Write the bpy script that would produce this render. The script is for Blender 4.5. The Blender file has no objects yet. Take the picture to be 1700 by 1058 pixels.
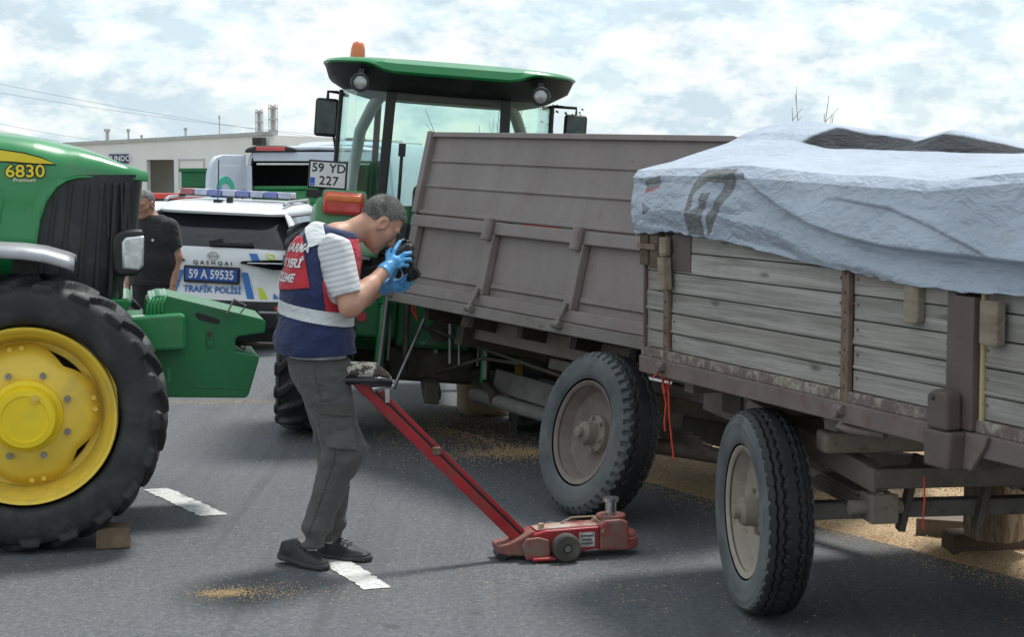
import bpy, bmesh, math, random
import numpy as np
from mathutils import Matrix, Vector
from mathutils.bvhtree import BVHTree
random.seed(7)
rng = np.random.default_rng(11)
R = math.radians
scene = bpy.context.scene
col = scene.collection

# ------------------------------------------------------------------ camera
FPX, CAMH, PITCH = 2800.0, 1.8, math.atan(239 / 2800.0)      # focal length in photo pixels, eye height, downward tilt
cd = bpy.data.cameras.new('camera')
cd.sensor_width = 36.0
cd.lens = 36.0 * FPX / 1700.0
cd.clip_start = 0.1
cd.clip_end = 3000
cam = bpy.data.objects.new('camera', cd)
col.objects.link(cam)
cam.location = (0, 0, CAMH)
cam.rotation_euler = (math.pi / 2 - PITCH, 0, 0)
scene.camera = cam

# ------------------------------------------------------------------ sky, sun, exposure
SUN_EL, SUN_AZ = R(63), R(30)       # sun stands behind the scene, a little to the right
world = bpy.data.worlds.new('World')
scene.world = world
world.use_nodes = True
wn, wl = world.node_tree.nodes, world.node_tree.links
wn.clear()
def wnode(t, **k):
    n = wn.new(t)
    for a, b in k.items():
        setattr(n, a, b)
    return n
wo = wnode('ShaderNodeOutputWorld')
sky = wnode('ShaderNodeTexSky', sky_type='NISHITA', sun_disc=False)
sky.sun_elevation = SUN_EL
sky.sun_rotation = SUN_AZ
sky.air_density = 1.0
sky.dust_density = 0.4
sky.ozone_density = 2.0
b_sky = wnode('ShaderNodeBackground'); b_sky.inputs['Strength'].default_value = 0.10
b_cl = wnode('ShaderNodeBackground'); b_cl.inputs['Strength'].default_value = 1.0
tc = wnode('ShaderNodeTexCoord')
mp = wnode('ShaderNodeMapping'); mp.inputs['Scale'].default_value = (1, 1, 2.0)
mp.inputs['Location'].default_value = (0.37, 0.21, 0.1)
wl.new(tc.outputs['Generated'], mp.inputs['Vector'])
n1 = wnode('ShaderNodeTexNoise'); n1.inputs['Scale'].default_value = 17.0; n1.inputs['Detail'].default_value = 10; n1.inputs['Roughness'].default_value = 0.58; n1.inputs['Distortion'].default_value = 0.0
n2 = wnode('ShaderNodeTexNoise'); n2.inputs['Scale'].default_value = 23.0; n2.inputs['Detail'].default_value = 10; n2.inputs['Roughness'].default_value = 0.62
n2.inputs['Distortion'].default_value = 0.05
wl.new(mp.outputs[0], n1.inputs['Vector']); wl.new(mp.outputs[0], n2.inputs['Vector'])
r1 = wnode('ShaderNodeValToRGB')          # how much cloud covers the blue
r1.color_ramp.elements[0].position = 0.43; r1.color_ramp.elements[0].color = (0.80, 0.80, 0.80, 1)
r1.color_ramp.elements[1].position = 0.55; r1.color_ramp.elements[1].color = (1, 1, 1, 1)
wl.new(n1.outputs['Fac'], r1.inputs['Fac'])
r2 = wnode('ShaderNodeValToRGB')          # shaded and sunlit cloud
r2.color_ramp.elements[0].position = 0.42; r2.color_ramp.elements[0].color = (0.375, 0.455, 0.50, 1)
r2.color_ramp.elements[1].position = 0.59; r2.color_ramp.elements[1].color = (0.60, 0.60, 0.58, 1)
e = r2.color_ramp.elements.new(0.5); e.color = (0.49, 0.545, 0.57, 1)
wl.new(n2.outputs['Fac'], r2.inputs['Fac'])
wl.new(sky.outputs[0], b_sky.inputs['Color'])
wl.new(r2.outputs['Color'], b_cl.inputs['Color'])
wm = wnode('ShaderNodeMixShader')
wl.new(r1.outputs['Color'], wm.inputs[0]); wl.new(b_sky.outputs[0], wm.inputs[1]); wl.new(b_cl.outputs[0], wm.inputs[2])
wl.new(wm.outputs[0], wo.inputs['Surface'])

sl = bpy.data.lights.new('sun', 'SUN')
sl.energy = 2.0
sl.angle = R(11.0)
sl.color = (1.0, 0.97, 0.93)
sun = bpy.data.objects.new('sun', sl)
col.objects.link(sun)
sun.location = (10, 20, 30)
sd = Vector((math.sin(SUN_AZ) * math.cos(SUN_EL), math.cos(SUN_AZ) * math.cos(SUN_EL), math.sin(SUN_EL)))
sun.rotation_euler = sd.to_track_quat('Z', 'Y').to_euler()
scene.view_settings.view_transform = 'Standard'
scene.view_settings.look = 'None'
scene.view_settings.exposure = 0.80
scene.view_settings.gamma = 1.0
scene.view_settings.use_curve_mapping = False

# ------------------------------------------------------------------ helpers
def at(x, y, Y):
    """photo pixel -> world point at distance Y in front of the camera"""
    u, v = (x - 850) / FPX, (529 - y) / FPX
    d = Vector((u, math.cos(PITCH) + v * math.sin(PITCH), -math.sin(PITCH) + v * math.cos(PITCH)))
    return Vector((0, 0, CAMH)) + d * (Y / d.y)

def ground_at(x, y, z=0.0):
    u, v = (x - 850) / FPX, (529 - y) / FPX
    d = Vector((u, math.cos(PITCH) + v * math.sin(PITCH), -math.sin(PITCH) + v * math.cos(PITCH)))
    return Vector((0, 0, CAMH)) + d * ((z - CAMH) / d.z)

def tag(o, label=None, cat=None, group=None, kind=None):
    if label: o['label'] = label
    if cat: o['category'] = cat
    if group: o['group'] = group
    if kind: o['kind'] = kind
    return o

def thing(name, label, cat, mat4=None, group=None, loc=None):
    o = bpy.data.objects.new(name, None)
    o.empty_display_size = 0.2
    col.objects.link(o)
    if mat4 is not None: o.matrix_world = mat4
    if loc is not None: o.location = loc
    return tag(o, label, cat, group)

def frame(o, t, left, up):
    m = Matrix.Identity(4)
    for i in range(3):
        m[i][0], m[i][1], m[i][2], m[i][3] = t[i], left[i], up[i], o[i]
    return m

def obj(name, me, mat=None, parent=None, smooth=None, bevel=0, solid=0, seg=2):
    o = bpy.data.objects.new(name, me)
    col.objects.link(o)
    if mat is not None:
        me.materials.append(mat)
    if parent is not None:
        o.parent = parent
    if smooth is not None:
        me.polygons.foreach_set('use_smooth', [True] * len(me.polygons))
        if smooth < 180:
            me.set_sharp_from_angle(angle=R(smooth))
    if solid:
        s = o.modifiers.new('solid', 'SOLIDIFY'); s.thickness = solid; s.offset = 0
    if bevel:
        b = o.modifiers.new('bevel', 'BEVEL'); b.width = bevel; b.segments = seg; b.limit_method = 'ANGLE'; b.angle_limit = R(40)
        b.harden_normals = False
    return o

def mesh_np(name, V, Fq):
    me = bpy.data.meshes.new(name); V = np.asarray(V, np.float32); Fq = np.asarray(Fq, np.int32); k = Fq.shape[1]
    me.vertices.add(len(V)); me.vertices.foreach_set('co', V.ravel())
    me.loops.add(Fq.size); me.loops.foreach_set('vertex_index', Fq.ravel())
    me.polygons.add(len(Fq)); me.polygons.foreach_set('loop_start', np.arange(0, Fq.size, k, dtype=np.int32))
    me.update(calc_edges=True)
    return me

class MB:
    """collects boxes, bars, tubes, prisms and lathes into one mesh"""
    def __init__(s): s.v = []; s.f = []
    def add(s, V, Fc):
        o = len(s.v); s.v += [tuple(map(float, p)) for p in V]; s.f += [tuple(i + o for i in q) for q in Fc]; return s
    def box(s, x0, x1, y0, y1, z0, z1):
        return s.add([(x0,y0,z0),(x1,y0,z0),(x1,y1,z0),(x0,y1,z0),(x0,y0,z1),(x1,y0,z1),(x1,y1,z1),(x0,y1,z1)],
                     [(0,3,2,1),(4,5,6,7),(0,1,5,4),(1,2,6,5),(2,3,7,6),(3,0,4,7)])
    def bar(s, a, b, w, h, up=(0,0,1)):
        a, b = Vector(a), Vector(b); d = (b - a).normalized(); u = Vector(up)
        l = u.cross(d)
        if l.length < 1e-4: l = Vector((0,1,0)).cross(d)
        l.normalize(); u = d.cross(l)
        V = []
        for p in (a, b):
            for i, j in ((-1,-1),(1,-1),(1,1),(-1,1)):
                V.append(p + l * (w / 2 * i) + u * (h / 2 * j))
        return s.add(V, [(3,2,1,0),(4,5,6,7),(0,1,5,4),(1,2,6,5),(2,3,7,6),(3,0,4,7)])
    def cyl(s, a, b, r0, r1=None, n=20):
        r1 = r0 if r1 is None else r1
        a, b = Vector(a), Vector(b); d = (b - a).normalized()
        l = d.orthogonal().normalized(); u = d.cross(l)
        V = []
        for p, r in ((a, r0), (b, r1)):
            for i in range(n):
                t = 2 * math.pi * i / n
                V.append(p + l * (r * math.cos(t)) + u * (r * math.sin(t)))
        return s.add(V, [(i, (i+1) % n, n + (i+1) % n, n + i) for i in range(n)] + [tuple(range(n))[::-1], tuple(range(n, 2*n))])
    def tube(s, pts, r, n=8):
        pts = [Vector(p) for p in pts]; V = []; m = len(pts)
        pl = None
        for k, p in enumerate(pts):
            d = (pts[min(k+1, m-1)] - pts[max(k-1, 0)]).normalized()
            l = d.orthogonal().normalized() if pl is None else (pl - d * pl.dot(d)).normalized()
            pl = l; u = d.cross(l)
            rr = r[k] if isinstance(r, (list, tuple)) else r
            for i in range(n):
                t = 2 * math.pi * i / n
                V.append(p + l * (rr * math.cos(t)) + u * (rr * math.sin(t)))
        Fc = [(k*n+i, k*n+(i+1) % n, (k+1)*n+(i+1) % n, (k+1)*n+i) for k in range(m-1) for i in range(n)]
        return s.add(V, Fc + [tuple(range(n))[::-1], tuple(range((m-1)*n, m*n))])
    def lathe(s, prof, o=(0,0,0), axis='y', n=48):
        """prof = [(along axis, radius)]"""
        V = []; m = len(prof)
        for a, r in prof:
            for i in range(n):
                t = 2 * math.pi * i / n; c, sn = r * math.cos(t), r * math.sin(t)
                p = {'y': (c, a, sn), 'z': (c, sn, a), 'x': (a, c, sn)}[axis]
                V.append((p[0]+o[0], p[1]+o[1], p[2]+o[2]))
        return s.add(V, [(k*n+i, k*n+(i+1) % n, (k+1)*n+(i+1) % n, (k+1)*n+i) for k in range(m-1) for i in range(n)])
    def prism(s, poly, y0, y1, plane='xz'):
        n = len(poly)
        mk = {'xz': lambda p, d: (p[0], d, p[1]), 'xy': lambda p, d: (p[0], p[1], d), 'yz': lambda p, d: (d, p[0], p[1])}[plane]
        V = [mk(p, y0) for p in poly] + [mk(p, y1) for p in poly]
        return s.add(V, [(i, (i+1) % n, n+(i+1) % n, n+i) for i in range(n)] + [tuple(range(n))[::-1], tuple(range(n, 2*n))])
    def mesh(s, name):
        me = bpy.data.meshes.new(name); me.from_pydata(s.v, [], s.f); me.update()
        bm = bmesh.new(); bm.from_mesh(me); bmesh.ops.recalc_face_normals(bm, faces=bm.faces); bm.to_mesh(me); bm.free()
        return me
    def build(s, name, mat, parent=None, bevel=0, smooth=None, solid=0, seg=2):
        return obj(name, s.mesh(name), mat, parent, smooth, bevel, solid, seg)

def loft(sections, closed=True, caps=True):
    """sections = list of equal-length point rings"""
    n = len(sections[0]); V = [p for s in sections for p in s]; Fc = []
    for k in range(len(sections) - 1):
        for i in range(n if closed else n - 1):
            j = (i + 1) % n
            Fc.append((k*n+i, k*n+j, (k+1)*n+j, (k+1)*n+i))
    if caps and closed:
        Fc += [tuple(range(n))[::-1], tuple(range((len(sections)-1)*n, len(sections)*n))]
    m = MB(); m.add(V, Fc); return m

def text_obj(name, body, size, mat, parent, mat4, bold=0.0, ext=0.0015, spacing=1.0, squash=1.0):
    cu = bpy.data.curves.new(name, 'FONT'); cu.body = body; cu.size = size; cu.extrude = ext; cu.offset = bold
    cu.align_x = 'CENTER'; cu.align_y = 'CENTER'; cu.space_character = spacing; cu.resolution_u = 3
    t = bpy.data.objects.new(name, cu); col.objects.link(t)
    bpy.context.view_layer.update()
    dg = bpy.context.evaluated_depsgraph_get()
    me = bpy.data.meshes.new_from_object(t.evaluated_get(dg))
    bpy.data.objects.remove(t); bpy.data.curves.remove(cu)
    me.name = name
    me.transform(Matrix.Diagonal((squash, 1, 1, 1)))
    me.transform(mat4)
    me.materials.clear()
    return obj(name, me, mat, parent)

# ------------------------------------------------------------------ numpy noise, distance fields, surface nets
_perm = np.random.default_rng(5).random((64, 64, 64))
def vnoise(P):
    P = np.asarray(P, float); i = np.floor(P).astype(int); f = P - i; f = f * f * (3 - 2 * f)
    r = 0
    for a in (0, 1):
        for b in (0, 1):
            for c in (0, 1):
                w = (f[..., 0] if a else 1 - f[..., 0]) * (f[..., 1] if b else 1 - f[..., 1]) * (f[..., 2] if c else 1 - f[..., 2])
                r = r + w * _perm[(i[..., 0] + a) % 64, (i[..., 1] + b) % 64, (i[..., 2] + c) % 64]
    return r * 2 - 1
def fbm(P, oct=4):
    P = np.asarray(P, float); s = 0; a = 0.5
    for k in range(oct):
        s = s + a * vnoise(P * 2 ** k + 7.3 * k); a *= 0.5
    return s
def cap(P, a, b, ra, rb=None):
    rb = ra if rb is None else rb
    a, b = np.asarray(a, float), np.asarray(b, float); ba = b - a
    t = np.clip(((P - a) @ ba) / (ba @ ba), 0, 1)
    return np.linalg.norm(P - a - t[..., None] * ba, axis=-1) - (ra + (rb - ra) * t)
def chain(P, pts, rads, k=0.02):
    d = None
    for i in range(len(pts) - 1):
        c = cap(P, pts[i], pts[i+1], rads[i], rads[i+1]); d = c if d is None else smin(d, c, k)
    return d
def ell(P, c, r, M=None):
    q = P - np.asarray(c, float)
    if M is not None: q = q @ np.asarray(M)
    r = np.asarray(r, float); k = np.linalg.norm(q / r, axis=-1); g = np.linalg.norm(q / (r * r), axis=-1) + 1e-9
    return k * (k - 1) / g
def rbox(P, c, h, r, M=None):
    q = P - np.asarray(c, float)
    if M is not None: q = q @ np.asarray(M)
    d = np.abs(q) - (np.asarray(h, float) - r)
    return np.linalg.norm(np.maximum(d, 0), axis=-1) + np.minimum(d.max(axis=-1), 0) - r
def smin(a, b, k):
    h = np.clip(0.5 + 0.5 * (b - a) / k, 0, 1)
    return b * (1 - h) + a * h - k * h * (1 - h)
def smax(a, b, k): return -smin(-a, -b, k)

def nets(fn, lo, hi, st):
    """surface nets; the field is evaluated coarsely first and finely only near the surface"""
    lo, hi = np.asarray(lo, float), np.asarray(hi, float); n = np.ceil((hi - lo) / st).astype(int) + 1; k = 4
    nc = np.ceil(n / k).astype(int) + 1
    Gc = np.stack(np.meshgrid(*[lo[i] + st * k * np.arange(nc[i]) for i in range(3)], indexing='ij'), -1)
    Dc = fn(Gc)
    rep = lambda A: np.repeat(np.repeat(np.repeat(A, k, 0), k, 1), k, 2)[:n[0], :n[1], :n[2]]
    D = rep(Dc.astype(np.float32)); near = rep(np.abs(Dc) < st * k * 2.1)
    D[near] = fn(lo + st * np.argwhere(near))
    neg = D < 0; c = n - 1
    sl = lambda A, o: A[o[0]:o[0]+c[0], o[1]:o[1]+c[1], o[2]:o[2]+c[2]]
    corners = [(a, b, d) for a in (0, 1) for b in (0, 1) for d in (0, 1)]
    alln = np.ones(tuple(c), bool); anyn = np.zeros(tuple(c), bool)
    for o in corners: q = sl(neg, o); alln &= q; anyn |= q
    act = anyn & ~alln
    cells = np.argwhere(act); N = len(cells); idx = -np.ones(tuple(c), np.int32); idx[act] = np.arange(N)
    val = {o: D[cells[:, 0] + o[0], cells[:, 1] + o[1], cells[:, 2] + o[2]] for o in corners}
    S = np.zeros((N, 3)); cnt = np.zeros(N)
    for o in corners:
        for ax in range(3):
            if o[ax] == 0:
                p = list(o); p[ax] = 1; A, B = val[o], val[tuple(p)]; m = (A < 0) != (B < 0)
                t = np.where(m, A / np.where(m, A - B, 1), 0)
                for j in range(3): S[:, j] += np.where(m, o[j] + (t if j == ax else 0), 0)
                cnt += m
    V = lo + st * (cells + S / cnt[:, None])
    Fq = []
    for ax in range(3):
        u, w = (ax + 1) % 3, (ax + 2) % 3
        sA = [slice(1, -1)] * 3; sA[ax] = slice(0, -1); sB = list(sA); sB[ax] = slice(1, None)
        a, b = neg[tuple(sA)], neg[tuple(sB)]
        e = np.argwhere(a != b)
        if len(e) == 0: continue
        ng = a[tuple(e.T)]
        base = e.copy(); base[:, u] += 1; base[:, w] += 1
        def cell(du, dw):
            q = base.copy(); q[:, u] -= du; q[:, w] -= dw
            return idx[tuple(q.T)]
        q = np.stack([cell(1, 1), cell(0, 1), cell(0, 0), cell(1, 0)], 1)
        q[~ng] = q[~ng][:, ::-1]
        Fq.append(q[(q >= 0).all(1)])
    return V, np.concatenate(Fq)
def within(P, c, r, fn):
    """evaluate a costly field only inside a sphere, a plain distance elsewhere"""
    d = np.linalg.norm(P - np.asarray(c, float), axis=-1) - r
    m = d < 0.03
    d = np.array(d); 
    if m.any(): d[m] = fn(P[m])
    return d

def sdf_obj(name, fn, lo, hi, st, mat, parent, cuts=None, solid=0, base=None, off=0.0):
    """mesh of a distance field; with base=(V, F) an offset copy of that surface trimmed by cutting planes"""
    V, Fq = base if base is not None else nets(fn, lo, hi, st)
    me = mesh_np(name, V, Fq)
    if off:
        nr = np.zeros(len(V) * 3, np.float32); me.vertices.foreach_get('normal', nr)
        me.vertices.foreach_set('co', (V + nr.reshape(-1, 3) * off).astype(np.float32).ravel()); me.update()
    if cuts:
        bm = bmesh.new(); bm.from_mesh(me)
        for co, no in cuts:
            bmesh.ops.bisect_plane(bm, geom=bm.verts[:] + bm.edges[:] + bm.faces[:], plane_co=co, plane_no=no, clear_outer=True)
        bm.to_mesh(me); bm.free()
    return obj(name, me, mat, parent, smooth=180, solid=solid)

# ------------------------------------------------------------------ materials
class NT:
    def __init__(s, name):
        s.m = bpy.data.materials.new(name); s.m.use_nodes = True
        s.t = s.m.node_tree; s.n = s.t.nodes; s.p = s.n['Principled BSDF']; s.out = s.n['Material Output']
    def node(s, t, ins=None, **k):
        n = s.n.new(t)
        for a, b in k.items(): setattr(n, a, b)
        for a, b in (ins or {}).items():
            if hasattr(b, 'links') or isinstance(b, bpy.types.NodeSocket): s.t.links.new(b, n.inputs[a])
            else: n.inputs[a].default_value = b
        return n
    def link(s, a, b): s.t.links.new(a, b)
    def coord(s, scale=(1, 1, 1), space='Object'):
        tcn = s.node('ShaderNodeTexCoord')
        return s.node('ShaderNodeMapping', {'Vector': tcn.outputs[space], 'Scale': scale}).outputs[0]
    def noise(s, vec, sc, det=4, ro=0.55, dist=0.0):
        return s.node('ShaderNodeTexNoise', {'Vector': vec, 'Scale': sc, 'Detail': det, 'Roughness': ro, 'Distortion': dist}).outputs['Fac']
    def ramp(s, fac, stops):
        r = s.node('ShaderNodeValToRGB', {'Fac': fac}); e = r.color_ramp.elements
        while len(e) < len(stops): e.new(0.5)
        for k, (p, c) in enumerate(stops):
            e[k].position = p; e[k].color = tuple(c) + (1,) if len(c) == 3 else c
        return r.outputs['Color']
    def val(s, fac, a, b, lo, hi):
        return s.node('ShaderNodeMapRange', {'Value': fac, 'From Min': a, 'From Max': b, 'To Min': lo, 'To Max': hi}).outputs[0]
    def mix(s, fac, a, b, blend='MIX'):
        m = s.node('ShaderNodeMix', data_type='RGBA', blend_type=blend)
        for sock, v in ((m.inputs[0], fac), (m.inputs[6], a), (m.inputs[7], b)):
            if isinstance(v, bpy.types.NodeSocket): s.link(v, sock)
            elif isinstance(v, (int, float)): sock.default_value = v
            else: sock.default_value = tuple(v) + (1,) if len(v) == 3 else v
        return m.outputs[2]
    def math(s, op, a, b=0.0):
        m = s.node('ShaderNodeMath', operation=op)
        for sock, v in ((m.inputs[0], a), (m.inputs[1], b)):
            if isinstance(v, bpy.types.NodeSocket): s.link(v, sock)
            else: sock.default_value = v
        return m.outputs[0]
    def bump(s, h, strength=0.3, dist=0.01):
        b = s.node('ShaderNodeBump', {'Height': h, 'Strength': strength, 'Distance': dist}); s.link(b.outputs[0], s.p.inputs['Normal'])
    def base(s, c):
        if isinstance(c, bpy.types.NodeSocket): s.link(c, s.p.inputs['Base Color'])
        else: s.p.inputs['Base Color'].default_value = tuple(c) + (1,)
    def rough(s, c):
        if isinstance(c, bpy.types.NodeSocket): s.link(c, s.p.inputs['Roughness'])
        else: s.p.inputs['Roughness'].default_value = c

def mk(name, c, rough=0.5, metal=0.0, var=0.15, sc=6.0, dirt=None, dirt_amt=0.0, bump=0.0, bsc=60.0, coat=0.0, spec=0.5, dirt_sc=3.0, bdist=0.004):
    """painted / plain surface with tone variation, dirt and fine relief"""
    n = NT(name); v = n.coord()
    nz = n.noise(v, sc, 6, 0.6)
    cA = tuple(x * (1 - var) for x in c); cB = tuple(min(1, x * (1 + var)) for x in c)
    colr = n.ramp(nz, [(0.3, cA), (0.7, cB)])
    if dirt is not None:
        dn = n.noise(v, dirt_sc, 8, 0.65, 0.4)
        fac = n.val(dn, 0.62 - dirt_amt * 0.5, 0.78 - dirt_amt * 0.3, 0, min(1, dirt_amt * 1.6 + 0.25))
        colr = n.mix(fac, colr, dirt)
    n.base(colr)
    n.rough(n.val(nz, 0.3, 0.7, max(0.02, rough - 0.08), min(1, rough + 0.1)))
    n.p.inputs['Metallic'].default_value = metal
    n.p.inputs['Coat Weight'].default_value = coat
    n.p.inputs['Specular IOR Level'].default_value = spec
    if bump:
        n.bump(n.noise(v, bsc, 5, 0.6), bump, bdist)
    return n.m

def emis(name, c, e, st):
    m = NT(name); m.base(c); m.rough(0.3)
    m.p.inputs['Emission Color'].default_value = tuple(e) + (1,); m.p.inputs['Emission Strength'].default_value = st
    return m.m

def glass(name, tint, rough=0.02, refl=0.9):
    n = NT(name)
    tr = n.node('ShaderNodeBsdfTransparent', {'Color': tuple(tint) + (1,)})
    gl = n.node('ShaderNodeBsdfGlossy', {'Color': (refl, refl, refl, 1), 'Roughness': rough})
    fc = n.node('ShaderNodeLayerWeight', {'Blend': 0.5}).outputs['Facing']
    fr = n.math('ADD', n.math('MULTIPLY', n.math('POWER', fc, 4.0), 0.55), 0.03)
    mx = n.node('ShaderNodeMixShader', {0: fr, 1: tr.outputs[0], 2: gl.outputs[0]})
    n.link(mx.outputs[0], n.out.inputs['Surface'])
    return n.m
M = {}
DUST = (0.22, 0.19, 0.15)
M['green'] = mk('green_paint', (0.017, 0.235, 0.070), 0.28, var=0.12, sc=2.5, dirt=(0.10, 0.17, 0.10), dirt_amt=0.12, coat=0.35)
M['green_dull'] = mk('green_dull', (0.014, 0.16, 0.052), 0.5, var=0.2, sc=5, dirt=(0.09, 0.10, 0.07), dirt_amt=0.3, bump=0.1)
M['green_pale'] = mk('green_faded', (0.10, 0.29, 0.14), 0.42, var=0.15, sc=3, dirt=(0.22, 0.32, 0.22), dirt_amt=0.25)
M['green_weight'] = mk('green_cast', (0.014, 0.175, 0.058), 0.42, var=0.16, sc=4, dirt=(0.04, 0.10, 0.05), dirt_amt=0.3, bump=0.18, bsc=70)
M['black'] = mk('black_plastic', (0.018, 0.018, 0.02), 0.5, var=0.3, sc=6, dirt=(0.06, 0.058, 0.052), dirt_amt=0.2, bump=0.08)
M['blackgloss'] = mk('black_gloss', (0.012, 0.013, 0.016), 0.16, var=0.2, sc=4)
M['grille'] = mk('grille_mesh', (0.021, 0.023, 0.028), 0.38, var=0.35, sc=5, dirt=(0.08, 0.075, 0.07), dirt_amt=0.22, dirt_sc=6)
M['yellow'] = mk('yellow_rim', (0.88, 0.63, 0.075), 0.42, var=0.08, sc=4, dirt=(0.50, 0.38, 0.12), dirt_amt=0.25, dirt_sc=4, bump=0.05)
M['yellow_hub'] = mk('yellow_hub', (0.90, 0.66, 0.012), 0.4, var=0.08, sc=4, dirt=(0.5, 0.38, 0.08), dirt_amt=0.15)
M['decal_yellow'] = mk('decal_yellow', (0.80, 0.63, 0.03), 0.35, var=0.05)
M['decal_pale'] = mk('decal_pale', (0.75, 0.72, 0.45), 0.4, var=0.05)
M['steel'] = mk('bare_steel', (0.30, 0.30, 0.31), 0.4, 0.8, var=0.3, sc=8, dirt=(0.13, 0.10, 0.08), dirt_amt=0.3, bump=0.1)
M['chrome'] = mk('chrome', (0.62, 0.63, 0.64), 0.14, 1.0, var=0.1)
M['silver'] = mk('silver_fender', (0.36, 0.37, 0.39), 0.35, 0.3, var=0.1, sc=4, dirt=(0.2, 0.19, 0.18), dirt_amt=0.15)
M['rubber'] = mk('tractor_rubber', (0.021, 0.022, 0.024), 0.62, var=0.3, sc=5, dirt=(0.075, 0.074, 0.075), dirt_amt=0.30, bump=0.25, bsc=90, dirt_sc=5)
M['rubber_grey'] = mk('dusty_rubber', (0.078, 0.088, 0.094), 0.75, var=0.25, sc=4, dirt=(0.165, 0.175, 0.175), dirt_amt=0.45, bump=0.3, bsc=80)
M['grime'] = mk('dark_grime', (0.045, 0.038, 0.033), 0.75, var=0.4, sc=5, dirt=(0.12, 0.10, 0.08), dirt_amt=0.35, bump=0.3)
M['lens'] = mk('lamp_glass', (0.62, 0.68, 0.70), 0.10, 0.35, var=0.25, sc=22, coat=1.0, bump=0.35, bsc=40)
M['amber'] = mk('amber_lens', (0.72, 0.17, 0.035), 0.22, var=0.15, sc=14, coat=0.6, bump=0.3, bsc=60)
M['redlens'] = mk('red_lens', (0.55, 0.045, 0.035), 0.22, var=0.2, sc=14, coat=0.6, bump=0.3, bsc=60)
M['redreflector'] = mk('red_reflector', (0.62, 0.04, 0.07), 0.3, var=0.1)
M['white'] = mk('white_paint', (0.72, 0.74, 0.76), 0.3, var=0.04, sc=2, dirt=(0.5, 0.5, 0.48), dirt_amt=0.1, coat=0.4)
M['plate'] = mk('plate_white', (0.72, 0.73, 0.74), 0.4, var=0.08, sc=10)
M['plate_blue'] = mk('plate_blue', (0.02, 0.09, 0.38), 0.4, var=0.1)
M['eu_blue'] = mk('strip_blue', (0.01, 0.10, 0.55), 0.4, var=0.1)
M['ink'] = mk('ink_black', (0.012, 0.012, 0.014), 0.5, var=0.1)
M['blue'] = mk('stripe_blue', (0.03, 0.16, 0.48), 0.35, var=0.08)
M['lime'] = mk('stripe_lime', (0.55, 0.68, 0.03), 0.35, var=0.08)
M['carglass'] = mk('dark_car_glass', (0.012, 0.014, 0.018), 0.05, var=0.2, coat=0.5)
M['glass'] = glass('cab_glass', (0.90, 0.975, 0.955))
M['interior'] = mk('cab_interior', (0.05, 0.055, 0.06), 0.7, var=0.2)
M['seat'] = mk('seat_cloth', (0.06, 0.065, 0.07), 0.85, var=0.2)
M['brown'] = None
M['red'] = mk('red_jack_paint', (0.36, 0.014, 0.022), 0.42, var=0.2, sc=8, dirt=(0.14, 0.06, 0.045), dirt_amt=0.3, dirt_sc=7, bump=0.12)
M['redworn'] = mk('worn_red_paint', (0.30, 0.02, 0.025), 0.55, var=0.3, sc=10, dirt=(0.20, 0.14, 0.11), dirt_amt=0.6, dirt_sc=9, bump=0.25)
M['rope'] = mk('red_twine', (0.75, 0.07, 0.035), 0.8, var=0.2, sc=40, bump=0.5, bsc=200)
M['block'] = mk('chock_timber', (0.19, 0.13, 0.085), 0.85, var=0.35, sc=9, dirt=(0.09, 0.07, 0.055), dirt_amt=0.35, bump=0.4, bsc=30)

# ------------------------------------------------------------------ ground, road, markings
E0 = np.array([0.779, 9.801]); ED = np.array([-0.5236, 0.8520]); EN = np.array([0.8520, 0.5236])   # road edge, along it, away from the road
def smooth01(x): x = np.clip(x, 0, 1); return x * x * (3 - 2 * x)

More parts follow.
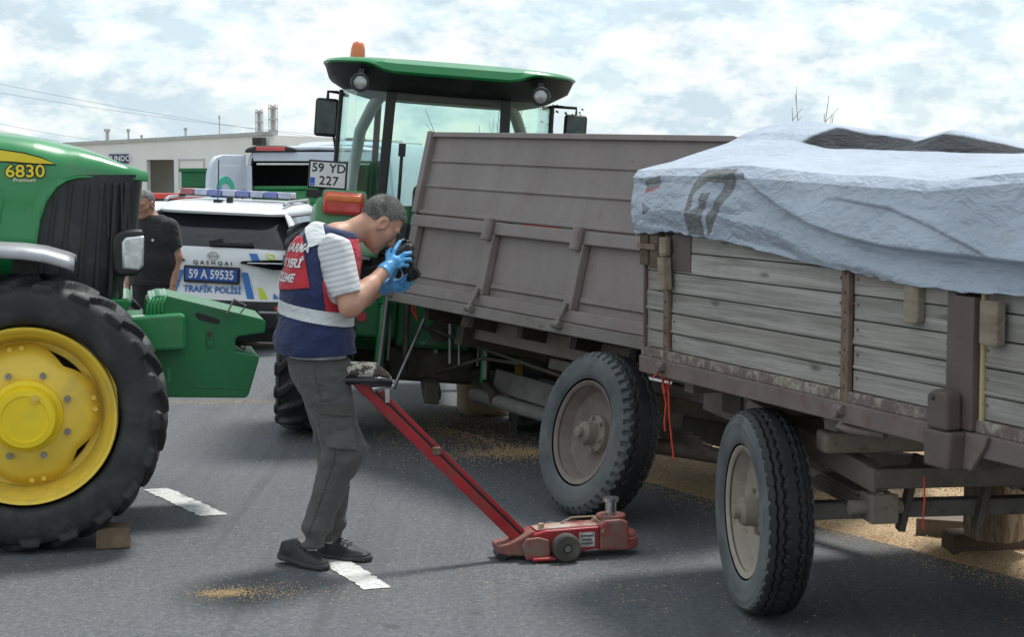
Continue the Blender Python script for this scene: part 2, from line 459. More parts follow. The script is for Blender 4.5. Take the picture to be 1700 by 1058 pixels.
def mat_asphalt():
    n = NT('asphalt'); v = n.coord()
    fine = n.noise(v, 95, 6, 0.75)
    midn = n.noise(v, 33, 5, 0.7)
    speck = n.node('ShaderNodeTexVoronoi', {'Vector': v, 'Scale': 85.0}).outputs['Color']
    sep = n.node('ShaderNodeSeparateColor', {'Color': speck}).outputs[0]
    big = n.noise(v, 0.55, 5, 0.6, 0.3)
    rot = n.node('ShaderNodeMapping', {'Vector': n.node('ShaderNodeTexCoord').outputs['Object'], 'Rotation': (0, 0, R(-31.6)), 'Scale': (2.2, 0.12, 1)}).outputs[0]
    streak = n.noise(rot, 1.6, 5, 0.6)
    c = n.ramp(fine, [(0.32, (0.048, 0.053, 0.060)), (0.5, (0.098, 0.107, 0.118)), (0.68, (0.172, 0.185, 0.198))])
    c = n.mix(n.val(sep, 0.82, 1.0, 0, 0.55), c, (0.25, 0.255, 0.26))
    c = n.mix(n.val(sep, 0.14, 0.0, 0, 0.6), c, (0.03, 0.032, 0.036))
    c = n.mix(n.val(midn, 0.5, 0.72, 0.0, 0.55), c, (0.185, 0.194, 0.205)); c = n.mix(n.val(midn, 0.48, 0.30, 0.0, 0.65), c, (0.034, 0.037, 0.042))
    c = n.mix(n.val(big, 0.35, 0.65, 0.0, 0.30), c, (0.125, 0.131, 0.138))
    c = n.mix(n.val(streak, 0.5, 0.7, 0.0, 0.4), c, (0.06, 0.064, 0.07))
    rut = n.noise(n.node('ShaderNodeMapping', {'Vector': n.node('ShaderNodeTexCoord').outputs['Object'], 'Rotation': (0, 0, R(-24)), 'Scale': (3.6, 0.10, 1)}).outputs[0], 1.9, 6, 0.62)
    c = n.mix(n.val(rut, 0.56, 0.66, 0.0, 0.42), c, (0.05, 0.053, 0.058))
    spots = n.noise(v, 4.6, 4, 0.55, 0.3)
    c = n.mix(n.val(spots, 0.66, 0.72, 0.0, 0.5), c, (0.042, 0.043, 0.046)); c = n.mix(n.val(spots, 0.33, 0.27, 0.0, 0.35), c, (0.22, 0.225, 0.23))
    stain = n.noise(v, 1.3, 3, 0.5, 0.6)
    c = n.mix(n.val(stain, 0.64, 0.74, 0.0, 0.5), c, (0.045, 0.045, 0.048))
    n.base(c)
    n.rough(n.val(fine, 0.3, 0.7, 0.62, 0.9))
    n.bump(n.math('ADD', fine, sep), 0.45, 0.006)
    return n.m
def mat_ground():
    n = NT('dry_verge'); v = n.coord()
    a = n.noise(v, 0.9, 8, 0.65); b = n.noise(v, 26, 6, 0.7)
    c = n.ramp(a, [(0.3, (0.16, 0.13, 0.085)), (0.5, (0.24, 0.20, 0.13)), (0.7, (0.14, 0.15, 0.07))])
    c = n.mix(n.val(b, 0.35, 0.7, 0, 0.6), c, (0.30, 0.26, 0.19))
    n.base(c); n.rough(0.95); n.bump(b, 0.8, 0.03)
    return n.m
def mat_grain():
    n = NT('wheat_grain'); v = n.coord((1, 1, 1))
    vo = n.node('ShaderNodeTexVoronoi', {'Vector': v, 'Scale': 130.0, 'Randomness': 1.0})
    sep = n.node('ShaderNodeSeparateColor', {'Color': vo.outputs['Color']}).outputs[0]
    big = n.noise(v, 2.4, 5, 0.6)
    mid = n.noise(v, 30, 4, 0.7)
    c = n.ramp(sep, [(0.0, (0.42, 0.27, 0.14)), (0.45, (0.68, 0.47, 0.26)), (0.8, (0.80, 0.59, 0.36)), (1.0, (0.88, 0.72, 0.50))])
    c = n.mix(n.val(big, 0.4, 0.7, 0, 0.35), c, (0.50, 0.35, 0.19))
    c = n.mix(n.val(mid, 0.55, 0.75, 0, 0.35), c, (0.72, 0.56, 0.34))
    n.base(c); n.rough(0.8)
    n.bump(n.math('ADD', n.math('MULTIPLY', vo.outputs['Distance'], -2.0), n.math('MULTIPLY', mid, 1.2)), 0.9, 0.006)
    return n.m
M['kernel'] = mk('wheat_kernel', (0.82, 0.55, 0.30), 0.7, var=0.3, sc=60); M['asphalt'] = mat_asphalt(); M['ground'] = mat_ground(); M['grain'] = mat_grain()
n = NT('road_paint'); v = n.coord()
wear = n.noise(v, 34, 6, 0.75)
n.base(n.mix(n.math('MAXIMUM', n.val(wear, 0.52, 0.64, 0, 0.7), n.val(n.noise(v, 7, 6, 0.7), 0.52, 0.62, 0, 0.75)), (0.66, 0.67, 0.64), (0.22, 0.225, 0.23))); n.rough(0.7); n.bump(wear, 0.3, 0.004)
M['road_paint'] = n.m

def axis_pts(lo, hi, st, far):
    a = list(np.arange(lo, hi + 1e-6, st)); k = st * 2; p = a[-1]
    while p < far: p += k; k *= 1.6; a.append(p)
    k = st * 2; p = a[0]
    while p > -far: p -= k; k *= 1.6; a.insert(0, p)
    return np.array(a)
def edge_dist(X, Y):
    d1 = (X - E0[0]) * EN[0] + (Y - E0[1]) * EN[1]
    d2 = X - (0.15 + np.clip((Y - 10.82) / 0.5, 0, 1) * 0.85 + np.maximum(Y - 11.3, 0) * 0.45)       # the paved apron beyond the trailers
    return np.where(Y > 10.82, d2, d1)
def ground_z(X, Y):
    dd = edge_dist(X, Y)
    return -0.035 - 0.30 * smooth01(dd / 1.3) - 0.12 * smooth01((dd - 1) / 6) + 0.02 * fbm(np.stack([X, Y, 0 * X], -1) * 1.7, 3) * smooth01(dd / 0.5)
gx, gy = axis_pts(-8, 12, 0.2, 1500), axis_pts(2, 24, 0.2, 1500)
GX, GY = np.meshgrid(gx, gy, indexing='ij'); GZ = ground_z(GX, GY)
nx, ny = GX.shape
V = np.stack([GX, GY, GZ], -1).reshape(-1, 3)
ii = (np.arange(nx - 1)[:, None] * ny + np.arange(ny - 1)[None]).ravel()
o = obj('ground', mesh_np('ground', V, np.stack([ii, ii + ny, ii + ny + 1, ii + 1], 1)), M['ground'], smooth=180); tag(o, kind='structure')

m = MB()
edge = []
for s in np.linspace(-20, 1.2, 90):
    p = E0 + ED * s + EN * (0.035 * float(vnoise(np.array([s * 2.3, 0, 0]))) + 0.02 * float(vnoise(np.array([s * 9.0, 4, 0]))))
    edge.append((p[0], p[1]))
far = [(1.0, 11.3), (2.2, 14), (6, 24), (14, 42), (-70, 42), (-70, -8)]
poly = edge + far
k = len(poly)
m.add([(p[0], p[1], 0.0) for p in poly] + [(p[0], p[1], -0.06) for p in poly], [tuple(range(k))] + [(i, i + k, (i + 1) % k + k, (i + 1) % k) for i in range(k)])
road = m.build('road', M['asphalt']); tag(road, kind='structure')
def dash(corners):
    mm = MB(); c = [Vector((p[0], p[1], 0)) for p in corners]
    P = []
    for a in range(4):
        for t in np.linspace(0, 1, 36)[:-1]:
            p = c[a].lerp(c[(a + 1) % 4], t); q = vnoise(np.array([p.x * 30, p.y * 30, 1.0])) * 0.008 + vnoise(np.array([p.x * 110, p.y * 110, 4.0])) * 0.006
            P.append((p.x + q, p.y + q * 0.6, 0.004))
    mm.add(P, [tuple(range(len(P)))]); d = mm.build('lane_marking', M['road_paint'], road); return d
dash([(-2.108, 9.53), (-1.975, 9.575), (-1.507, 8.816), (-1.644, 8.775)])
dash([(-0.93, 7.80), (-0.805, 7.85), (-0.523, 7.236), (-0.64, 7.195)])
dash([(-3.9, 12.45), (-3.77, 12.49), (-3.2, 11.56), (-3.33, 11.52)])
dash([(0.28, 5.85), (0.41, 5.89), (0.88, 5.12), (0.75, 5.08)])

# spilt wheat on the verge
gs, gd = np.arange(-7, 1.9, 0.05), np.arange(-0.35, 4.2, 0.05)
S, Dd = np.meshgrid(gs, gd, indexing='ij')
X = E0[0] + ED[0] * S + EN[0] * Dd; Y = E0[1] + ED[1] * S + EN[1] * Dd
nz = fbm(np.stack([X * 1.3, Y * 1.3, 0 * X], -1), 4); nf = fbm(np.stack([X * 7, Y * 7, 0 * X + 3], -1), 3)
Z = -0.05 + 0.075 * smooth01((Dd + 0.12 + 0.12 * nz) / 0.28) + 0.30 * np.exp(-((Dd - 1.55) / 0.7) ** 2) * np.exp(-((S + 0.75) / 1.1) ** 2) \
    + 0.22 * np.exp(-((Dd - 1.9) / 0.9) ** 2) * np.exp(-((S + 4.0) / 1.6) ** 2) + 0.10 * np.exp(-((Dd - 1.7) / 0.8) ** 2) * np.exp(-((S - 2.2) / 1.4) ** 2) \
    + 0.035 * nz * smooth01(Dd / 0.4) + 0.012 * nf
Z -= 0.5 * smooth01((Dd - 2.9) / 1.3) + 0.3 * smooth01((-6.2 - S) / 0.8) + 0.22 * smooth01((S - 0.75 + 0.3 * nz) / 0.6)
nx, ny = X.shape; ii = (np.arange(nx - 1)[:, None] * ny + np.arange(ny - 1)[None]).ravel()
heap = obj('grain_heap', mesh_np('grain_heap', np.stack([X, Y, Z], -1).reshape(-1, 3), np.stack([ii, ii + ny, ii + ny + 1, ii + 1], 1)), M['grain'], smooth=180)
tag(heap, 'golden wheat spilt along the road edge under the trailers', 'grain', kind='stuff')

def kernels(P, size=0.0045):
    """loose wheat kernels: small elongated octahedra"""
    N = len(P); a = rng.random(N) * 2 * np.pi; l = size * (0.7 + 0.6 * rng.random(N)); w = l * 0.48
    d = np.stack([np.cos(a), np.sin(a), 0.25 * (rng.random(N) - 0.5)], 1); e = np.stack([-np.sin(a), np.cos(a), 0 * a], 1); u = np.array([0, 0, 1.0])
    P = P + u * w[:, None] * 0.9
    V = np.stack([P + d * l[:, None], P + e * w[:, None], P - d * l[:, None], P - e * w[:, None], P + u * w[:, None], P - u * w[:, None]], 1).reshape(-1, 3)
    t = np.array([(0,1,4),(1,2,4),(2,3,4),(3,0,4),(1,0,5),(2,1,5),(3,2,5),(0,3,5)])
    return V, (t[None] + 6 * np.arange(N)[:, None, None]).reshape(-1, 3)
pts = []
def scatter(cx, cy, sx, sy, ang, N):
    q = rng.normal(size=(N, 2)) * (sx, sy); c, s_ = math.cos(ang), math.sin(ang)
    pts.append(np.stack([cx + q[:, 0] * c - q[:, 1] * s_, cy + q[:, 0] * s_ + q[:, 1] * c, 0 * q[:, 0]], 1))
g1 = ground_at(372, 986); scatter(g1.x, g1.y, 0.055, 0.035, 0.2, 800); scatter(g1.x + 0.12, g1.y, 0.13, 0.09, 0, 350)
scatter(g1.x + 0.3, g1.y + 0.05, 0.25, 0.1, 0, 120)
g2 = ground_at(860, 752); scatter(g2.x, g2.y, 0.22, 0.13, 0.2, 2200); scatter(g2.x - 0.2, g2.y + 0.3, 0.5, 0.5, 0, 1500)
g3 = ground_at(400, 668); scatter(g3.x, g3.y, 0.5, 0.07, 0.1, 900)
g4 = ground_at(760, 700); scatter(g4.x, g4.y, 0.7, 0.5, 0, 3500)
g5 = ground_at(1000, 960); scatter(g5.x, g5.y, 0.7, 0.35, 0, 260)
q = rng.random((900, 2)); pts.append(np.stack([-3 + 6 * q[:, 0], 6.3 + 6 * q[:, 1], 0 * q[:, 0]], 1))
s_ = rng.random(6000) * 8.5 - 6; dd = -np.abs(rng.normal(size=6000)) * 0.14 + 0.05
pts.append(np.stack([E0[0] + ED[0] * s_ + EN[0] * dd, E0[1] + ED[1] * s_ + EN[1] * dd, 0 * s_], 1))
P = np.concatenate(pts); P = P[edge_dist(P[:, 0], P[:, 1]) < 0.06]
kv, kf = kernels(P)
o = obj('loose_grain', mesh_np('loose_grain', kv, kf), M['kernel']); tag(o, 'loose wheat kernels scattered over the asphalt', 'grain', kind='stuff')
# kernels on the heap's surface
s_i = rng.integers(0, nx, 26000); d_i = rng.integers(0, ny, 26000)
jit = (rng.random((26000, 2)) - 0.5) * 0.05
HP = np.stack([X[s_i, d_i] + jit[:, 0], Y[s_i, d_i] + jit[:, 1], Z[s_i, d_i] + 0.001], 1)
kv, kf = kernels(HP, 0.006)
o = obj('heap_kernels', mesh_np('heap_kernels', kv, kf), M['grain'], heap); tag(o, kind='stuff')

# ------------------------------------------------------------------ tyres and wheels
def tyre_mesh(Rr, W, rim, disp, nth=420, nph=64, phmax=128, e=0.62):
    th = np.linspace(0, 2 * np.pi, nth, endpoint=False); ph = np.radians(np.linspace(-phmax, phmax, nph))
    TH, PH = np.meshgrid(th, ph, indexing='ij')
    Rm, dr = (Rr + rim) / 2, (Rr - rim) / 2
    sg = lambda x: np.sign(x) * np.abs(x) ** e
    y = W / 2 * sg(np.sin(PH)); r = Rm + dr * sg(np.cos(PH))
    d = disp(TH, np.degrees(PH))
    ny_, nr_ = np.sin(PH), np.cos(PH)
    y = y + d * ny_ * 0.8; r = r + d * np.maximum(nr_, 0.25)
    V = np.stack([r * np.cos(TH), y, r * np.sin(TH)], -1).reshape(-1, 3)
    i = np.arange(nth)[:, None]; j = np.arange(nph - 1)[None]
    a = i * nph + j; b = ((i + 1) % nth) * nph + j
    Fq = np.stack([a, a + 1, b + 1, b], -1).reshape(-1, 4)
    return mesh_np('tyre', V, Fq)
def sstep(x, a, b): return smooth01((x - a) / (b - a))
def lug_pattern(n, h, skew=0.62, hw=0.21):
    def f(TH, PH):
        side = np.where(PH >= 0, 0.0, 0.5); A = np.abs(PH) / 45.0
        u = (TH * n / (2 * np.pi) - skew * np.clip(A, 0, 1.05) * 1.2 + side) % 1.0
        du = np.abs(u - 0.5)
        wdt = hw * (0.75 + 0.35 * np.clip(A, 0, 1.3))
        m_ = 1 - sstep(du, wdt - 0.05, wdt + 0.05)
        m_ = m_ * (1 - sstep(np.abs(PH), 58, 72))
        return h * m_ - 0.3 * h * (np.abs(PH) < 50)
    return f
def block_pattern(n, h):
    def f(TH, PH):
        A = np.abs(PH); u = (TH * n / (2 * np.pi)) % 1.0
        gap = sstep(np.abs(u - 0.5), 0.24, 0.30) * sstep(A, 27, 32) * (1 - sstep(A, 60, 68))
        zig = 4.5 * (np.abs(((TH * n * 0.75 / (2 * np.pi)) % 1.0) - 0.5) * 4 - 1)
        gr = 0
        for c in (-13, 13):
            gr = np.maximum(gr, 1 - sstep(np.abs(PH - c - zig), 1.6, 3.4))
        rib = 1 - sstep(np.abs(A - 88), 2, 5)
        return -h * gap - 0.75 * h * gr + 0.003 * rib
    return f
def rib_pattern(n, h):
    def f(TH, PH):
        A = np.abs(PH); u = (TH * n / (2 * np.pi)) % 1.0
        zig = 2.6 * (np.abs(((TH * n / (2 * np.pi)) % 1.0) - 0.5) * 4 - 1)
        gr = 0
        for c in (-27, -10, 8, 26):
            gr = np.maximum(gr, 1 - sstep(np.abs(PH - c - zig), 1.2, 2.8))
        sh = sstep(np.abs(u - 0.5), 0.30, 0.38) * sstep(A, 46, 50) * (1 - sstep(A, 58, 64))
        rib = (1 - sstep(np.abs(A - 84), 1.5, 4)) + (1 - sstep(np.abs(A - 66), 1, 3))
        return -h * gr - 0.6 * h * sh + 0.003 * rib
    return f
def steer(loc, ang=0.0, lean=0.0):
    return Matrix.Translation(loc) @ Matrix.Rotation(ang, 4, 'Z') @ Matrix.Rotation(lean, 4, 'X')

# ================================================================== left tractor (seen from its right side, nose to the right)
YAW1 = R(13)
O1 = Vector((-2.335 - 0.85 * math.sin(YAW1), 8.07 + 0.85 * math.cos(YAW1), 0))
M1 = Matrix.Translation(O1) @ Matrix.Rotation(YAW1, 4, 'Z'); M1I = M1.inverted()
t1 = thing('tractor', 'green tractor with yellow wheel and dark side grille at the left edge', 'tractor', M1)
def L1(px, py, Y=8.52):
    """photo pixel -> (x, z) on the tractor's lengthwise plane; Y - 8.94 is the plane's offset from its centre line"""
    o_ = M1I @ Vector((0, 0, CAMH)); d_ = M1I @ at(px, py, 9.0) - o_; p = o_ + d_ * ((Y - 8.94 - o_.y) / d_.y); return p.x, p.z
def interp(x, tab):
    xs, ys = zip(*tab); return float(np.interp(x, xs, ys))
top_tab = [(-2.4, 2.10), (-1.4, 2.075), (-0.7, 2.05)] + [L1(a, b, 8.75) for a, b in ((-120, 204), (0, 217), (60, 226), (130, 242), (180, 259), (215, 276), (232, 285))]
xn = L1(240, 292)[0]
def hood_w(x): return interp(x, [(-2.4, 0.47), (-0.6, 0.45), (0.0, 0.43), (0.25, 0.405), (0.38, 0.37), (xn, 0.32)])
arch = [L1(a, b) for a, b in ((60, 470), (60, 440), (61, 400), (66, 365), (76, 335), (92, 311), (108, 300), (125, 295), (160, 294), (200, 296), (240, 300))]
def hood_bot(x): return 1.30 if x < arch[2][0] else None
# upper hood shell: sections along x; the lower edge follows the arch over the grille
xs = list(np.linspace(-2.4, arch[0][0] - 0.004, 14)) + [a[0] + 0.002 * i for i, a in enumerate(arch[1:])]
secs = []
for i, x in enumerate(xs):
    T = interp(x, top_tab); w = hood_w(x)
    B = 1.30 if i < 14 else arch[i - 13][1]
    B = min(B, T - 0.012)
    rr = min(0.17, (T - B) * 0.9)
    ring = []
    half = [(w + 0.012, B)] + [(w, B + (T - rr - B) * f) for f in (0.35, 0.7, 1.0)] + [(w - 0.30 * rr * (1 - math.cos(a)) - rr * 0.62 * (1 - math.cos(a)) , T - rr + rr * math.sin(a) * 0.86) for a in np.radians((15, 30, 45, 60, 75, 90))] + [(w * 0.35, T - 0.01)]
    for y, z in half: ring.append((x, -y, z))
    for y, z in half[::-1]: ring.append((x, y, z))
    secs.append(ring)
hood = loft(secs, closed=False, caps=False).build('hood', M['green'], t1, smooth=40, solid=0.012)
# dark grille body with vertical ribs
gs_ = []
for f in np.linspace(0, 1, 7):
    z = 1.14 + f * 0.66
    xf = interp(z, [(1.14, L1(193, 495)[0]), (1.4, L1(222, 420)[0]), (1.78, L1(236, 300)[0]), (1.9, L1(237, 296)[0])])
    w = 0.40
    ring = [(-0.34, -w, z), (xf - 0.20, -w, z), (xf - 0.09, -w + 0.015, z), (xf - 0.03, -w + 0.06, z), (xf, -w + 0.16, z), (xf + 0.01, 0, z),
            (xf, w - 0.16, z), (xf - 0.03, w - 0.06, z), (xf - 0.09, w - 0.015, z), (xf - 0.20, w, z), (-0.34, w, z)]
    gs_.append(ring)
grille = loft(gs_).build('side_grille', M['grille'], t1, smooth=50)
for a, b in ((92, 70), (118, 98), (146, 130), (170, 158), (192, 182), (212, 200)):
    x0, x1 = L1(a, 310)[0], L1(b, 480)[0]
    mm = MB(); mm.bar((x0, -0.404, 1.735 + (0.02 if a > 110 else -0.05)), (x1, -0.404, 1.17), 0.022, 0.014, up=(0, 1, 0)); mm.build('grille_rib', M['black'], grille, bevel=0.004)
for k in range(5):
    x = L1(165 + k * 12, 350)[0]
    mm = MB(); mm.box(x, x + 0.010, -0.408, -0.395, 1.46 + 0.02 * (k % 2), 1.76); mm.build('grille_slit', M['blackgloss'], grille)
# decals and lettering on the hood side
def decal(pts, y, mat, name, parent, Y=8.52):
    mm = MB(); mm.prism([L1(a, b, Y) for a, b in pts], y, y + 0.003); return mm.build(name, mat, parent)
yd = -hood_w(L1(40, 280)[0]) - 0.0135
def decal_h(pts, off, mat, name):
    """decal that follows the hood side"""
    P = [L1(a, b) for a, b in pts]; mm = MB(); k = len(P)
    V = [(x, -hood_w(x) - 0.007 - off, z) for x, z in P] + [(x, -hood_w(x) - 0.004 - off, z) for x, z in P]
    mm.add(V, [tuple(range(k)), tuple(range(k, 2*k))[::-1]] + [(i, (i+1) % k, k + (i+1) % k, k + i) for i in range(k)]); return mm.build(name, mat, hood)
up_ = [(-200, 238), (-100, 241), (0, 249), (40, 255), (70, 263), (91, 272)]; lo_ = [(60, 271), (20, 268), (0, 267), (-100, 262), (-200, 258)]
decal_h([(a, b - 2.2) for a, b in up_[:-1]] + [(95, 274)] + [(a, b + 2.2) for a, b in lo_], 0.0, M['ink'], 'stripe_outline')
decal_h(up_ + lo_, 0.004, M['decal_yellow'], 'hood_stripe')
def txt_side(body, px, py, size, mat, name, parent, dy, bold=0.0, **k):
    x, z = L1(px, py); a = math.atan2(0.006, 1)
    m4 = Matrix.Translation((x, -hood_w(x) - dy, z)) @ Matrix.Rotation(R(90), 4, 'X')
    return text_obj(name, body, size, mat, parent, m4, bold, **k)
txt_side('6830', 42, 285, 0.088, M['ink'], 'number_outline', hood, 0.0085, 0.006, squash=1.1)
txt_side('6830', 42, 285, 0.088, M['decal_yellow'], 'model_number', hood, 0.0125, 0.0012, squash=1.1)
txt_side('Premium', 41, 299, 0.026, M['decal_pale'], 'lettering', hood, 0.0085, 0.0004, squash=1.15)
# raised hood crease below the lettering
mm = MB(); mm.tube([(L1(a, b)[0], -hood_w(L1(a, b)[0]) - 0.002, L1(a, b)[1]) for a, b in ((-160, 300), (-60, 296), (-8, 302), (3, 330), (-4, 380), (-16, 440))], 0.012, 8); mm.build('hood_crease', M['green'], hood, smooth=60)
# headlight
def hl_poly(pts): return [L1(a, b, 8.50) for a, b in pts]
mm = MB(); mm.prism(hl_poly([(186, 400), (192, 388), (206, 382), (238, 382), (238, 452), (226, 459), (196, 459), (187, 448)]), -0.445, -0.26)
hb = mm.build('headlight_housing', M['black'], t1, bevel=0.018, smooth=50, seg=3)
mm = MB(); mm.prism(hl_poly([(202, 402), (208, 394), (239.5, 391), (238.5, 440), (231, 449), (203, 447)]), -0.458, -0.27)
mm.build('headlight', M['lens'], hb, bevel=0.012, smooth=50, seg=3)
# underside: chassis, engine block, axle
mm = MB(); mm.box(-2.3, 0.32, -0.24, 0.24, 0.66, 1.14); mm.build('engine_block', M['grime'], t1, bevel=0.02)
mm = MB(); mm.box(-2.3, 0.30, -0.40, 0.40, 1.10, 1.32); mm.build('side_skirt', M['black'], t1, bevel=0.02)
mm = MB(); mm.box(-2.3, -0.36, -0.435, 0.435, 1.26, 1.35); mm.build('hood_sill', M['green'], t1, bevel=0.015)
mm = MB(); mm.prism([L1(160, 498), L1(214, 496), L1(220, 503), L1(208, 522), L1(160, 528)], -0.41, 0.41); mm.build('nose_sill', M['green'], t1, bevel=0.012)
mm = MB(); mm.cyl((0, -0.75, 0.667), (0, 0.75, 0.667), 0.085); mm.box(-0.16, 0.16, -0.3, 0.3, 0.56, 0.80); mm.build('front_axle', M['green_dull'], t1, bevel=0.01, smooth=40)
# front fender
def fender(side):
    path = [(0.235, 1.398), (0.20, 1.413), (0.10, 1.443), (0.0, 1.458), (-0.13, 1.466), (-0.30, 1.455), (-0.48, 1.40), (-0.62, 1.30), (-0.70, 1.18)]
    mm = MB(); secs = []
    for x, z in path:
        secs.append([(x, side * (0.85 + dy), z + dz) for dy, dz in ((-0.22, -0.035), (-0.20, -0.008), (-0.12, 0.004), (0.12, 0.004), (0.21, -0.010), (0.235, -0.05))])
    return loft(secs, closed=False, caps=False).build('fender', M['silver'], t1, smooth=50, solid=0.018)
fender(-1); fender(1)
mm = MB(); mm.box(-0.06, 0.06, -0.80, -0.72, 1.15, 1.44); mm.bar((0, -0.76, 1.2), (0, -0.4, 0.9), 0.06, 0.05); mm.build('fender_bracket', M['black'], t1)

# front wheel: tyre, rim, lobed disc, hub
JT = tyre_mesh(0.645, 0.44, 0.405, lug_pattern(21, 0.030), nth=504, nph=60)
def jd_wheel(parent, sgn, name='wheel', rscale=1.0):
    w = MB()
    prof = [(sgn*0.205, 0.398), (sgn*0.215, 0.416), (sgn*0.200, 0.420), (sgn*0.185, 0.405), (sgn*0.165, 0.388), (sgn*0.10, 0.372), (sgn*0.06, 0.345), (sgn*0.0, 0.335), (-sgn*0.08, 0.345), (-sgn*0.19, 0.40), (-sgn*0.2, 0.42)]
    w.lathe(prof, n=72)
    wh = w.build(name, M['yellow'], parent, smooth=35, solid=0.008)
    wh.matrix_local = steer((0, sgn * 0.85, 0.662))
    obj('tyre', JT, None, wh).data = JT
    # lobed disc
    ring = []
    for i in range(96):
        t = 2 * math.pi * i / 96
        c = math.cos(4 * (t - R(8)))
        lob = 0.5 + 0.5 * c; f = lob ** 0.55
        r = 0.285 + (0.338 - 0.285) * min(1, f * 1.15)
        ring.append((r, t, f))
    secs = []
    for s in (0.0, 0.35, 0.7, 1.0):
        secs.append([((0.13 + (r - 0.13) * s) * math.cos(t), sgn * (0.165 - 0.02 * s - (0.05 * s * s * f) + (0.0 if s < 1 else -0.012)), (0.13 + (r - 0.13) * s) * math.sin(t)) for r, t, f in ring])
    loft(secs, caps=False).build('wheel_disc', M['yellow'], wh, smooth=50, solid=0.014)
    fl = MB(); fl.lathe([(sgn*0.15, 0.385), (sgn*0.075, 0.372), (sgn*0.068, 0.318), (sgn*0.055, 0.314), (sgn*0.04, 0.33)], n=64); fl.build('rim_flange', M['yellow'], wh, smooth=35)
    inner = MB(); inner.cyl((0, -sgn * 0.05, 0), (0, -sgn * 0.12, 0), 0.33, n=48); inner.build('shadow_plate', M['grime'], wh)  # dark plate stands in for the shade behind the disc openings
    hub = MB(); hub.lathe([(sgn*0.14, 0.175), (sgn*0.185, 0.17), (sgn*0.20, 0.15), (sgn*0.275, 0.143), (sgn*0.285, 0.135), (sgn*0.287, 0.108), (sgn*0.281, 0.104), (sgn*0.281, 0.0)], n=56)
    hub.build('hub', M['yellow_hub'], wh, smooth=35)
    pl = MB(); pl.cyl((0.045, sgn*0.279, 0.093), (0.045, sgn*0.294, 0.093), 0.02, n=12); pl.cyl((0.045, sgn*0.29, 0.093), (0.045, sgn*0.298, 0.093), 0.010, n=8); pl.build('drain_plug', M['yellow'], wh)
    for k in range(8):
        t = R(22 + 45 * k); b = MB(); b.cyl((0.205*math.cos(t), sgn*0.14, 0.205*math.sin(t)), (0.205*math.cos(t), sgn*0.185, 0.205*math.sin(t)), 0.017, 0.015, n=6)
        b.build('stud', M['steel'], wh)
    for k in range(4):
        for dd in (-5, 5):
            t = R(8 + 90 * k + dd); b = MB(); b.cyl((0.318*math.cos(t), sgn*0.08, 0.318*math.sin(t)), (0.318*math.cos(t), sgn*0.122, 0.318*math.sin(t)), 0.013, n=6); b.build('rim_bolt', M['yellow'], wh)
    return wh
JT.materials.append(M['rubber']); JT.polygons.foreach_set('use_smooth', [True] * len(JT.polygons)); JT.set_sharp_from_angle(angle=R(38))
jd_wheel(t1, -1); jd_wheel(t1, 1)
# front weights: a stack of cast plates on a bracket
wp = [L1(a, b, 8.68) for a, b in ((236, 640), (240, 520), (244, 503), (252, 494), (263, 490), (280, 491), (436, 529), (441, 534), (440, 552), (396, 559), (391, 563), (391, 583), (429, 590), (430, 597), (413, 655), (408, 661), (262, 660))]
for k in range(6):
    y0 = -0.27 + 0.092 * k
    mm = MB(); mm.prism(wp, y0, y0 + 0.088); wpl = mm.build('weight_plate', M['green_weight'], t1, bevel=0.009)
    if k == 0:
        sx, sz = L1(345, 528, 8.66)
        sm = MB(); P = [(323, 523), (327, 519), (362, 530), (366, 535), (362, 539), (330, 531)]
        sm.prism([L1(a, b, 8.66) for a, b in P], -0.2725, -0.265); sm.build('handle_slot', M['ink'], wpl)
        q = MB(); q.prism([L1(a, b, 8.66) for a, b in ((342, 548), (357, 540), (357, 579), (342, 579))], -0.2745, -0.26); q.build('pin_plate', M['green_dull'], wpl, bevel=0.003)
        for a, b, r_ in ((349, 555, 0.013), (349, 569, 0.015)):
            x, z = L1(a, b, 8.66); q = MB(); q.cyl((x, -0.279, z), (x, -0.265, z), r_, n=12); q.build('pin_bolt', M['grime'] if b < 560 else M['green_weight'], wpl)
        q = MB(); q.prism([L1(a, b, 8.66) for a, b in ((277, 612), (284, 612), (284, 636), (277, 636))], -0.2740, -0.265); q.build('casting_mark', M['green'], wpl, bevel=0.002)
        q = MB(); a_, b_ = L1(316, 642, 8.66), L1(408, 645, 8.66); q.bar((a_[0], -0.271, a_[1]), (b_[0], -0.271, b_[1]), 0.006, 0.004); q.build('casting_seam', M['green'], wpl)
for k in range(5):
    q = MB(); x, z = L1(247 + 6.2 * k, 508 - 1.0 * k, 8.68); secs = []
    q.tube([(x - 0.012, -0.272, z - 0.045), (x - 0.008, -0.275, z), (x + 0.006, -0.267, z + 0.028), (x + 0.012, -0.22, z + 0.036), (x + 0.012, 0.22, z + 0.036)], 0.0125, 8); q.build('weight_grip', M['green'], t1, smooth=60)
q = MB(); q.prism([L1(a, b, 8.55) for a, b in ((180, 545), (212, 527), (300, 521), (308, 524), (308, 580), (240, 583), (200, 583))], -0.41, -0.275)
q.build('weight_bracket', M['green'], t1, bevel=0.014)
q = MB(); q.box(-0.1, 0.55, -0.2, 0.2, 0.86, 1.06); q.build('bracket_core', M['green_dull'], t1)
q = MB(); a_ = L1(390, 512, 8.6); q.tube([(a_[0] - 0.04, -0.3, a_[1] - 0.03), (a_[0], -0.3, a_[1] + 0.045), (a_[0] + 0.06, -0.3, a_[1] + 0.01), (a_[0] + 0.03, -0.3, a_[1] - 0.03)], 0.006, 6); q.build('locking_clip', M['steel'], t1)
a_, b_ = L1(398, 574, 8.7), L1(472, 577, 8.7)
